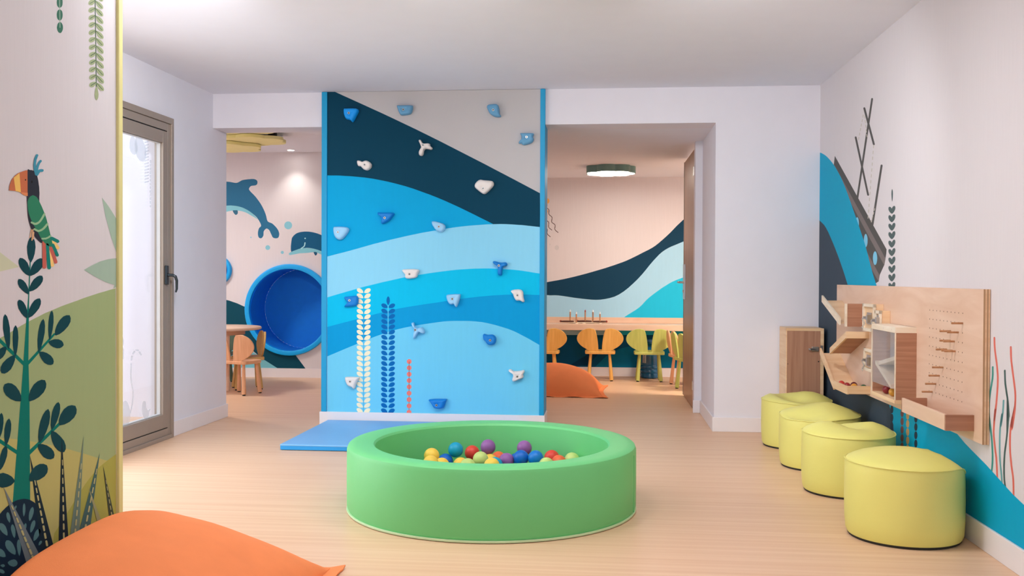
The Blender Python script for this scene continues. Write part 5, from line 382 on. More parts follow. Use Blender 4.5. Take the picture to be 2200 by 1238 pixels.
print_on(ship, 'rope', [[(1.981,2.028),(1.984,2.011),(1.982,2.009),(1.977,2.008),(1.971,2.007),(1.969,2.009),(1.966,2.025),(1.968,2.027),(1.973,2.029),(1.978,2.029)],[(1.989,1.992),(1.993,1.976),(1.991,1.974),(1.986,1.972),(1.98,1.972),(1.978,1.973),(1.974,1.99),(1.976,1.992),(1.982,1.993),(1.987,1.993)],[(1.998,1.957),(2.002,1.94),(2,1.938),(1.994,1.937),(1.989,1.937),(1.986,1.938),(1.983,1.955),(1.985,1.956),(1.99,1.958),(1.996,1.958)],[(2.007,1.921),(2.01,1.904),(2.008,1.903),(2.003,1.901),(1.998,1.901),(1.995,1.902),(1.992,1.919),(1.994,1.921),(1.999,1.922),(2.005,1.922)],[(2.016,1.885),(2.019,1.869),(2.017,1.867),(2.012,1.865),(2.006,1.865),(2.004,1.867),(2.001,1.883),(2.003,1.885),(2.008,1.887),(2.013,1.887)],[(2.025,1.85),(2.028,1.833),(2.026,1.831),(2.021,1.83),(2.015,1.83),(2.013,1.831),(2.01,1.848),(2.011,1.849),(2.017,1.851),(2.022,1.851)],[(2.034,1.814),(2.037,1.797),(2.035,1.795),(2.03,1.794),(2.024,1.794),(2.022,1.795),(2.018,1.812),(2.02,1.814),(2.026,1.815),(2.031,1.815)],[(2.043,1.778),(2.046,1.761),(2.044,1.759),(2.039,1.758),(2.033,1.758),(2.03,1.759),(2.027,1.776),(2.029,1.778),(2.034,1.779),(2.04,1.779)],[(2.051,1.742),(2.055,1.724),(2.053,1.723),(2.047,1.722),(2.042,1.722),(2.039,1.723),(2.036,1.74),(2.038,1.742),(2.043,1.743),(2.049,1.743)],[(2.061,1.705),(2.064,1.688),(2.062,1.686),(2.057,1.685),(2.051,1.685),(2.048,1.687),(2.045,1.704),(2.047,1.706),(2.052,1.707),(2.058,1.707)],[(2.07,1.669),(2.073,1.652),(2.071,1.65),(2.066,1.649),(2.06,1.649),(2.057,1.65),(2.054,1.667),(2.056,1.669),(2.061,1.67),(2.067,1.67)],[(2.079,1.632),(2.082,1.615),(2.08,1.613),(2.075,1.612),(2.069,1.613),(2.066,1.614),(2.063,1.631),(2.065,1.633),(2.07,1.634),(2.076,1.634)],[(2.088,1.596),(2.091,1.579),(2.089,1.577),(2.084,1.576),(2.078,1.576),(2.075,1.577),(2.072,1.595),(2.074,1.596),(2.079,1.597),(2.085,1.597)],[(2.223,2.256),(2.23,2.241),(2.229,2.239),(2.223,2.237),(2.217,2.237),(2.214,2.238),(2.206,2.252),(2.208,2.254),(2.213,2.256),(2.219,2.256)],[(2.242,2.23),(2.25,2.215),(2.248,2.213),(2.243,2.212),(2.237,2.211),(2.233,2.212),(2.226,2.227),(2.227,2.228),(2.233,2.23),(2.239,2.231)],[(2.262,2.204),(2.27,2.189),(2.268,2.187),(2.263,2.186),(2.256,2.185),(2.253,2.186),(2.245,2.2),(2.247,2.202),(2.252,2.204),(2.259,2.205)],[(2.282,2.178),(2.29,2.163),(2.288,2.161),(2.282,2.159),(2.276,2.159),(2.273,2.16),(2.265,2.174),(2.267,2.176),(2.272,2.178),(2.279,2.179)],[(2.302,2.151),(2.31,2.136),(2.308,2.135),(2.302,2.133),(2.296,2.132),(2.293,2.133),(2.285,2.148),(2.287,2.15),(2.292,2.152),(2.299,2.152)],[(2.322,2.125),(2.33,2.11),(2.328,2.108),(2.322,2.106),(2.316,2.106),(2.313,2.107),(2.305,2.122),(2.307,2.123),(2.312,2.125),(2.319,2.126)],[(2.19,2.244),(2.181,2.227),(2.178,2.225),(2.172,2.224),(2.167,2.224),(2.165,2.225),(2.174,2.242),(2.177,2.244),(2.183,2.245),(2.188,2.245)],[(2.177,2.212),(2.168,2.195),(2.165,2.193),(2.159,2.192),(2.154,2.192),(2.152,2.193),(2.161,2.21),(2.164,2.212),(2.17,2.213),(2.175,2.213)],[(2.164,2.18),(2.155,2.163),(2.152,2.161),(2.146,2.16),(2.141,2.16),(2.139,2.162),(2.148,2.178),(2.151,2.18),(2.157,2.182),(2.162,2.182)],[(2.151,2.148),(2.142,2.132),(2.139,2.13),(2.133,2.128),(2.128,2.128),(2.127,2.13),(2.135,2.147),(2.138,2.148),(2.144,2.15),(2.149,2.15)],[(2.138,2.117),(2.13,2.1),(2.126,2.098),(2.12,2.097),(2.115,2.097),(2.114,2.098),(2.122,2.115),(2.125,2.117),(2.131,2.118),(2.136,2.118)],[(1.942,1.631),(1.953,1.619),(1.952,1.617),(1.948,1.616),(1.942,1.616),(1.939,1.617),(1.928,1.629),(1.929,1.631),(1.933,1.632),(1.939,1.632)],[(1.964,1.609),(1.975,1.597),(1.974,1.595),(1.97,1.594),(1.964,1.594),(1.96,1.595),(1.95,1.607),(1.95,1.609),(1.955,1.61),(1.961,1.61)],[(1.986,1.587),(1.997,1.574),(1.996,1.573),(1.992,1.571),(1.986,1.571),(1.982,1.573),(1.972,1.585),(1.972,1.586),(1.977,1.588),(1.983,1.588)],[(2.008,1.564),(2.019,1.552),(2.018,1.55),(2.014,1.549),(2.008,1.549),(2.005,1.55),(1.994,1.562),(1.994,1.564),(1.999,1.565),(2.005,1.565)]], .0009, paint((196, 190, 176)), join=True)
print_on(wr, 'kelp', [[(1.586,1.576),(1.58,1.583),(1.581,1.593),(1.589,1.604),(1.604,1.613),(1.621,1.618),(1.641,1.62),(1.653,1.617),(1.657,1.61),(1.652,1.601),(1.635,1.59),(1.615,1.582),(1.594,1.576)],[(1.585,1.527),(1.579,1.534),(1.579,1.543),(1.587,1.554),(1.603,1.563),(1.62,1.568),(1.639,1.571),(1.652,1.567),(1.656,1.56),(1.651,1.551),(1.634,1.54),(1.614,1.532),(1.592,1.526)],[(1.583,1.478),(1.577,1.485),(1.578,1.494),(1.586,1.505),(1.601,1.514),(1.619,1.518),(1.638,1.521),(1.65,1.517),(1.655,1.51),(1.649,1.501),(1.632,1.491),(1.612,1.483),(1.591,1.477)],[(1.582,1.428),(1.576,1.436),(1.577,1.445),(1.585,1.456),(1.6,1.464),(1.617,1.469),(1.637,1.471),(1.649,1.467),(1.653,1.46),(1.648,1.451),(1.631,1.441),(1.611,1.433),(1.59,1.428)],[(1.581,1.379),(1.574,1.386),(1.575,1.395),(1.583,1.406),(1.598,1.415),(1.616,1.419),(1.635,1.421),(1.647,1.417),(1.652,1.411),(1.647,1.401),(1.629,1.391),(1.61,1.383),(1.588,1.378)],[(1.579,1.329),(1.573,1.337),(1.574,1.346),(1.582,1.357),(1.597,1.365),(1.614,1.37),(1.634,1.371),(1.646,1.367),(1.65,1.361),(1.645,1.352),(1.628,1.341),(1.608,1.334),(1.587,1.329)],[(1.578,1.28),(1.572,1.288),(1.572,1.297),(1.58,1.308),(1.595,1.316),(1.613,1.32),(1.632,1.321),(1.645,1.317),(1.649,1.311),(1.644,1.302),(1.626,1.292),(1.607,1.284),(1.585,1.28)],[(1.576,1.231),(1.57,1.238),(1.571,1.248),(1.579,1.258),(1.594,1.266),(1.611,1.27),(1.631,1.272),(1.643,1.267),(1.647,1.261),(1.642,1.252),(1.625,1.242),(1.605,1.235),(1.584,1.23)],[(1.575,1.182),(1.569,1.189),(1.569,1.198),(1.578,1.209),(1.593,1.217),(1.61,1.221),(1.629,1.222),(1.642,1.217),(1.646,1.211),(1.641,1.202),(1.623,1.192),(1.604,1.185),(1.583,1.181)],[(1.574,1.132),(1.567,1.14),(1.568,1.149),(1.576,1.16),(1.591,1.167),(1.609,1.171),(1.628,1.172),(1.64,1.167),(1.644,1.161),(1.639,1.152),(1.622,1.143),(1.602,1.136),(1.581,1.131)],[(1.582,1.575),(1.561,1.579),(1.542,1.586),(1.526,1.596),(1.521,1.605),(1.526,1.613),(1.538,1.618),(1.557,1.618),(1.574,1.615),(1.589,1.607),(1.596,1.595),(1.596,1.585),(1.589,1.576)],[(1.58,1.526),(1.559,1.53),(1.54,1.537),(1.524,1.547),(1.52,1.557),(1.524,1.564),(1.537,1.569),(1.556,1.569),(1.573,1.565),(1.587,1.557),(1.595,1.546),(1.595,1.536),(1.588,1.527)],[(1.579,1.476),(1.558,1.481),(1.539,1.488),(1.523,1.498),(1.518,1.508),(1.523,1.515),(1.536,1.52),(1.554,1.52),(1.571,1.516),(1.586,1.508),(1.593,1.496),(1.593,1.486),(1.587,1.478)],[(1.577,1.427),(1.556,1.432),(1.538,1.439),(1.522,1.45),(1.517,1.459),(1.522,1.466),(1.534,1.472),(1.553,1.471),(1.57,1.467),(1.585,1.459),(1.592,1.447),(1.592,1.437),(1.585,1.428)],[(1.576,1.378),(1.555,1.383),(1.536,1.39),(1.52,1.401),(1.516,1.41),(1.52,1.417),(1.533,1.423),(1.552,1.422),(1.569,1.417),(1.583,1.409),(1.591,1.398),(1.591,1.387),(1.584,1.379)],[(1.575,1.329),(1.554,1.334),(1.535,1.341),(1.519,1.352),(1.514,1.361),(1.519,1.369),(1.531,1.374),(1.55,1.373),(1.567,1.368),(1.582,1.36),(1.589,1.348),(1.589,1.338),(1.582,1.329)],[(1.573,1.279),(1.552,1.285),(1.533,1.292),(1.517,1.303),(1.513,1.313),(1.518,1.32),(1.53,1.325),(1.549,1.324),(1.566,1.319),(1.58,1.311),(1.588,1.299),(1.588,1.289),(1.581,1.28)],[(1.572,1.23),(1.551,1.236),(1.532,1.244),(1.516,1.254),(1.512,1.264),(1.516,1.271),(1.528,1.276),(1.548,1.274),(1.564,1.27),(1.579,1.261),(1.586,1.249),(1.586,1.239),(1.579,1.231)],[(1.571,1.181),(1.549,1.187),(1.531,1.195),(1.514,1.206),(1.51,1.215),(1.515,1.222),(1.527,1.227),(1.546,1.226),(1.563,1.221),(1.577,1.212),(1.585,1.2),(1.585,1.19),(1.578,1.182)],[(1.569,1.132),(1.548,1.137),(1.529,1.146),(1.513,1.157),(1.509,1.167),(1.513,1.173),(1.526,1.178),(1.545,1.177),(1.562,1.171),(1.576,1.163),(1.584,1.151),(1.584,1.141),(1.577,1.132)],[(1.581,1.646),(1.575,1.657),(1.571,1.671),(1.569,1.689),(1.572,1.704),(1.578,1.714),(1.585,1.72),(1.593,1.715),(1.598,1.706),(1.6,1.692),(1.597,1.673),(1.592,1.658),(1.585,1.647)]], .0006, paint((82, 98, 98)))
print_on(wr, 'chain_weed', [[(1.104,.449),(1.106,.441),(1.11,.434),(1.117,.429),(1.125,.425),(1.134,.423),(1.142,.425),(1.149,.428),(1.154,.434),(1.156,.441),(1.155,.449),(1.15,.456),(1.143,.462),(1.135,.465),(1.126,.467),(1.118,.465),(1.111,.462),(1.106,.456)],[(1.103,.405),(1.105,.397),(1.109,.39),(1.115,.384),(1.124,.381),(1.133,.379),(1.141,.38),(1.148,.384),(1.153,.39),(1.155,.397),(1.153,.404),(1.149,.411),(1.142,.417),(1.134,.421),(1.125,.422),(1.117,.421),(1.109,.417),(1.105,.412)],[(1.102,.36),(1.103,.353),(1.108,.346),(1.114,.34),(1.123,.336),(1.131,.335),(1.14,.336),(1.147,.339),(1.152,.345),(1.153,.352),(1.152,.36),(1.148,.367),(1.141,.373),(1.133,.376),(1.124,.378),(1.115,.377),(1.108,.373),(1.104,.367)],[(1.101,.316),(1.102,.309),(1.106,.302),(1.113,.296),(1.121,.292),(1.13,.29),(1.139,.291),(1.146,.295),(1.151,.3),(1.152,.307),(1.151,.315),(1.147,.322),(1.14,.328),(1.131,.332),(1.123,.334),(1.114,.332),(1.107,.329),(1.103,.323)],[(1.1,.272),(1.101,.265),(1.105,.258),(1.112,.252),(1.12,.247),(1.129,.246),(1.137,.247),(1.145,.25),(1.149,.256),(1.151,.263),(1.15,.271),(1.145,.278),(1.139,.284),(1.13,.288),(1.121,.289),(1.113,.288),(1.106,.285),(1.101,.279)],[(1.098,.228),(1.1,.221),(1.104,.213),(1.111,.207),(1.119,.203),(1.128,.202),(1.136,.202),(1.143,.206),(1.148,.211),(1.15,.218),(1.148,.226),(1.144,.233),(1.137,.239),(1.129,.243),(1.12,.245),(1.112,.244),(1.105,.24),(1.1,.235)],[(1.097,.184),(1.099,.176),(1.103,.169),(1.109,.163),(1.118,.159),(1.127,.157),(1.135,.158),(1.142,.161),(1.147,.167),(1.149,.174),(1.147,.181),(1.143,.189),(1.136,.195),(1.128,.199),(1.119,.201),(1.11,.2),(1.103,.196),(1.099,.191)],[(1.096,.14),(1.097,.132),(1.101,.125),(1.108,.119),(1.117,.115),(1.125,.113),(1.134,.114),(1.141,.117),(1.146,.122),(1.147,.129),(1.146,.137),(1.142,.144),(1.135,.15),(1.127,.154),(1.118,.156),(1.109,.155),(1.102,.152),(1.098,.147)],[(1.525,.442),(1.526,.434),(1.531,.426),(1.538,.42),(1.547,.416),(1.557,.415),(1.567,.416),(1.574,.42),(1.579,.426),(1.581,.434),(1.58,.442),(1.575,.45),(1.568,.456),(1.558,.46),(1.549,.461),(1.539,.46),(1.532,.456),(1.527,.449)],[(1.523,.394),(1.525,.386),(1.53,.378),(1.537,.372),(1.546,.368),(1.556,.367),(1.565,.368),(1.573,.372),(1.578,.378),(1.58,.386),(1.579,.394),(1.574,.402),(1.566,.408),(1.557,.412),(1.547,.413),(1.538,.412),(1.53,.408),(1.525,.402)],[(1.522,.346),(1.524,.338),(1.528,.331),(1.536,.324),(1.545,.32),(1.554,.319),(1.564,.32),(1.571,.324),(1.577,.33),(1.579,.338),(1.577,.346),(1.572,.353),(1.565,.36),(1.556,.364),(1.546,.365),(1.537,.364),(1.529,.36),(1.524,.354)],[(1.521,.299),(1.522,.29),(1.527,.283),(1.534,.277),(1.543,.272),(1.553,.271),(1.562,.272),(1.57,.276),(1.575,.282),(1.577,.289),(1.576,.298),(1.571,.305),(1.563,.312),(1.554,.316),(1.545,.317),(1.535,.316),(1.528,.312),(1.523,.306)]], .0034, paint((40, 56, 72)), join=True)
print_on(wr, 'chain_weed', [[(1.24,.447),(1.241,.44),(1.245,.432),(1.252,.426),(1.261,.422),(1.271,.421),(1.28,.422),(1.287,.426),(1.292,.432),(1.294,.439),(1.292,.447),(1.288,.454),(1.281,.46),(1.272,.464),(1.262,.465),(1.254,.464),(1.246,.46),(1.241,.454)],[(1.238,.402),(1.24,.394),(1.244,.387),(1.251,.381),(1.26,.377),(1.269,.376),(1.278,.377),(1.286,.381),(1.291,.386),(1.292,.394),(1.291,.401),(1.286,.409),(1.279,.415),(1.271,.418),(1.261,.42),(1.252,.418),(1.245,.415),(1.24,.409)],[(1.237,.356),(1.238,.349),(1.243,.342),(1.25,.336),(1.259,.332),(1.268,.33),(1.277,.331),(1.284,.335),(1.289,.341),(1.291,.348),(1.29,.356),(1.285,.363),(1.278,.369),(1.269,.373),(1.26,.374),(1.251,.373),(1.244,.369),(1.239,.364)],[(1.236,.311),(1.237,.303),(1.242,.296),(1.249,.29),(1.257,.286),(1.267,.284),(1.276,.285),(1.283,.289),(1.288,.295),(1.29,.302),(1.288,.31),(1.284,.317),(1.277,.323),(1.268,.327),(1.259,.329),(1.25,.328),(1.242,.324),(1.238,.318)],[(1.234,.266),(1.236,.258),(1.24,.251),(1.247,.245),(1.256,.241),(1.266,.239),(1.274,.24),(1.282,.243),(1.287,.249),(1.289,.256),(1.287,.264),(1.283,.272),(1.276,.278),(1.267,.282),(1.257,.283),(1.248,.282),(1.241,.279),(1.236,.273)],[(1.233,.221),(1.235,.213),(1.239,.205),(1.246,.199),(1.255,.195),(1.264,.193),(1.273,.194),(1.281,.198),(1.286,.203),(1.287,.211),(1.286,.218),(1.281,.226),(1.274,.232),(1.266,.236),(1.256,.238),(1.247,.237),(1.24,.233),(1.235,.228)],[(1.232,.175),(1.233,.168),(1.238,.16),(1.245,.154),(1.254,.15),(1.263,.148),(1.272,.149),(1.279,.152),(1.284,.158),(1.286,.165),(1.285,.173),(1.28,.18),(1.273,.186),(1.264,.191),(1.255,.192),(1.246,.192),(1.239,.188),(1.234,.182)],[(1.231,.13),(1.232,.122),(1.237,.115),(1.244,.109),(1.252,.104),(1.262,.102),(1.271,.103),(1.278,.106),(1.283,.112),(1.285,.119),(1.283,.127),(1.279,.135),(1.272,.141),(1.263,.145),(1.254,.147),(1.245,.146),(1.237,.143),(1.233,.137)]], .0034, paint((196, 160, 110)), join=True)
print_on(wr, 'chain_weed', [[(1.336,.446),(1.338,.439),(1.342,.431),(1.35,.425),(1.359,.421),(1.369,.42),(1.378,.421),(1.385,.425),(1.391,.431),(1.393,.439),(1.391,.446),(1.386,.454),(1.379,.46),(1.37,.464),(1.36,.465),(1.351,.464),(1.343,.46),(1.338,.454)],[(1.335,.4),(1.337,.393),(1.341,.385),(1.348,.379),(1.357,.375),(1.367,.374),(1.377,.375),(1.384,.379),(1.389,.385),(1.391,.392),(1.39,.4),(1.385,.407),(1.378,.413),(1.369,.417),(1.359,.419),(1.349,.417),(1.342,.413),(1.337,.408)],[(1.334,.354),(1.335,.346),(1.34,.339),(1.347,.333),(1.356,.329),(1.366,.327),(1.375,.328),(1.383,.332),(1.388,.338),(1.39,.345),(1.388,.353),(1.384,.361),(1.376,.367),(1.367,.371),(1.357,.372),(1.348,.371),(1.341,.367),(1.336,.361)],[(1.333,.308),(1.334,.3),(1.339,.293),(1.346,.287),(1.355,.282),(1.365,.281),(1.374,.282),(1.382,.286),(1.387,.291),(1.389,.299),(1.387,.307),(1.382,.314),(1.375,.32),(1.366,.324),(1.356,.326),(1.347,.325),(1.339,.321),(1.334,.315)],[(1.331,.262),(1.333,.254),(1.337,.247),(1.345,.24),(1.354,.236),(1.363,.234),(1.373,.235),(1.38,.239),(1.385,.245),(1.387,.252),(1.386,.26),(1.381,.268),(1.374,.274),(1.365,.278),(1.355,.28),(1.346,.279),(1.338,.275),(1.333,.269)],[(1.33,.216),(1.331,.208),(1.336,.201),(1.343,.194),(1.352,.19),(1.362,.188),(1.371,.189),(1.379,.193),(1.384,.198),(1.386,.206),(1.385,.214),(1.38,.221),(1.372,.227),(1.363,.232),(1.353,.233),(1.344,.232),(1.337,.229),(1.332,.223)],[(1.329,.17),(1.33,.162),(1.335,.154),(1.342,.148),(1.351,.144),(1.361,.142),(1.37,.143),(1.378,.146),(1.383,.152),(1.385,.159),(1.383,.167),(1.378,.175),(1.371,.181),(1.362,.185),(1.352,.187),(1.343,.186),(1.335,.183),(1.331,.177)],[(1.327,.124),(1.329,.116),(1.333,.108),(1.341,.102),(1.35,.097),(1.359,.095),(1.369,.096),(1.376,.1),(1.381,.105),(1.383,.113),(1.382,.12),(1.377,.128),(1.37,.135),(1.361,.139),(1.351,.141),(1.342,.14),(1.334,.137),(1.329,.131)]], .0034, paint((120, 82, 84)), join=True)
def _none(): pass
print_on(wr, 'coral_weed', [[(.121,.943),(.12,.931),(.119,.919),(.117,.906),(.114,.891),(.108,.874),(.102,.855),(.095,.837),(.089,.819),(.086,.804),(.083,.79),(.081,.776),(.081,.759),(.082,.738),(.085,.713),(.089,.689),(.093,.665),(.099,.64),(.105,.614),(.111,.593),(.114,.583),(.094,.592),(.09,.613),(.086,.633),(.103,.638),(.106,.623),(.111,.596),(.116,.564),(.119,.537),(.117,.516),(.112,.498),(.107,.481),(.102,.465),(.098,.451),(.093,.44),(.089,.427),(.086,.413),(.083,.395),(.08,.374),(.077,.353),(.075,.333),(.072,.33),(.065,.331),(.058,.333),(.056,.337),(.059,.357),(.061,.379),(.064,.399),(.067,.417),(.07,.432),(.074,.444),(.079,.456),(.083,.469),(.088,.485),(.093,.502),(.098,.52),(.1,.54),(.097,.566),(.092,.598),(.087,.625),(.084,.64),(.105,.632),(.109,.611),(.113,.59),(.095,.583),(.092,.595),(.086,.616),(.08,.642),(.074,.667),(.07,.69),(.066,.715),(.063,.739),(.062,.76),(.062,.778),(.064,.792),(.067,.806),(.071,.821),(.076,.839),(.083,.858),(.09,.876),(.095,.893),(.098,.907),(.1,.92),(.101,.932),(.102,.945),(.105,.947),(.112,.948),(.119,.946)], [(-.047,.915),(-.048,.901),(-.049,.887),(-.051,.872),(-.054,.856),(-.06,.837),(-.067,.815),(-.075,.794),(-.081,.775),(-.086,.76),(-.091,.746),(-.094,.733),(-.096,.719),(-.097,.702),(-.095,.684),(-.093,.666),(-.09,.647),(-.084,.626),(-.076,.602),(-.068,.582),(-.07,.577),(-.082,.583),(-.086,.604),(-.091,.625),(-.091,.636),(-.07,.626),(-.064,.61),(-.057,.59),(-.052,.57),(-.049,.551),(-.048,.531),(-.048,.511),(-.05,.492),(-.052,.474),(-.056,.456),(-.06,.439),(-.065,.423),(-.07,.409),(-.075,.396),(-.081,.383),(-.084,.368),(-.086,.353),(-.087,.336),(-.088,.318),(-.089,.301),(-.091,.299),(-.098,.299),(-.104,.302),(-.106,.305),(-.106,.322),(-.105,.34),(-.104,.357),(-.102,.373),(-.098,.387),(-.093,.4),(-.088,.413),(-.083,.428),(-.079,.444),(-.074,.46),(-.07,.477),(-.068,.495),(-.067,.514),(-.067,.534),(-.068,.554),(-.07,.572),(-.075,.591),(-.082,.611),(-.088,.627),(-.074,.631),(-.073,.623),(-.069,.602),(-.065,.581),(-.075,.57),(-.086,.583),(-.093,.603),(-.101,.627),(-.107,.649),(-.111,.667),(-.113,.686),(-.114,.704),(-.114,.721),(-.112,.736),(-.108,.749),(-.104,.763),(-.099,.778),(-.092,.797),(-.085,.818),(-.078,.839),(-.072,.858),(-.069,.874),(-.068,.889),(-.067,.902),(-.065,.917),(-.062,.919),(-.056,.92),(-.05,.918)]], .0006, paint((216, 112, 98)))
print_on(wr, 'teal_weed', [[(.135,.815),(.135,.803),(.134,.791),(.135,.779),(.137,.765),(.142,.749),(.149,.731),(.157,.712),(.163,.694),(.167,.678),(.169,.664),(.171,.65),(.172,.636),(.172,.62),(.171,.603),(.169,.589),(.168,.58),(.149,.583),(.15,.59),(.151,.596),(.169,.591),(.164,.576),(.156,.554),(.147,.53),(.141,.508),(.136,.489),(.133,.47),(.13,.452),(.128,.436),(.128,.422),(.128,.409),(.129,.398),(.13,.387),(.132,.376),(.135,.365),(.138,.355),(.141,.345),(.139,.342),(.133,.342),(.126,.344),(.122,.348),(.119,.358),(.116,.368),(.113,.379),(.111,.39),(.109,.401),(.108,.413),(.108,.425),(.109,.44),(.111,.456),(.113,.474),(.117,.493),(.121,.512),(.128,.534),(.136,.558),(.144,.58),(.149,.595),(.171,.594),(.17,.587),(.168,.58),(.148,.583),(.149,.592),(.151,.606),(.152,.623),(.152,.638),(.152,.652),(.15,.666),(.147,.68),(.143,.695),(.137,.713),(.13,.731),(.123,.75),(.117,.767),(.115,.781),(.115,.793),(.116,.805),(.116,.817),(.118,.819),(.125,.82),(.132,.818)]], .0006, paint((70, 146, 136)))
print_on(wr, 'sea_weed', [[(.019,.683),(.02,.671),(.021,.658),(.023,.645),(.025,.631),(.03,.613),(.036,.593),(.043,.575),(.029,.57),(.027,.579),(.021,.601),(.016,.622),(.015,.632),(.034,.622),(.04,.604),(.047,.581),(.051,.56),(.053,.54),(.054,.519),(.054,.499),(.054,.48),(.053,.464),(.052,.449),(.05,.434),(.048,.42),(.044,.405),(.04,.39),(.036,.376),(.032,.362),(.03,.351),(.028,.341),(.027,.331),(.025,.32),(.022,.319),(.016,.319),(.01,.321),(.008,.324),(.01,.335),(.011,.344),(.013,.355),(.015,.366),(.019,.38),(.023,.394),(.028,.409),(.031,.424),(.033,.438),(.035,.452),(.036,.467),(.037,.483),(.037,.502),(.037,.522),(.036,.542),(.034,.562),(.03,.583),(.023,.605),(.017,.623),(.031,.628),(.033,.62),(.038,.599),(.044,.577),(.045,.567),(.026,.577),(.02,.594),(.013,.615),(.008,.633),(.006,.647),(.004,.66),(.003,.673),(.002,.685),(.004,.688),(.01,.688),(.017,.686)]], .0006, paint((104, 160, 162)))
print_on(wr, 'dark_weed', [[(.01,.811),(.008,.797),(.007,.784),(.006,.77),(.003,.754),(-.003,.738),(-.01,.72),(-.018,.702),(-.024,.685),(-.028,.669),(-.031,.653),(-.033,.638),(-.035,.627),(-.035,.623),(-.036,.625),(-.033,.622),(-.03,.614),(-.028,.599),(-.024,.578),(-.021,.555),(-.017,.534),(-.012,.516),(-.007,.499),(-.002,.482),(.002,.465),(.004,.451),(.006,.437),(.007,.424),(.008,.41),(.007,.395),(.007,.379),(.005,.364),(.003,.35),(0,.339),(-.004,.329),(-.008,.32),(-.012,.311),(-.016,.309),(-.022,.31),(-.028,.313),(-.029,.316),(-.025,.325),(-.021,.334),(-.017,.344),(-.014,.354),(-.012,.368),(-.011,.383),(-.01,.398),(-.01,.413),(-.011,.427),(-.012,.44),(-.013,.453),(-.016,.468),(-.02,.484),(-.025,.501),(-.029,.518),(-.034,.537),(-.038,.557),(-.042,.58),(-.045,.601),(-.048,.616),(-.05,.622),(-.049,.622),(-.052,.625),(-.052,.63),(-.051,.641),(-.048,.656),(-.045,.672),(-.041,.688),(-.035,.705),(-.028,.723),(-.021,.741),(-.015,.757),(-.012,.772),(-.01,.786),(-.009,.799),(-.008,.813),(-.005,.816),(.001,.816),(.007,.814)]], .0006, paint((72, 96, 92)))

# ================================================================ mural in the right room
FY = 11.88
print_on(wfr, 'low_sea', [(-1.163,.6),(1.41,.623),(1.414,.094),(-1.161,.059)], FY - .0006, paint((0, 84, 124)))
print_on(wfr, 'low_wave', [[(-.152,.106),(-.018,.238),(.139,.33),(.334,.383),(.419,.108)], [(.418,.389),(1.412,.428),(1.414,.121),(.419,.108)]], FY - .0012, paint((0, 118, 158)))
print_on(wfr, 'low_wave', [(-.467,.119),(-.242,.258),(-.029,.356),(-.242,.122)], FY - .0015, paint((0, 58, 92)))
print_on(wfr, 'turquoise_wave', [(-.03,.525),(.026,.573),(.084,.622),(.14,.668),(.193,.71),(.243,.745),(.291,.775),(.336,.804),(.376,.833),(.408,.862),(.433,.891),(.459,.92),(.492,.951),(.536,.987),(.587,1.026),(.64,1.065),(.691,1.098),(.733,1.125),(.771,1.146),(.818,1.167),(.89,1.194),(.997,1.228),(1.128,1.267),(1.27,1.307),(1.405,1.347),(1.411,.512),(-.03,.497)], FY - .0024, paint((36, 190, 228)))
print_on(wfr, 'pale_wave', [(-1.165,1.043),(-1.056,1.025),(-.944,1.007),(-.839,.99),(-.755,.978),(-.7,.973),(-.667,.974),(-.638,.975),(-.596,.973),(-.533,.965),(-.459,.954),(-.383,.943),(-.313,.935),(-.253,.929),(-.197,.924),(-.143,.922),(-.088,.925),(-.032,.933),(.024,.945),(.08,.962),(.135,.989),(.192,1.026),(.249,1.072),(.304,1.123),(.357,1.175),(.408,1.231),(.457,1.291),(.503,1.35),(.545,1.4),(.582,1.44),(.613,1.473),(.645,1.502),(.683,1.529),(.722,1.552),(.761,1.571),(.813,1.592),(.887,1.624),(.994,1.671),(1.126,1.728),(1.267,1.789),(1.402,1.847),(1.411,.512),(-1.162,.486)], FY - .0018, paint((166, 214, 240)))
print_on(wfr, 'navy_wave', [(-1.165,1.043),(-1.059,1.066),(-.951,1.089),(-.848,1.111),(-.755,1.131),(-.678,1.145),(-.612,1.157),(-.549,1.169),(-.484,1.183),(-.413,1.2),(-.34,1.219),(-.269,1.238),(-.203,1.257),(-.142,1.275),(-.085,1.292),(-.031,1.308),(.022,1.326),(.074,1.343),(.124,1.361),(.174,1.379),(.223,1.399),(.271,1.421),(.32,1.445),(.367,1.469),(.411,1.492),(.452,1.513),(.49,1.532),(.527,1.553),(.567,1.579),(.609,1.613),(.652,1.651),(.696,1.691),(.737,1.73),(.767,1.761),(.79,1.786),(.823,1.821),(.886,1.881),(.989,1.976),(1.12,2.095),(1.262,2.224),(1.399,2.347),(1.409,.901),(-1.164,.884)], FY - .0012, paint((20, 62, 88)))
jf = print_on(wfr, 'jellyfish', join=True, polys=[[(-.711,2.121),(-.713,2.11),(-.718,2.1),(-.725,2.092),(-.734,2.088),(-.743,2.089),(-.752,2.092),(-.759,2.1),(-.764,2.11),(-.766,2.121),(-.764,2.132),(-.76,2.142),(-.752,2.149),(-.744,2.153),(-.734,2.153),(-.725,2.149),(-.718,2.142),(-.713,2.132)], [(-.729,1.996),(-.731,1.986),(-.735,1.977),(-.742,1.97),(-.751,1.967),(-.76,1.967),(-.769,1.97),(-.776,1.977),(-.781,1.986),(-.783,1.996),(-.781,2.006),(-.776,2.015),(-.769,2.022),(-.761,2.025),(-.751,2.025),(-.743,2.022),(-.735,2.015),(-.731,2.006)]], off=FY - .0006, m=paint((238, 180, 96)))
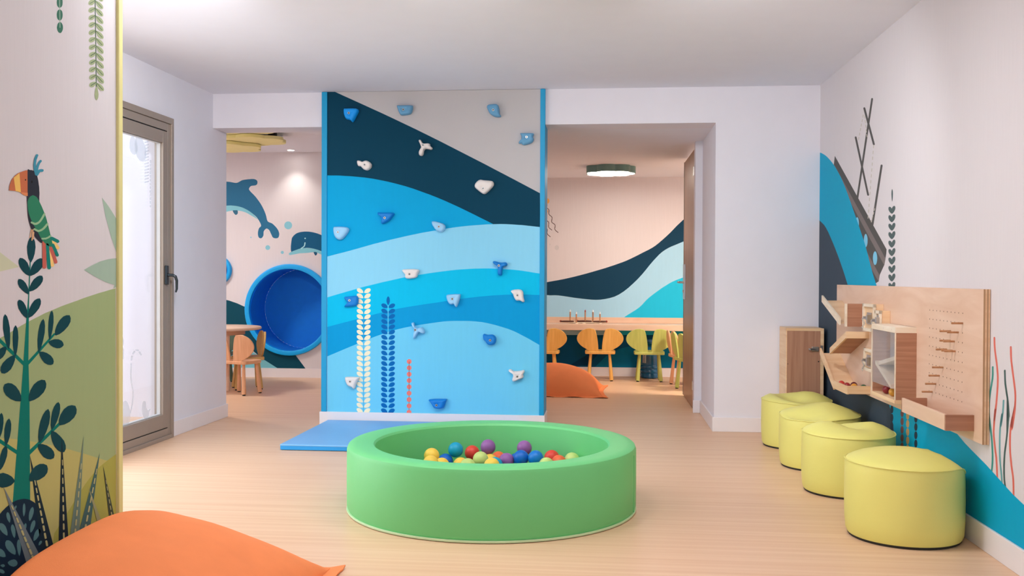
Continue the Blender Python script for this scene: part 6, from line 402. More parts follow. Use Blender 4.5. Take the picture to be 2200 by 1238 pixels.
print_on(jf, 'tentacle', [[(-.741,2.076),(-.744,2.072),(-.748,2.069),(-.751,2.064),(-.753,2.06),(-.754,2.054),(-.754,2.049),(-.753,2.042),(-.75,2.035),(-.743,2.029),(-.734,2.025),(-.726,2.019),(-.721,2.013),(-.72,2.002),(-.722,1.988),(-.723,1.973),(-.721,1.959),(-.712,1.947),(-.7,1.938),(-.69,1.93),(-.683,1.921),(-.682,1.909),(-.686,1.894),(-.689,1.879),(-.688,1.864),(-.678,1.853),(-.665,1.844),(-.653,1.836),(-.646,1.828),(-.644,1.817),(-.647,1.804),(-.65,1.789),(-.648,1.775),(-.641,1.763),(-.631,1.753),(-.619,1.744),(-.609,1.735),(-.606,1.734),(-.603,1.735),(-.602,1.738),(-.604,1.741),(-.614,1.75),(-.625,1.759),(-.635,1.768),(-.641,1.778),(-.642,1.789),(-.639,1.802),(-.637,1.817),(-.639,1.831),(-.648,1.842),(-.661,1.851),(-.673,1.858),(-.68,1.867),(-.681,1.878),(-.678,1.893),(-.675,1.908),(-.676,1.923),(-.684,1.935),(-.696,1.944),(-.707,1.953),(-.714,1.962),(-.715,1.974),(-.714,1.988),(-.712,2.002),(-.714,2.015),(-.721,2.025),(-.73,2.031),(-.739,2.036),(-.744,2.04),(-.746,2.044),(-.747,2.049),(-.746,2.053),(-.745,2.057),(-.744,2.061),(-.742,2.064),(-.738,2.067),(-.735,2.071),(-.735,2.074),(-.736,2.076),(-.739,2.077)], [(-.761,1.948),(-.759,1.942),(-.758,1.937),(-.757,1.931),(-.756,1.925),(-.757,1.917),(-.759,1.908),(-.76,1.898),(-.757,1.887),(-.75,1.879),(-.739,1.874),(-.729,1.868),(-.723,1.861),(-.722,1.849),(-.723,1.834),(-.725,1.817),(-.723,1.802),(-.715,1.79),(-.705,1.781),(-.694,1.773),(-.684,1.764),(-.681,1.764),(-.679,1.765),(-.678,1.768),(-.679,1.77),(-.69,1.779),(-.7,1.787),(-.71,1.795),(-.716,1.804),(-.717,1.817),(-.716,1.833),(-.714,1.849),(-.716,1.864),(-.724,1.874),(-.735,1.881),(-.745,1.886),(-.751,1.891),(-.752,1.898),(-.751,1.907),(-.75,1.916),(-.749,1.925),(-.749,1.932),(-.75,1.938),(-.752,1.944),(-.753,1.949),(-.755,1.952),(-.758,1.952),(-.76,1.951)], [(-.769,1.797),(-.761,1.792),(-.752,1.787),(-.745,1.782),(-.741,1.775),(-.74,1.765),(-.741,1.751),(-.743,1.736),(-.74,1.722),(-.733,1.71),(-.723,1.7),(-.712,1.692),(-.702,1.683),(-.699,1.682),(-.697,1.683),(-.696,1.686),(-.697,1.689),(-.707,1.698),(-.718,1.706),(-.727,1.715),(-.733,1.724),(-.735,1.736),(-.734,1.75),(-.732,1.765),(-.733,1.778),(-.74,1.787),(-.748,1.793),(-.757,1.798),(-.765,1.803),(-.768,1.804),(-.77,1.802),(-.771,1.799)]], FY - .0012, paint((74, 46, 38)))
print_on(wfr, 'bubble', [[(-.593,1.554),(-.594,1.544),(-.599,1.535),(-.606,1.528),(-.615,1.524),(-.625,1.524),(-.634,1.528),(-.641,1.535),(-.646,1.544),(-.647,1.554),(-.646,1.564),(-.641,1.573),(-.634,1.579),(-.625,1.583),(-.615,1.583),(-.607,1.579),(-.599,1.573),(-.594,1.564)], [(-.694,1.592),(-.695,1.589),(-.696,1.585),(-.699,1.583),(-.702,1.582),(-.705,1.582),(-.708,1.583),(-.711,1.585),(-.712,1.589),(-.713,1.592),(-.712,1.596),(-.711,1.599),(-.708,1.601),(-.705,1.603),(-.702,1.603),(-.699,1.601),(-.696,1.599),(-.695,1.596)], [(-.671,1.658),(-.671,1.655),(-.673,1.652),(-.675,1.65),(-.677,1.649),(-.68,1.649),(-.683,1.65),(-.685,1.652),(-.686,1.655),(-.686,1.658),(-.686,1.66),(-.685,1.663),(-.683,1.665),(-.68,1.666),(-.677,1.666),(-.675,1.665),(-.673,1.663),(-.671,1.66)]], FY - .0006, paint((206, 204, 206)))

# ================================================================ mural in the left room
FY = 11.2
dp = print_on(wfl, 'dolphin', [(-4.736,2.228),(-4.716,2.255),(-4.694,2.269),(-4.672,2.277),(-4.648,2.285),(-4.621,2.294),(-4.592,2.301),(-4.563,2.306),(-4.537,2.31),(-4.515,2.311),(-4.495,2.311),(-4.476,2.309),(-4.456,2.307),(-4.435,2.303),(-4.415,2.299),(-4.394,2.295),(-4.375,2.295),(-4.358,2.3),(-4.341,2.309),(-4.325,2.318),(-4.309,2.326),(-4.291,2.33),(-4.273,2.333),(-4.254,2.335),(-4.236,2.337),(-4.216,2.338),(-4.197,2.34),(-4.178,2.34),(-4.162,2.339),(-4.15,2.336),(-4.139,2.331),(-4.131,2.325),(-4.125,2.318),(-4.122,2.309),(-4.121,2.3),(-4.122,2.29),(-4.124,2.282),(-4.128,2.276),(-4.132,2.271),(-4.139,2.267),(-4.147,2.264),(-4.159,2.262),(-4.173,2.261),(-4.187,2.26),(-4.199,2.257),(-4.208,2.251),(-4.215,2.243),(-4.221,2.234),(-4.224,2.226),(-4.224,2.219),(-4.222,2.212),(-4.217,2.205),(-4.209,2.195),(-4.197,2.182),(-4.182,2.168),(-4.165,2.152),(-4.147,2.133),(-4.129,2.111),(-4.11,2.086),(-4.091,2.06),(-4.074,2.034),(-4.059,2.007),(-4.045,1.98),(-4.033,1.953),(-4.023,1.927),(-4.015,1.903),(-4.01,1.88),(-4.005,1.859),(-3.998,1.842),(-3.986,1.832),(-3.972,1.826),(-3.957,1.821),(-3.942,1.814),(-3.927,1.802),(-3.911,1.787),(-3.896,1.772),(-3.884,1.757),(-3.874,1.743),(-3.866,1.728),(-3.861,1.714),(-3.857,1.7),(-3.856,1.687),(-3.858,1.673),(-3.861,1.66),(-3.866,1.651),(-3.872,1.645),(-3.88,1.641),(-3.889,1.64),(-3.898,1.639),(-3.907,1.64),(-3.917,1.642),(-3.926,1.645),(-3.934,1.651),(-3.941,1.659),(-3.946,1.67),(-3.951,1.682),(-3.957,1.693),(-3.962,1.704),(-3.967,1.716),(-3.972,1.727),(-3.978,1.736),(-3.986,1.743),(-3.995,1.75),(-4.004,1.754),(-4.012,1.754),(-4.021,1.75),(-4.03,1.742),(-4.038,1.732),(-4.044,1.722),(-4.047,1.71),(-4.047,1.697),(-4.047,1.683),(-4.049,1.672),(-4.053,1.662),(-4.059,1.653),(-4.066,1.645),(-4.074,1.641),(-4.082,1.639),(-4.09,1.641),(-4.099,1.644),(-4.106,1.651),(-4.11,1.66),(-4.114,1.673),(-4.116,1.686),(-4.116,1.7),(-4.115,1.714),(-4.112,1.73),(-4.108,1.744),(-4.103,1.757),(-4.096,1.766),(-4.086,1.774),(-4.079,1.781),(-4.077,1.793),(-4.082,1.81),(-4.092,1.83),(-4.105,1.852),(-4.118,1.871),(-4.13,1.887),(-4.144,1.901),(-4.159,1.914),(-4.176,1.928),(-4.196,1.941),(-4.218,1.954),(-4.241,1.967),(-4.264,1.978),(-4.289,1.987),(-4.315,1.994),(-4.341,2.001),(-4.367,2.006),(-4.393,2.011),(-4.418,2.014),(-4.444,2.017),(-4.47,2.018),(-4.499,2.017),(-4.528,2.015),(-4.559,2.012),(-4.588,2.007),(-4.619,2),(-4.649,1.991),(-4.679,1.981),(-4.707,1.972),(-4.733,1.959),(-4.757,1.944),(-4.779,1.932),(-4.795,1.929),(-4.806,1.935),(-4.813,1.948),(-4.814,1.969),(-4.81,2),(-4.798,2.05),(-4.78,2.115),(-4.758,2.18)], FY - .0008, paint((48, 112, 148)))
print_on(dp, 'belly', [(-4.677,1.978),(-4.656,1.99),(-4.617,2.002),(-4.574,2.012),(-4.537,2.019),(-4.51,2.024),(-4.487,2.027),(-4.464,2.028),(-4.441,2.028),(-4.415,2.026),(-4.389,2.023),(-4.363,2.019),(-4.338,2.013),(-4.314,2.006),(-4.292,1.998),(-4.27,1.988),(-4.25,1.978),(-4.23,1.966),(-4.211,1.954),(-4.193,1.941),(-4.176,1.928),(-4.158,1.911),(-4.139,1.892),(-4.125,1.876),(-4.121,1.868),(-4.129,1.87),(-4.147,1.88),(-4.169,1.893),(-4.191,1.905),(-4.211,1.916),(-4.233,1.929),(-4.256,1.941),(-4.279,1.95),(-4.304,1.958),(-4.33,1.963),(-4.357,1.966),(-4.382,1.968),(-4.404,1.968),(-4.424,1.967),(-4.446,1.964),(-4.47,1.96),(-4.502,1.952),(-4.538,1.94),(-4.573,1.931),(-4.603,1.929),(-4.631,1.935),(-4.657,1.949),(-4.675,1.965)], FY - .0012, paint((132, 200, 214)))
print_on(dp, 'fin', [(-4.423,1.966),(-4.42,1.97),(-4.412,1.971),(-4.402,1.971),(-4.394,1.971),(-4.386,1.971),(-4.377,1.972),(-4.37,1.971),(-4.364,1.968),(-4.361,1.961),(-4.36,1.952),(-4.36,1.943),(-4.361,1.935),(-4.364,1.929),(-4.369,1.923),(-4.374,1.919),(-4.379,1.917),(-4.384,1.916),(-4.389,1.917),(-4.394,1.92),(-4.4,1.925),(-4.407,1.934),(-4.415,1.946),(-4.421,1.958)], FY - .0015, paint((60, 112, 140)))
d2p = print_on(wfl, 'dolphin', [(-3.711,1.481),(-3.716,1.506),(-3.716,1.544),(-3.712,1.584),(-3.708,1.615),(-3.705,1.634),(-3.701,1.646),(-3.695,1.655),(-3.687,1.665),(-3.677,1.676),(-3.665,1.686),(-3.652,1.695),(-3.636,1.703),(-3.617,1.709),(-3.596,1.714),(-3.572,1.717),(-3.549,1.719),(-3.525,1.719),(-3.499,1.718),(-3.474,1.715),(-3.447,1.71),(-3.421,1.704),(-3.393,1.696),(-3.366,1.686),(-3.339,1.675),(-3.311,1.663),(-3.283,1.649),(-3.256,1.634),(-3.23,1.616),(-3.205,1.595),(-3.181,1.571),(-3.16,1.546),(-3.143,1.517),(-3.132,1.48),(-3.125,1.437),(-3.124,1.399),(-3.129,1.376),(-3.143,1.377),(-3.163,1.392),(-3.189,1.414),(-3.216,1.432),(-3.244,1.445),(-3.276,1.458),(-3.308,1.47),(-3.338,1.482),(-3.367,1.492),(-3.394,1.503),(-3.421,1.512),(-3.447,1.519),(-3.473,1.524),(-3.499,1.527),(-3.524,1.528),(-3.549,1.526),(-3.572,1.522),(-3.594,1.516),(-3.615,1.509),(-3.636,1.502),(-3.657,1.493),(-3.679,1.482),(-3.698,1.475)], FY - .0008, paint((26, 92, 132)))
print_on(d2p, 'belly', [(-3.74,1.46),(-3.737,1.464),(-3.73,1.469),(-3.721,1.475),(-3.708,1.481),(-3.69,1.489),(-3.667,1.498),(-3.643,1.506),(-3.621,1.514),(-3.603,1.519),(-3.586,1.522),(-3.568,1.525),(-3.549,1.526),(-3.525,1.527),(-3.5,1.526),(-3.474,1.524),(-3.447,1.519),(-3.42,1.513),(-3.391,1.505),(-3.364,1.495),(-3.338,1.486),(-3.313,1.475),(-3.287,1.464),(-3.267,1.454),(-3.259,1.446),(-3.268,1.443),(-3.289,1.442),(-3.315,1.443),(-3.338,1.446),(-3.357,1.452),(-3.376,1.461),(-3.396,1.469),(-3.418,1.474),(-3.445,1.475),(-3.476,1.473),(-3.507,1.469),(-3.534,1.467),(-3.555,1.466),(-3.571,1.465),(-3.588,1.464),(-3.607,1.463),(-3.63,1.459),(-3.656,1.454),(-3.681,1.449),(-3.701,1.446),(-3.713,1.444),(-3.721,1.443),(-3.726,1.443),(-3.73,1.444),(-3.735,1.446),(-3.739,1.45),(-3.741,1.455)], FY - .0012, paint((132, 200, 214)))
print_on(d2p, 'smile', [[(-3.551,1.588),(-3.553,1.578),(-3.554,1.568),(-3.556,1.559),(-3.56,1.551),(-3.566,1.544),(-3.575,1.538),(-3.586,1.531),(-3.596,1.524),(-3.599,1.52),(-3.597,1.516),(-3.593,1.513),(-3.588,1.514),(-3.578,1.521),(-3.568,1.528),(-3.558,1.535),(-3.549,1.544),(-3.544,1.555),(-3.541,1.565),(-3.54,1.576),(-3.538,1.586),(-3.539,1.591),(-3.543,1.593),(-3.548,1.592)], [(-3.534,1.639),(-3.535,1.637),(-3.536,1.634),(-3.538,1.632),(-3.541,1.631),(-3.544,1.631),(-3.547,1.632),(-3.55,1.634),(-3.551,1.637),(-3.552,1.639),(-3.551,1.642),(-3.55,1.645),(-3.547,1.647),(-3.544,1.648),(-3.541,1.648),(-3.539,1.647),(-3.536,1.645),(-3.535,1.642)]], FY - .0015, paint((170, 222, 230)))
print_on(d2p, 'fin', [(-3.44,1.477),(-3.433,1.48),(-3.421,1.48),(-3.409,1.478),(-3.401,1.474),(-3.398,1.469),(-3.398,1.462),(-3.399,1.455),(-3.402,1.449),(-3.405,1.444),(-3.41,1.44),(-3.416,1.438),(-3.421,1.439),(-3.427,1.446),(-3.434,1.458),(-3.439,1.469)], FY - .0015, paint((40, 90, 122)))
print_on(wfl, 'bubble', [[(-3.7,1.792),(-3.703,1.776),(-3.711,1.762),(-3.724,1.752),(-3.74,1.746),(-3.756,1.746),(-3.772,1.752),(-3.785,1.762),(-3.793,1.776),(-3.796,1.792),(-3.793,1.808),(-3.785,1.822),(-3.772,1.833),(-3.756,1.838),(-3.74,1.838),(-3.724,1.833),(-3.711,1.822),(-3.703,1.808)],[(-3.966,1.53),(-3.968,1.52),(-3.973,1.512),(-3.981,1.506),(-3.991,1.502),(-4.001,1.502),(-4.01,1.505),(-4.018,1.512),(-4.023,1.52),(-4.025,1.53),(-4.023,1.54),(-4.018,1.548),(-4.01,1.555),(-4.001,1.558),(-3.991,1.558),(-3.981,1.555),(-3.973,1.548),(-3.968,1.54)],[(-3.8,1.474),(-3.801,1.467),(-3.804,1.462),(-3.809,1.458),(-3.816,1.455),(-3.822,1.455),(-3.829,1.458),(-3.833,1.462),(-3.837,1.467),(-3.838,1.474),(-3.837,1.48),(-3.833,1.485),(-3.829,1.49),(-3.822,1.492),(-3.816,1.492),(-3.809,1.49),(-3.804,1.485),(-3.801,1.48)],[(-4.192,1.651),(-4.193,1.648),(-4.194,1.645),(-4.197,1.643),(-4.199,1.642),(-4.202,1.642),(-4.205,1.643),(-4.208,1.645),(-4.209,1.648),(-4.21,1.651),(-4.209,1.653),(-4.208,1.656),(-4.205,1.658),(-4.202,1.659),(-4.199,1.659),(-4.197,1.658),(-4.194,1.656),(-4.193,1.653)]], FY - .0006, paint((138, 200, 216)))
print_on(wfl, 'teal_wave', [(-5.268,.516),(-4.598,.458),(-4.432,.379),(-4.217,.318),(-4.052,.224),(-3.862,.104),(-3.862,.05),(-5.268,.031)], FY - .0006, paint((128, 200, 212)))
arc = [(RC[0] + (RR + .01) * math.cos(R(a)), RC[1] + (RR + .01) * math.sin(R(a))) for a in range(176, 274, 6)]
print_on(wfl, 'dark_wave', [(-5.1,.929),(-4.699,.931),(-4.536,.916),(-4.466,.902),(-4.366,.869),(-4.284,.833)] + arc + [(-3.666,.276),(-3.534,.105),(-3.51,.079),(-3.838,.074),(-3.87,.104),(-4.068,.223),(-4.217,.342),(-4.432,.508),(-4.535,.587),(-5.1,.679)], FY - .0009, paint((14, 74, 92)))

# ================================================================ lamps and left-room fittings
LAMP = glow('lamp_diffuser', (.98, .97, 1), 15)
FILL_LAMP = glow('fill_diffuser_near', (.98, .97, 1), 5)  # for the added fill lamps near the viewer
def scallop(Rr, lobes, depth=.14, ph=0, n=96):
    return [((Rr * (1 - depth) + Rr * depth * abs(math.cos(lobes * t / 2 + ph))) * math.cos(t), (Rr * (1 - depth) + Rr * depth * abs(math.cos(lobes * t / 2 + ph))) * math.sin(t)) for t in (2 * math.pi * k / n for k in range(n))]
def flower_lamp(x, y, z, Rr, m, em, label, group=None):
    o = thing('ceiling_light', label, 'ceiling light', (x, y, z), 0, group)
    MB().prism(scallop(Rr, 7), -.075, 0).build('housing', m, o)
    MB().prism(scallop(Rr * .955, 7), -.079, -.0745).build('diffuser', em, o)
    return o
SAGE = mat('sage_metal', (108, 142, 136), .45, 1.0)
flower_lamp(.02, 10.72, 2.402, .275, SAGE, glow('warm_diffuser', (1, .88, .74), 16), 'sage green scalloped ceiling light glowing in the right room')
flower_lamp(1.7, 9.8, 2.402, .275, SAGE, glow('unseen_fill_diffuser', (1, .86, .7), 78), 'added sage green scalloped ceiling light, unseen past the brown door, brightening the right room')  # extra lamp added out of view to brighten the right room
for i, (x, y) in enumerate(((-1.85, 3.95), (-.7, 4.2), (.35, 4.3), (-1.2, 1.6), (.4, 1.6))):  # all out of view; the last two are added for soft fill
    flower_lamp(x, y, H, .3, mat('white_metal', (235, 232, 230), .4, 1.0), LAMP if i < 3 else FILL_LAMP, ['white scalloped ceiling light next to the terrace doors', 'white scalloped ceiling light above the near side of the ball pit', 'white scalloped ceiling light above the near poufs', 'added white scalloped fill light, unseen, between the viewer and the parrot partition', 'added white scalloped fill light, unseen, near the viewer on the activity board side'][i], 'main room ceiling lights')
tk = thing('fill_track', 'added unseen white ceiling track with three spot heads brightening the far walls', 'added fill light', (-.7, 4.25, H))  # track added out of view; its spots brighten the far end
box('rail', MATS['white_metal'], (-1.9, 1.9, -.02, .02, -.025, 0), tk)
for x, rz, pw in ((-1.0, 42, 120), (-.1, 0, 38), (1.1, -14, 88)):
    h_ = MB().tube((x, 0, -.025), (x, 0, -.06), .012).tube((x, -.05, -.075), (x, .06, -.11), .04, .045, 20).build('spot_head', MATS['white_metal'], tk, True)
    l = bpy.data.lights.new('fill_beam', 'SPOT'); l.energy = pw; l.spot_size = R(100); l.spot_blend = .9; l.shadow_soft_size = .1; l.color = (.96, .97, 1)
    lo_ = bpy.data.objects.new('fill_beam', l); COL.objects.link(lo_); lo_.parent = tk; lo_.location = (x, .07, -.115); lo_.rotation_euler = (R(66), 0, R(rz))
flower_lamp(-5.2, 9.3, 2.65, .36, MATS['white_metal'], glow('left_fill_diffuser', (1, .96, .93), 38), 'added white scalloped ceiling light, unseen, filling the left room')  # lamp added out of view to fill the left room
LX, LY = -3.6445, 11.0159
dl = thing('downlight', 'small recessed downlight washing the dolphin wall', 'downlight', (LX, 10.98, 2.65))
MB().lathe([(.05, 0), (.05, -.006), (.04, -.006), (.04, 0)], 32, closed=True).build('trim_ring', MATS['white_metal'], dl, True)
MB().tube((0, 0, -.003), (0, 0, .0), .04, n=24).build('lens', glow('downlight_lens', (1, .95, .88), 25), dl)
sp = bpy.data.lights.new('downlight_beam', 'SPOT'); sp.energy = 13; sp.spot_size = R(88); sp.spot_blend = 1; sp.shadow_soft_size = .03; sp.color = (1, .94, .86)
so = bpy.data.objects.new('downlight_beam', sp); COL.objects.link(so); so.parent = dl; so.location = (0, 0, -.02); so.rotation_euler = (R(6), 0, 0)
CLOUD = mat('acoustic_felt', (236, 230, 164), .85, 1.05, .03, (8, 8, 8), .1, 300)
for i, (px, py, Rr, z, ph) in enumerate(((-3.5589, 9.0101, .44, 2.6, .3), (-3.5874, 9.6523, .33, 2.562, 1.0), (-3.9511, 9.8763, .36, 2.525, .5))):
    a = thing('acoustic_panel', ['yellow-green scalloped ceiling panel nearest the opening, overlapping the others', 'yellow-green scalloped ceiling panel, middle one of the cluster', 'yellow-green scalloped ceiling panel, lowest one toward the dolphin wall'][i], 'ceiling panel', (px, py, z), 0, 'acoustic ceiling panels')
    MB().prism(scallop(Rr, 6, .16, ph), 0, .034).build('felt', CLOUD, a, bev=.004)
    sx, sy = ((-.1, -.25), (.2, -.02), (-.2, .16))[i]; MB().tube((sx, sy, .034), (sx, sy, 2.65 - z), .045, n=20).build('spacer', BLACK, a)
RING = mat('nook_ring', (0, 164, 240), .4, 1.1, .02); NOOK = mat('nook_felt', (0, 122, 212), .75, 1.15, .03, (12, 12, 12), .1, 200)
def nook(c, rr, lip, dep, label):
    o = thing('wall_nook', label, 'wall nook', (c[0], 11.2, c[1])); o['kind'] = 'thing'
    def ring(prof, n=72):   # profile (radius, y)
        return MB().add([(r * math.cos(2 * math.pi * k / n), y, r * math.sin(2 * math.pi * k / n)) for r, y in prof for k in range(n)], [(i * n + k, i * n + (k + 1) % n, (i + 1) * n + (k + 1) % n, (i + 1) * n + k) for i in range(len(prof) - 1) for k in range(n)])
    ring([(rr + .006, .002), (rr + .006, -.035), (rr, -.048), (rr - lip * .5, -.054), (rr - lip, -.045), (rr - lip, .02)]).build('rim', RING, o, True)
    ring([(rr - lip, .0), (rr - lip, dep)]).build('tunnel_lining', NOOK, o, True)
    n = 64; MB().add([((rr - lip) * math.cos(2 * math.pi * k / n), dep, (rr - lip) * math.sin(2 * math.pi * k / n)) for k in range(n)], [tuple(range(n))]).build('back_pad', NOOK, o)
nook(RC, RR + .012, .05, .5, 'large round blue padded wall nook below the dolphins')
nook(SC, SR + .012, .035, .3, 'small round blue porthole nook half hidden by the white wall')

# ================================================================ children's chairs
EAR = [(-.02, 0), (-.105, 0), (-.199, .054), (-.251, .106), (-.266, .153), (-.251, .2), (-.209, .242), (-.147, .268), (-.09, .268), (-.055, .25), (-.035, .18), (-.022, .075)]
def crm(P, n=4):
    out = []; N = len(P)
    for i in range(N):
        p0, p1, p2, p3 = (Vector(P[(i + k) % N]) for k in (-1, 0, 1, 2))
        for k in range(n):
            t = k / n; out.append(tuple(.5 * (2 * p1 + (p2 - p0) * t + (2 * p0 - 5 * p1 + 4 * p2 - p3) * t * t + (3 * p1 - p0 - 3 * p2 + p3) * t ** 3)))
    return out
def chair(x, y, rot, m, label, group):
    o = thing('kids_chair', label, 'chair', (x, y, 0), R(rot), group)
    seat = crm([(-.15, -.155), (0, -.16), (.15, -.155), (.172, -.1), (.172, .06), (.13, .14), (0, .165), (-.13, .14), (-.172, .06), (-.172, -.1)], 4)
    MB().prism(seat, .312, .345).build('seat', m, o, bev=.006)
    for s in (-1, 1):
        P = [EAR[0], EAR[1]] + EAR[2:]
        P = [P[0], P[1]] + crm(P, 4)[8:-4] + [P[-1]]
        e = MB().prism([(s * -a, b) for a, b in P], -.009, .009, 'y').build('backrest', m, o, bev=.004)
        e.location = (0, -.145, .34); e.rotation_euler = (R(7), 0, R(s * 5))
    for sx in (-1, 1):
        for sy in (-1, 1):
            l = MB().tube((sx * .108, sy * .1, .314), (sx * .132, sy * .125, .012), .0145, .0225, 16).build('leg', m, o, True)
            MB().tube((sx * .132, sy * .125, .013), (sx * .133, sy * .126, 0), .016, n=12).build('foot_glide', BLACK, l)
    return o
YEL = wood('yellow_stain', (226, 178, 98), (208, 156, 76), (30, 3, 3), .5, 1.1); GRN = wood('green_stain', (190, 196, 108), (170, 180, 92), (30, 3, 3), .5, 1.1)
TAN = wood('tan_oak', (226, 176, 136), (206, 150, 110), (30, 3, 3), .5, 1.1); DGR = wood('dark_green_stain', (92, 116, 100), (80, 104, 90), (30, 3, 3), .5, 1.0)
MUST = wood('mustard_stain', (206, 168, 104), (188, 148, 84), (30, 3, 3), .5, 1.1)
G1 = 'mouse-ear chairs at the wall counter'
chair(-.085, 11.42, 0, YEL, 'yellow mouse-ear chair fully in view at the wall counter', G1)
chair(-.73, 11.36, 0, YEL, 'yellow mouse-ear chair half hidden behind the climbing wall', G1)
chair(.478, 11.4, 0, GRN, 'green mouse-ear chair facing the counter in front of the water bottle', G1)
chair(.86, 10.98, -80, TAN, 'natural wood mouse-ear chair turned sideways between two green chairs', G1)
chair(.9, 10.55, -76, GRN, 'green mouse-ear chair turned sideways next to the open brown door', G1)
G2 = 'mouse-ear chairs at the round table'
chair(-3.69, 9.58, -18, TAN, 'natural wood mouse-ear chair nearest the white wall at the round table', G2)
chair(-3.8, 10.03, 118, MUST, 'mustard mouse-ear chair seen from the side at the round table', G2)
chair(-4.32, 10.5, 190, DGR, 'dark green mouse-ear chair on the far side of the round table', G2)
# round table
TX = -3.6637
tb = thing('play_table', 'round birch children\'s table in the left room', 'table', (TX - .5, 10.0, 0))
MB().lathe([(0, .626), (.485, .626), (.498, .631), (.5, .64), (.498, .65), (.49, .656), (0, .656)], 72).build('tabletop', BIRCH, tb, True)
MB().lathe([(.33, .575), (.33, .626), (.31, .626), (.31, .575)], 60, closed=True).build('apron', BIRCH, tb, True)
for k in range(4): MB().tube((.29 * math.cos(k * 1.571 + .9), .29 * math.sin(k * 1.571 + .9), .626), (.3 * math.cos(k * 1.571 + .9), .3 * math.sin(k * 1.571 + .9), 0), .026, .02).build('leg', BIRCH, tb, True)

# ================================================================ counter and what stands on and under it
ct = thing('wall_counter', 'long birch counter fixed along the mural wall of the right room', 'counter', (0, 11.88, 0))
box('worktop', BIRCH, (-1.38, 1.75, -.43, 0, .575, .645), ct, .004); box('back_lip', BIRCH, (-1.38, 1.75, -.03, 0, .645, .712), ct, .003)
box('bracket', MATS['white_metal'], (-.95, -.92, -.35, 0, .42, .575), ct); box('bracket', MATS['white_metal'], (1.0, 1.03, -.35, 0, .42, .575), ct)
CW_ = .645
BX = -.2786
ROD = wood('rod_wood', (196, 142, 104), (176, 120, 84), (4, 4, 40), .5, 1); ROPE = mat('dark_rope', (92, 58, 46), .8, 1); RED = mat('red_bead', (160, 52, 42), .4, 1); TIP = mat('white_tip', (232, 236, 240), .5, 1)
rt_ = thing('ring_toss', 'wooden ring toss base with five upright pegs on the counter', 'toy', (BX, 11.66, CW_))
MB().box(-.19, .19, -.02, .02, 0, .018).box(-.02, .02, -.1, .1, 0, .0178).build('cross_base', CREAMWOOD, rt_, bev=.003)
for i, (px, dy, tip) in enumerate(((1228, .05, 1), (1242, -.09, 1), (1260, .05, 0), (1276.5, .05, 1), (1291.5, -.03, 1))):
    x = (px - 1258) * .0056
    p = MB().tube((x, dy, .0), (x, dy, .135 - .02 * (i in (1, 4))), .0085, n=12).build('peg', ROD, rt_, True)
    z = .135 - .02 * (i in (1, 4))
    MB().lathe([(.0085, 0), (.008, .016), (.004, .026), (0, .028)], 12, (x, dy, z)).build('peg_tip', TIP if tip else RED, p, True)
    if i in (0, 1, 2, 3, 4): MB().lathe([(.022, 0), (.022, .014), (.0, .014)], 14, (x, dy, 0)).build('peg_foot', CREAMWOOD, p, True)
def rope_ring(x, y, r, dz, bead, label):
    o = thing('rope_ring', label, 'toy ring', (x, y, CW_ + .009 + dz), bead, 'ring toss rings')
    MB().path([(r * math.cos(2 * math.pi * k / 28), r * math.sin(2 * math.pi * k / 28), 0) for k in range(28)], .0075, 8, True).build('rope', ROPE, o, True)
    MB().lathe([(0, -.014), (.012, -.008), (.014, 0), (.012, .008), (0, .014)], 12, (r, 0, .002)).build('bead', RED, o, True)
rope_ring(BX - .2, 11.59, .075, .018, R(185), 'dark rope ring with red bead at the outer end of the ring toss')
rope_ring(BX - .0, 11.66, .085, .018, R(160), 'dark rope ring lying around the middle pegs')
rope_ring(BX + .19, 11.6, .075, .018, R(-10), 'dark rope ring with red bead lying around the last peg')
JX = .5043
jg = thing('water_bottle', 'blue ribbed water-cooler bottle standing under the counter behind the green chair', 'water bottle', (JX, 11.735, 0))
jm = mat('bottle_blue', (0, 86, 128), .15, 1.1, .04, spec=.6)
prof = [(.0, 0), (.1, 0), (.115, .012), (.118, .05), (.112, .062), (.118, .074), (.118, .1), (.111, .112), (.118, .124), (.118, .15), (.112, .16), (.116, .172), (.116, .33), (.11, .36), (.08, .385), (.04, .4), (.03, .41), (.03, .44), (0, .44)]
MB().lathe(prof, 40).build('bottle_body', jm, jg, True)
MB().lathe([(.034, .432), (.034, .455), (0, .455)], 24).build('cap', mat('cap_blue', (60, 120, 190), .4, 1), jg, True)
a0 = -2.42
lb = MB(); vv = []
for k in range(5):
    a = a0 + k * .105; vv += [(.1185 * math.cos(a), .1185 * math.sin(a), .185), (.1185 * math.cos(a), .1185 * math.sin(a), .3)]
lb.add(vv, [(2 * k, 2 * k + 2, 2 * k + 3, 2 * k + 1) for k in range(4)])
lo = lb.build('label', mat('label_paper', (196, 204, 210), .5, 1), jg)
fc = bpy.data.curves.new('lettering', 'FONT'); fc.body = 'Oceani'; fc.size = .038; fc.align_x = 'CENTER'; fc.align_y = 'CENTER'; fc.extrude = .0004
fo = bpy.data.objects.new('lettering', fc); COL.objects.link(fo); fo.parent = lo; fc.materials.append(mat('ink_dark', (24, 40, 56), .5, 1))
am = a0 + .21
nrm = Vector((math.cos(am), math.sin(am), 0)); dn = Vector((0, 0, -1)); yv = nrm.cross(dn)
mm = Matrix((dn, yv, nrm)).transposed().to_4x4(); mm.translation = nrm * .1195 + Vector((0, 0, .2425)); bpy.context.view_layer.update()
lm = bpy.data.meshes.new_from_object(fo); bpy.data.objects.remove(fo); lt = bpy.data.objects.new('lettering', lm); COL.objects.link(lt); lt.parent = lo; lt.matrix_local = mm; lt['kind'] = 'stuff'

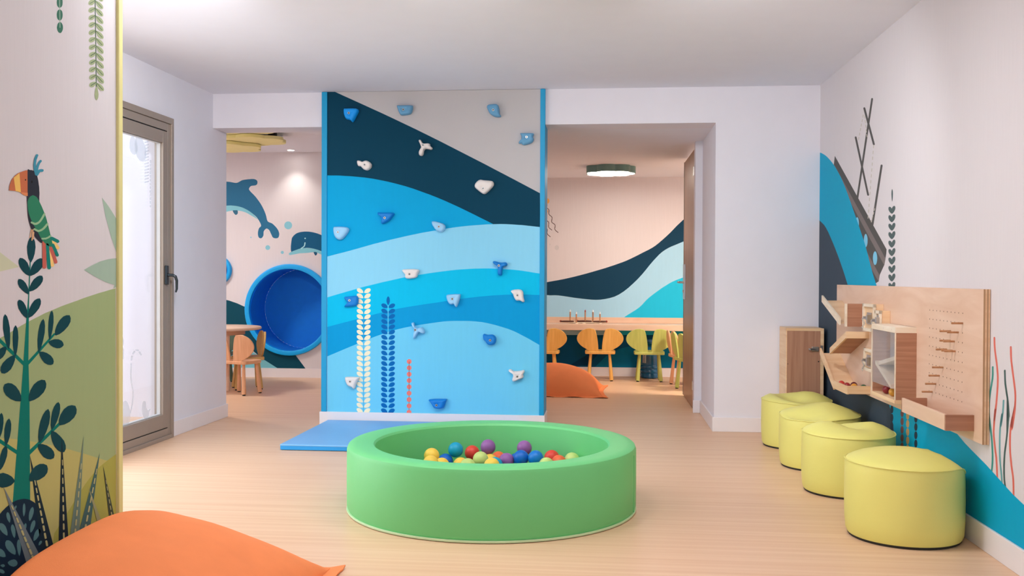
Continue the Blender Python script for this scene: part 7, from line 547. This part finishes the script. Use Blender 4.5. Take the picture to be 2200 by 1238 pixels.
# ================================================================ floor cushions
ORANGE = mat('orange_canvas', (240, 140, 86), .8, 1.05, .03, (9, 9, 9), .18, 420, spec=.2)
def cushion(name_label, cx, cy, hx, hy, Hc, rotz, pl, pr_, pf, pb, wr_amp, group, cc=.03, u0=0):
    o = thing('floor_cushion', name_label, 'cushion', (cx, cy, 0), R(rotz), group)
    n = 40; fl = .05
    def prof(t, a, b): 
        e = a if t < 0 else b
        return max(0, 1 - abs(t) ** e) ** .62
    top = []; bot = []
    for j in range(n + 1):
        for i in range(n + 1):
            u = -1 + 2 * i / n; v = -1 + 2 * j / n
            ua = (u - u0) / (1 + u0) if u < u0 else (u - u0) / (1 - u0); h = prof(ua, pl, pr_) * prof(v, pf, pb)
            wv = wr_amp * (math.sin(7 * u + 3 * v) * math.sin(5 * v - 2 * u) + .6 * math.sin(11 * u - 6 * v)) * h * (1 - .5 * h)
            pinch = 1 - .035 * (1 - abs(v) ** 4) * (abs(u) > .999) 
            x = u * hx * (1 - cc * (1 - v * v) * abs(u) ** 3); y = v * hy * (1 - cc * (1 - u * u) * abs(v) ** 3)
            top.append((x, y, .014 + Hc * h + wv)); bot.append((x, y, .004))
    N = n + 1
    f = [(j * N + i, j * N + i + 1, (j + 1) * N + i + 1, (j + 1) * N + i) for j in range(n) for i in range(n)]
    f2 = [tuple(k + N * N for k in q[::-1]) for q in f]
    ed = [j for j in range(n + 1)] + [(j) * N + n for j in range(1, n + 1)] + [n * N + i for i in range(n - 1, -1, -1)] + [j * N for j in range(n - 1, 0, -1)]
    f3 = [(ed[k], ed[k] + N * N, ed[(k + 1) % len(ed)] + N * N, ed[(k + 1) % len(ed)]) for k in range(len(ed))]
    MB().add(top + bot, f + f2 + f3).build('cover', ORANGE, o, True)
    # flat stitched flange around the seam
    m2 = MB(); vv = []; E_ = []
    for k in ed: 
        x, y = bot[k][0], bot[k][1]; vv.append((x * .995, y * .995, .012))
    q = len(ed)
    for k in ed:
        x, y = bot[k][0], bot[k][1]; sx = 1 + fl / hx; sy = 1 + fl / hy; vv.append((x * sx, y * sy, .01 + .006 * math.sin(k * .7)))
    vv += [(x, y, z - .006) for x, y, z in vv]
    m2.add(vv, [(k, (k + 1) % q, q + (k + 1) % q, q + k) for k in range(q)] + [(2 * q + k, 3 * q + k, 3 * q + (k + 1) % q, 2 * q + (k + 1) % q) for k in range(q)] + [(q + k, q + (k + 1) % q, 3 * q + (k + 1) % q, 3 * q + k) for k in range(q)])
    m2.build('flange', ORANGE, o, True)
    return o
cushion('large orange floor cushion pressed against the jungle mural partition', -1.485, 3.2, .37, .66, .315, 0, 9, 1.45, 3, 3.4, .004, 'orange floor cushions', .03, -.62)
cushion('orange floor cushion lying behind the climbing wall in the right room', -.62, 10.22, .58, .5, .28, 0, 3, 2.4, 2.4, 2.4, .006, 'orange floor cushions', .08)

# ================================================================ crash mat, ball pit and balls
mt = thing('crash_mat', 'flat blue crash mat at the foot of the climbing wall', 'mat', (-1.45, 7.09, 0))
MATB = mat('mat_vinyl', (120, 178, 228), .5, 1.05, .02, (3, 3, 3), .05, 90); MATS_ = mat('mat_side', (40, 146, 214), .5, 1.05, .02)
box('side_band', MATS_, (-.785, .785, -.575, .575, .003, .033), mt, .004)
box('top_cover', MATB, (-.787, .787, -.577, .577, .03, .042), mt, .005)
PC = (-.60, 5.08)
bp_ = thing('ball_pit', 'round green foam ball pit on the wood floor', 'ball pit', (PC[0], PC[1], 0))
GV = mat('green_vinyl', (106, 196, 124), .5, 1.1, .02, (2, 2, 2), .1, 14, spec=.45)
no = 128
MB().lathe([(.742, .012), (.75, .03), (.751, .16), (.75, .315), (.744, .331)], no).build('outer_wall', GV, bp_, True)
MB().lathe([(.744, .331), (.735, .338), (.7, .341), (.64, .341), (.615, .336), (.607, .325)], no).build('top_ring', GV, bp_, True)
mbi = MB(); pf = [(.607, .325), (.604, .26), (.604, .12), (.607, .055)]
v = []
for r, z in pf:
    for k in range(no):
        a = 2 * math.pi * k / no; rr = r + .0025 * math.sin(21 * a + 30 * z) * math.sin(5 * a) * (1 if z < .32 else 0); v.append((rr * math.cos(a), rr * math.sin(a), z))
mbi.add(v, [(i * no + k, i * no + (k + 1) % no, (i + 1) * no + (k + 1) % no, (i + 1) * no + k) for i in range(3) for k in range(no)]).build('inner_wall', GV, bp_, True)
MB().lathe([(.0, .02), (.61, .02), (.61, .055), (0, .055)], 64).build('base_pad', GV, bp_, True)
MB().lathe([(.735, .003), (.749, .003), (.752, .008), (.751, .014), (.74, .014)], no).build('piping', mat('piping_green', (206, 234, 190), .5, 1), bp_, True)
MB().path([(.751 * math.cos(R(-12)), .751 * math.sin(R(-12)), z / 20 * .3 + .02) for z in range(20)], .0025, 6).build('seam', GV, bp_, True)
BC = {'yellow': (244, 196, 76), 'teal': (0, 148, 186), 'red': (214, 66, 52), 'purple': (140, 88, 152), 'lime': (186, 206, 122), 'blue': (0, 96, 188), 'azure': (0, 112, 196), 'orange': (232, 104, 62)}
BR = .0425
bm_ = {}
def ball_mesh(c):
    if c not in bm_:
        me = bpy.data.meshes.new('ball'); b = bmesh.new(); bmesh.ops.create_uvsphere(b, u_segments=28, v_segments=16, radius=BR)
        for f in b.faces: f.smooth = True
        b.to_mesh(me); b.free(); me.materials.append(mat('ball_' + c, BC[c], .42, 1.1, .02)); bm_[c] = me
    return bm_[c]
def ball(c, p, label, group):
    o = bpy.data.objects.new('pit_ball', ball_mesh(c)); COL.objects.link(o); o.location = p
    return tag(o, label, 'ball', group)
VB = [
('yellow',(-0.960,5.300,0.212),'yellow ball at the outer end of the heap, upper one of two'),
('yellow',(-0.940,5.160,0.197),'yellow ball mostly sunk behind the pit rim below another yellow ball'),
('yellow',(-0.894,5.240,0.171),'yellow ball peeking up beside the sunk dark blue ball'),
('blue',(-0.899,5.400,0.165),'dark blue ball sunk between the yellow and teal balls'),
('teal',(-0.846,5.420,0.225),'teal ball riding high on the heap'),
('yellow',(-0.803,5.330,0.158),'yellow ball peeking up below the teal ball'),
('red',(-0.766,5.520,0.193),'red ball leaning against the high purple ball'),
('lime',(-0.748,5.220,0.175),'lime ball barely showing beside the big lime ball'),
('lime',(-0.687,5.300,0.198),'lime ball in the front middle of the heap'),
('purple',(-0.667,5.460,0.239),'purple ball on top of the heap beside the red ball'),
('yellow',(-0.651,5.420,0.164),'yellow ball wedged behind the front lime ball'),
('yellow',(-0.614,5.190,0.186),'yellow ball low in the front middle by the pit rim'),
('orange',(-0.622,5.580,0.151),'orange ball behind the small purple ball'),
('teal',(-0.600,5.320,0.171),'teal ball sunk between yellow and purple balls'),
('purple',(-0.557,5.360,0.180),'purple ball low in the middle of the heap'),
('purple',(-0.466,5.500,0.229),'purple ball perched above the two bright blue balls'),
('blue',(-0.509,5.500,0.159),'dark blue ball half hidden behind the royal blue ball'),
('blue',(-0.474,5.360,0.199),'royal blue ball under the perched purple ball'),
('azure',(-0.393,5.340,0.204),'bright azure ball beside the royal blue ball'),
('red',(-0.308,5.470,0.185),'red ball at the thin end of the heap'),
('lime',(-0.326,5.280,0.178),'lime ball peeking up in front of the red ball'),
('orange',(-0.264,5.380,0.174),'orange ball sunk beside the red ball'),
('lime',(-0.133,5.520,0.175),'lime ball lying alone at the far edge of the pit')
]
put = []
def free(p, d=2 * BR * .985): return all((Vector(p) - Vector(q)).length > d for q in put)
def relax():
    P = [Vector(b[1]) for b in VB]
    for it in range(60):
        for i in range(len(P)):
            for j in range(i):
                d = P[i] - P[j]; L = d.length
                if L < 2 * BR: 
                    s = d / L * (2 * BR - L) * .5; P[i] += s; P[j] -= s
        for p in P:
            q = Vector((p.x - PC[0], p.y - PC[1])); 
            if q.length > .6 - BR: q *= (.6 - BR) / q.length; p.x = PC[0] + q.x; p.y = PC[1] + q.y
    return P
for (c, _, l), p in zip(VB, relax()):
    ball(c, p, l, 'balls in the ball pit'); put.append(tuple(p))
vis = list(put); cs = list(BC)
for z, need in ((.055 + BR, .34), (.055 + BR + .069, .075)):
    k = 0; y = 4.62 + (.05 if z > .12 else 0)
    while y < 5.66:
        x = PC[0] - .55 + (.0435 if k % 2 else 0) + (.0435 if z > .12 else 0)
        while x < PC[0] + .55:
            p = (x + random.uniform(-.001, .001), y, z)
            ok = math.hypot(x - PC[0], y - PC[1]) < .6 - BR and min(math.hypot(x - q[0], y - q[1]) for q in vis) < (.085 if z < .12 else need) and (z < .12 or any(q[2] > z + .05 and math.hypot(x - q[0], y - q[1]) < need for q in vis))
            if ok and free(p): c = random.choice(cs); ball(c, p, c + ' plastic ball buried low under the ball pit heap', 'balls buried under the heap'); put.append(p)
            x += .087
        y += .0755; k += 1

# ================================================================ poufs along the right wall
LIME = mat('pouf_vinyl', (210, 204, 114), .46, 1.28, .02, (3, 3, 3), .1, 26, spec=.45); DARK = mat('pouf_base', (40, 40, 36), .7, 1)
def pouf(x, y, r, h, label, dents, lean=0):
    o = thing('pouf', label, 'pouf', (x, y, 0), 0, 'poufs along the mural wall'); n = 72
    def dz(px_, py_): return 1.5 * sum(a * math.exp(-(((px_ - cx) * math.cos(t) + (py_ - cy) * math.sin(t)) / wa) ** 2 - ((-(px_ - cx) * math.sin(t) + (py_ - cy) * math.cos(t)) / wb) ** 2) for cx, cy, a, wa, wb, t in dents)
    def ring(rr, z, wob=0, edge=0):
        P = []
        for k in range(n):
            a = 2 * math.pi * k / n; q = rr * (1 + wob * (math.sin(3 * a + x * 9) + .6 * math.sin(7 * a)))
            X, Y = q * math.cos(a), q * math.sin(a); P.append((X, Y, z + edge * dz(X, Y)))
        return P
    sk = lambda rings: (sum(rings, []), [(i * n + k, i * n + (k + 1) % n, (i + 1) * n + (k + 1) % n, (i + 1) * n + k) for i in range(len(rings) - 1) for k in range(n)])
    side = [ring(r * .955, .012), ring(r * .985, .03), ring(r * 1.0, .09, .003), ring(r * 1.005, h * .5, .004), ring(r * 1.0, h * .8, .005), ring(r * .995, h - .012, .006, .8), ring(r * .985, h, .006, 1)]
    MB().add(*sk(side)).build('side_panel', LIME, o, True)
    top = [ring(r * .985, h, .006, 1), ring(r * .96, h + .007, .006, 1), ring(r * .9, h + .016, .005, 1), ring(r * .78, h + .027, .003, 1), ring(r * .6, h + .036, 0, 1), ring(r * .4, h + .042, 0, 1), ring(r * .2, h + .045, 0, 1), ring(r * .02, h + .046, 0, 1)]
    vv, ff = sk(top); MB().add(vv, ff + [tuple(range(7 * n, 8 * n))]).build('top_panel', LIME, o, True)
    MB().path([(p[0] * 1.006, p[1] * 1.006, p[2] + .001) for p in ring(r * .988, h, .006, 1)], .0035, 6, True).build('piping', LIME, o, True)
    MB().lathe([(0, 0), (r * .935, 0), (r * .95, .006), (r * .95, .014), (0, .014)], 64).build('base', DARK, o, True)
pouf(1.35, 7.15, .245, .325, 'lime pouf with a dip in its top, in front of the small wooden cabinet', [(-.03, -.06, -.045, .08, .14, .5), (.1, .06, .012, .1, .1, 0), (-.17, .02, .012, .06, .12, 0)])
pouf(1.35, 6.385, .25, .33, 'lime pouf with a fold near its front edge, second in the row from the cabinet', [(-.12, -.14, -.035, .06, .13, .9), (.05, .05, .02, .12, .12, 0), (.18, .1, -.015, .05, .05, 0)])
pouf(1.352, 5.65, .252, .33, 'lime pouf with a centre pinch, second in the row from the viewer', [(.0, .06, -.04, .05, .12, .3), (-.13, .02, .014, .1, .1, 0), (.14, .03, .014, .09, .1, 0)])
pouf(1.378, 4.70, .262, .348, 'lime pouf with a sagging back corner, closest of the row to the viewer', [(.2, .06, -.055, .07, .16, .4), (-.03, .0, .012, .16, .16, 0), (.12, -.02, .01, .04, .12, .4)])

# ================================================================ small cabinet in the corner
cb = thing('small_cabinet', 'small wooden floor cabinet with a metal hasp in the corner by the poufs', 'cabinet', (1.455, 7.562, 0))
box('carcass', PINE, (-.135, .135, -.14, .14, 0, .826), cb, .003)
dr = box('door', wood('brown_ply_upright', (186, 140, 114), (164, 116, 92), (60, 60, 2), .5, 1.0, .5), (-.128, .112, -.146, -.139, .02, .806), cb, .001)
box('frame_stile', PINE, (.113, .137, -.148, -.138, 0, .826), cb); box('frame_rail', PINE, (-.137, .113, -.148, -.138, .806, .826), cb)
hs = MB().box(.05, .1, -.156, -.146, .655, .69).build('hasp', METAL, dr, bev=.003)
MB().path([(.04, -.156, .672), (.028, -.17, .672), (.034, -.18, .672), (.06, -.166, .672), (.08, -.166, .67)], .007, 8).box(.113, .13, -.154, -.148, .65, .7).build('hasp_loop', METAL, hs, True)
MB().tube((.1, -.146, .58), (.1, -.1475, .58), .005, n=10).tube((-.122, -.146, .56), (-.122, -.1475, .56), .003, n=10).build('screw_hole', BLACK, dr)

# ================================================================ wooden activity board on the right wall
ab = thing('activity_board', 'birch plywood activity board with ball run, locks, display box and peg holes', 'activity board', (1.668, 4.3, 0), R(90.8376)); ab['kind'] = 'thing'
# local x runs away from the viewer along the wall, local y out of the wall
S0, S1, ZB, ZT = .155, 2.742, .4715, 1.153
box('board', BIRCH, (S0, S1, .002, .03, ZB, ZT), ab, .001)
for k in range(4): box('ply_layer', [PINE, mat('ply_dark', (190, 150, 112), .6, 1), PINE, MATS.get('ply_dark') or MATS['ply_dark']][k] if k != 1 else MATS['ply_dark'], (S0 - .0015, S0 + .001, .002 + k * .007, .009 + k * .007, ZB, ZT), ab)
PO = .155   # how far the shelves stand out
def slab(name, s0, z0, s1, z1, t, y0, y1, m, parent):
    """a sloped board between two heights"""
    v = [(s, y, z - q) for s, z in ((s0, z0), (s1, z1)) for y in (y0, y1) for q in (0, t)]
    return MB().add(v, [(0, 1, 3, 2), (4, 6, 7, 5), (0, 4, 5, 1), (2, 3, 7, 6), (0, 2, 6, 4), (1, 5, 7, 3)]).build(name, m, parent, bev=.001)
r1 = slab('upper_ramp', 2.6, 1.045, 2.12, .92, .012, .03, PO, PINE, ab); slab('ramp_lip', 2.6, 1.08, 2.11, .945, .045, PO, PO + .012, CREAMWOOD, r1); box('ramp_stop', BROWNPLY, (2.108, 2.122, .03, .1, .905, .925), r1)
r2 = slab('middle_ramp', 2.36, .715, 1.94, .85, .016, .03, PO, BROWNPLY, ab); slab('ramp_lip', 2.36, .735, 1.94, .868, .04, PO, PO + .012, PINE, r2); box('ramp_end', PINE, (1.928, 1.94, .03, PO + .012, .826, .868), r2)
r3 = slab('lower_ramp', 2.64, .68, 2.25, .5, .012, .03, PO, PINE, ab); slab('ramp_lip', 2.64, .715, 2.245, .515, .045, PO, PO + .012, PINE, r3)
slab('catch_tray', 2.25, .5, 1.905, .493, .012, .03, PO, BROWNPLY, r3); slab('tray_lip', 2.246, .53, 1.905, .53, .05, PO, PO + .012, PINE, r3); box('tray_end', PINE, (1.893, 1.906, .03, PO + .012, .485, .534), r3)
fn = box('divider_fin', BROWNPLY, (2.04, 2.056, .03, PO - .02, .893, 1.038), ab); box('fin_edge', CREAMWOOD, (2.038, 2.058, PO - .02, PO - .008, .893, 1.038), fn)
def lock_box(s0, s1, z0, z1, y, kind):
    o = box('lock_block', PINE, (s0, s1, .03, y, z0, z1), ab, .002)
    b = MB().box(s0 - .004, s1 + .004, y, y + .012, z0, z0 + .018).box(s0 - .004, s1 + .004, y, y + .012, z1 - .018, z1).box(s0 - .004, s0 + .018, y, y + .012, z0, z1).box(s1 - .018, s1 + .004, y, y + .012, z0, z1)
    b.build('lock_frame', CREAMWOOD, o)
    zc = (z0 + z1) / 2; sc = (s0 + s1) / 2
    MB().box(sc - .045, sc + .045, y, y + .006, zc - .04, zc + .03).tube((sc + .02, y, zc), (sc + .02, y + .035, zc), .008, n=10).tube((sc + .05, y + .03, zc - .006), (sc - .03, y + .03, zc - .006), .005, n=8).box(sc - .05, sc - .025, y + .004, y + .03, zc - .03, zc + .018).build('bolt_hardware', METAL, o, True)
    P = [(sc + .03 + .02 * math.sin(k * .8), y + .03, zc - .006 * k) for k in range(13)]
    for k in range(0, 12, 1):
        q = P[k]; MB().path([(q[0] + .004 * math.cos(t) * (k % 2), q[1] + .004 * math.cos(t) * (1 - k % 2), q[2] + .006 * math.sin(t)) for t in (i * 1.047 for i in range(6))], .0013, 5, True).build('chain_link', METAL, o, True)
    return o
lock_box(1.63, 1.87, .88, 1.045, .075, 0); lock_box(1.5, 1.6, .9, 1.012, .078, 1); lock_box(1.66, 1.84, .64, .775, .075, 2)
# display box with clear front
DX0, DX1, DZ0, DZ1, DY = 1.04, 1.475, .535, .94, .135
dbx = box('display_case', BIRCH, (DX0, DX1, .03, .036, DZ0, DZ1), ab)
box('end_panel', BROWNPLY, (DX0 - .004, DX0 + .01, .03, DY, DZ0 + .02, DZ1 - .03), dbx); box('end_panel', BROWNPLY, (DX1 - .012, DX1, .03, DY, DZ0 + .02, DZ1 - .02), dbx)
box('case_top', CREAMWOOD, (DX0 - .004, DX1, .03, DY + .006, DZ1 - .03, DZ1), dbx, .001); box('case_bottom', PINE, (DX0 - .004, DX1, .03, DY + .006, DZ0, DZ0 + .02), dbx, .001)
slab('inner_slat', DX0 + .02, DZ1 - .15, DX1 - .08, DZ1 - .21, .022, .036, DY - .01, CREAMWOOD, dbx); slab('inner_slat', DX1 - .02, DZ1 - .21, DX0 + .12, DZ0 + .09, .022, .036, DY - .01, CREAMWOOD, dbx)
slab('back_liner', DX0 + .01, DZ1 - .03, DX1 - .012, DZ1 - .03, DZ1 - DZ0 - .05, .0361, .04, mat('liner_grey', (188, 178, 176), .6, 1), dbx)
box('inner_disc', mat('navy_disc', (44, 58, 84), .4, 1), (DX0 + .02, DX0 + .05, .06, .11, DZ0 + .15, DZ0 + .27), dbx, .02)
box('clear_front', clear('acrylic', (.95, .95, .96), .07, .12, (.85, .85, .87)), (DX0 + .002, DX1, DY, DY + .004, DZ0 + .075, DZ1), dbx)
box('case_edge', CREAMWOOD, (DX0 - .002, DX0 + .004, DY, DY + .006, DZ0, DZ1), dbx); box('case_edge', CREAMWOOD, (DX1 - .004, DX1 + .002, DY, DY + .006, DZ0, DZ1), dbx)
for k in range(3): MB().tube((DX0 + .06 + k * .15, DY + .003, DZ1 - .015), (DX0 + .06 + k * .15, DY + .006, DZ1 - .015), .004, n=10).build('screw', METAL, dbx)
# peg field
hm = MB()
for i in range(10):
    for j in range(10): 
        s = .839 - i * .0492; z = 1.039 - j * .0455; hm.tube((s, .0295, z), (s, .0304, z), .0032, n=8)
ho = hm.build('peg_holes', mat('hole_brown', (96, 62, 44), .8, 1), ab); ho['kind'] = 'stuff'
tr = box('peg_tray', BIRCH, (.26, .868, .03, .15, .516, .524), ab)
box('tray_front', BIRCH, (.26, .868, .142, .154, .516, .588), tr, .001); box('tray_end', BROWNPLY, (.248, .262, .03, .154, .516, .588), tr, .001); box('tray_end', BROWNPLY, (.866, .88, .03, .154, .516, .588), tr, .001)
PEGW = wood('peg_wood', (196, 146, 106), (176, 122, 84), (4, 40, 4), .5, 1)
wm = Matrix.Rotation(R(90.8376), 4, 'Z'); wm.translation = (1.668, 4.3, 0)
PG = ['topmost wooden peg in the peg field', 'wooden peg in the third row, farther of the pair', 'wooden peg in the third row, nearer of the pair', 'wooden peg in the fourth row, farther of the pair', 'wooden peg in the fourth row, nearer of the pair', 'wooden peg in the fifth row, farthest of three', 'wooden peg in the fifth row, middle of three', 'wooden peg in the fifth row, nearest of three', 'lone wooden peg in the seventh row', 'lone wooden peg in the eighth row', 'lone wooden peg in the ninth row', 'lowest wooden peg above the tray']
for (s, z), l in zip(((.393, .993), (.5438, .948), (.4454, .948), (.5438, .9025), (.4946, .9025), (.593, .857), (.5192, .857), (.4823, .857), (.6422, .766), (.6914, .7205), (.7406, .675), (.79, .6295)), PG):
    o = MB().tube((s, .031, z), (s, .082, z), .0048, n=12).build('wooden_peg', PEGW, None, True); o.matrix_world = wm; tag(o, l, 'peg', 'pegs in the activity board')
def marble(s, y, z, r, rgb, label, grp):
    me = bpy.data.meshes.new('wooden_ball'); b = bmesh.new(); bmesh.ops.create_uvsphere(b, u_segments=20, v_segments=12, radius=r)
    for f in b.faces: f.smooth = True
    b.to_mesh(me); b.free(); me.materials.append(mat('wooden_ball_%d_%d_%d' % rgb, rgb, .35, 1.05))
    o = bpy.data.objects.new('wooden_ball', me); COL.objects.link(o); o.location = wm @ Vector((s, y, z)); tag(o, label, 'ball', grp)
T1 = 'wooden balls in the ball run tray'; T2 = 'wooden balls in the display case'
for s, y, rgb, l in ((2.17, .135, (196, 60, 50), 'red wooden ball at the ramp end of the catch tray'), (2.06, .128, (150, 40, 44), 'dark red wooden ball second in the catch tray'), (2.1, .075, (96, 34, 44), 'maroon wooden ball behind the others in the catch tray'), (2.0, .1, (216, 150, 56), 'yellow wooden ball in the catch tray'), (1.95, .055, (36, 84, 56), 'green wooden ball at the closed end of the catch tray')):
    marble(s, y, .4945 + .0225, .0215, rgb, l, T1)
for s, y, rgb, l in ((1.32, .1, (128, 36, 40), 'dark red ball at the bottom of the clear display case'), (1.2, .1, (196, 140, 50), 'yellow ball in the middle of the clear display case'), (1.09, .1, (206, 150, 60), 'yellow ball at the near end of the clear display case')):
    marble(s, y, DZ0 + .02 + .024, .0235, rgb, l, T2)
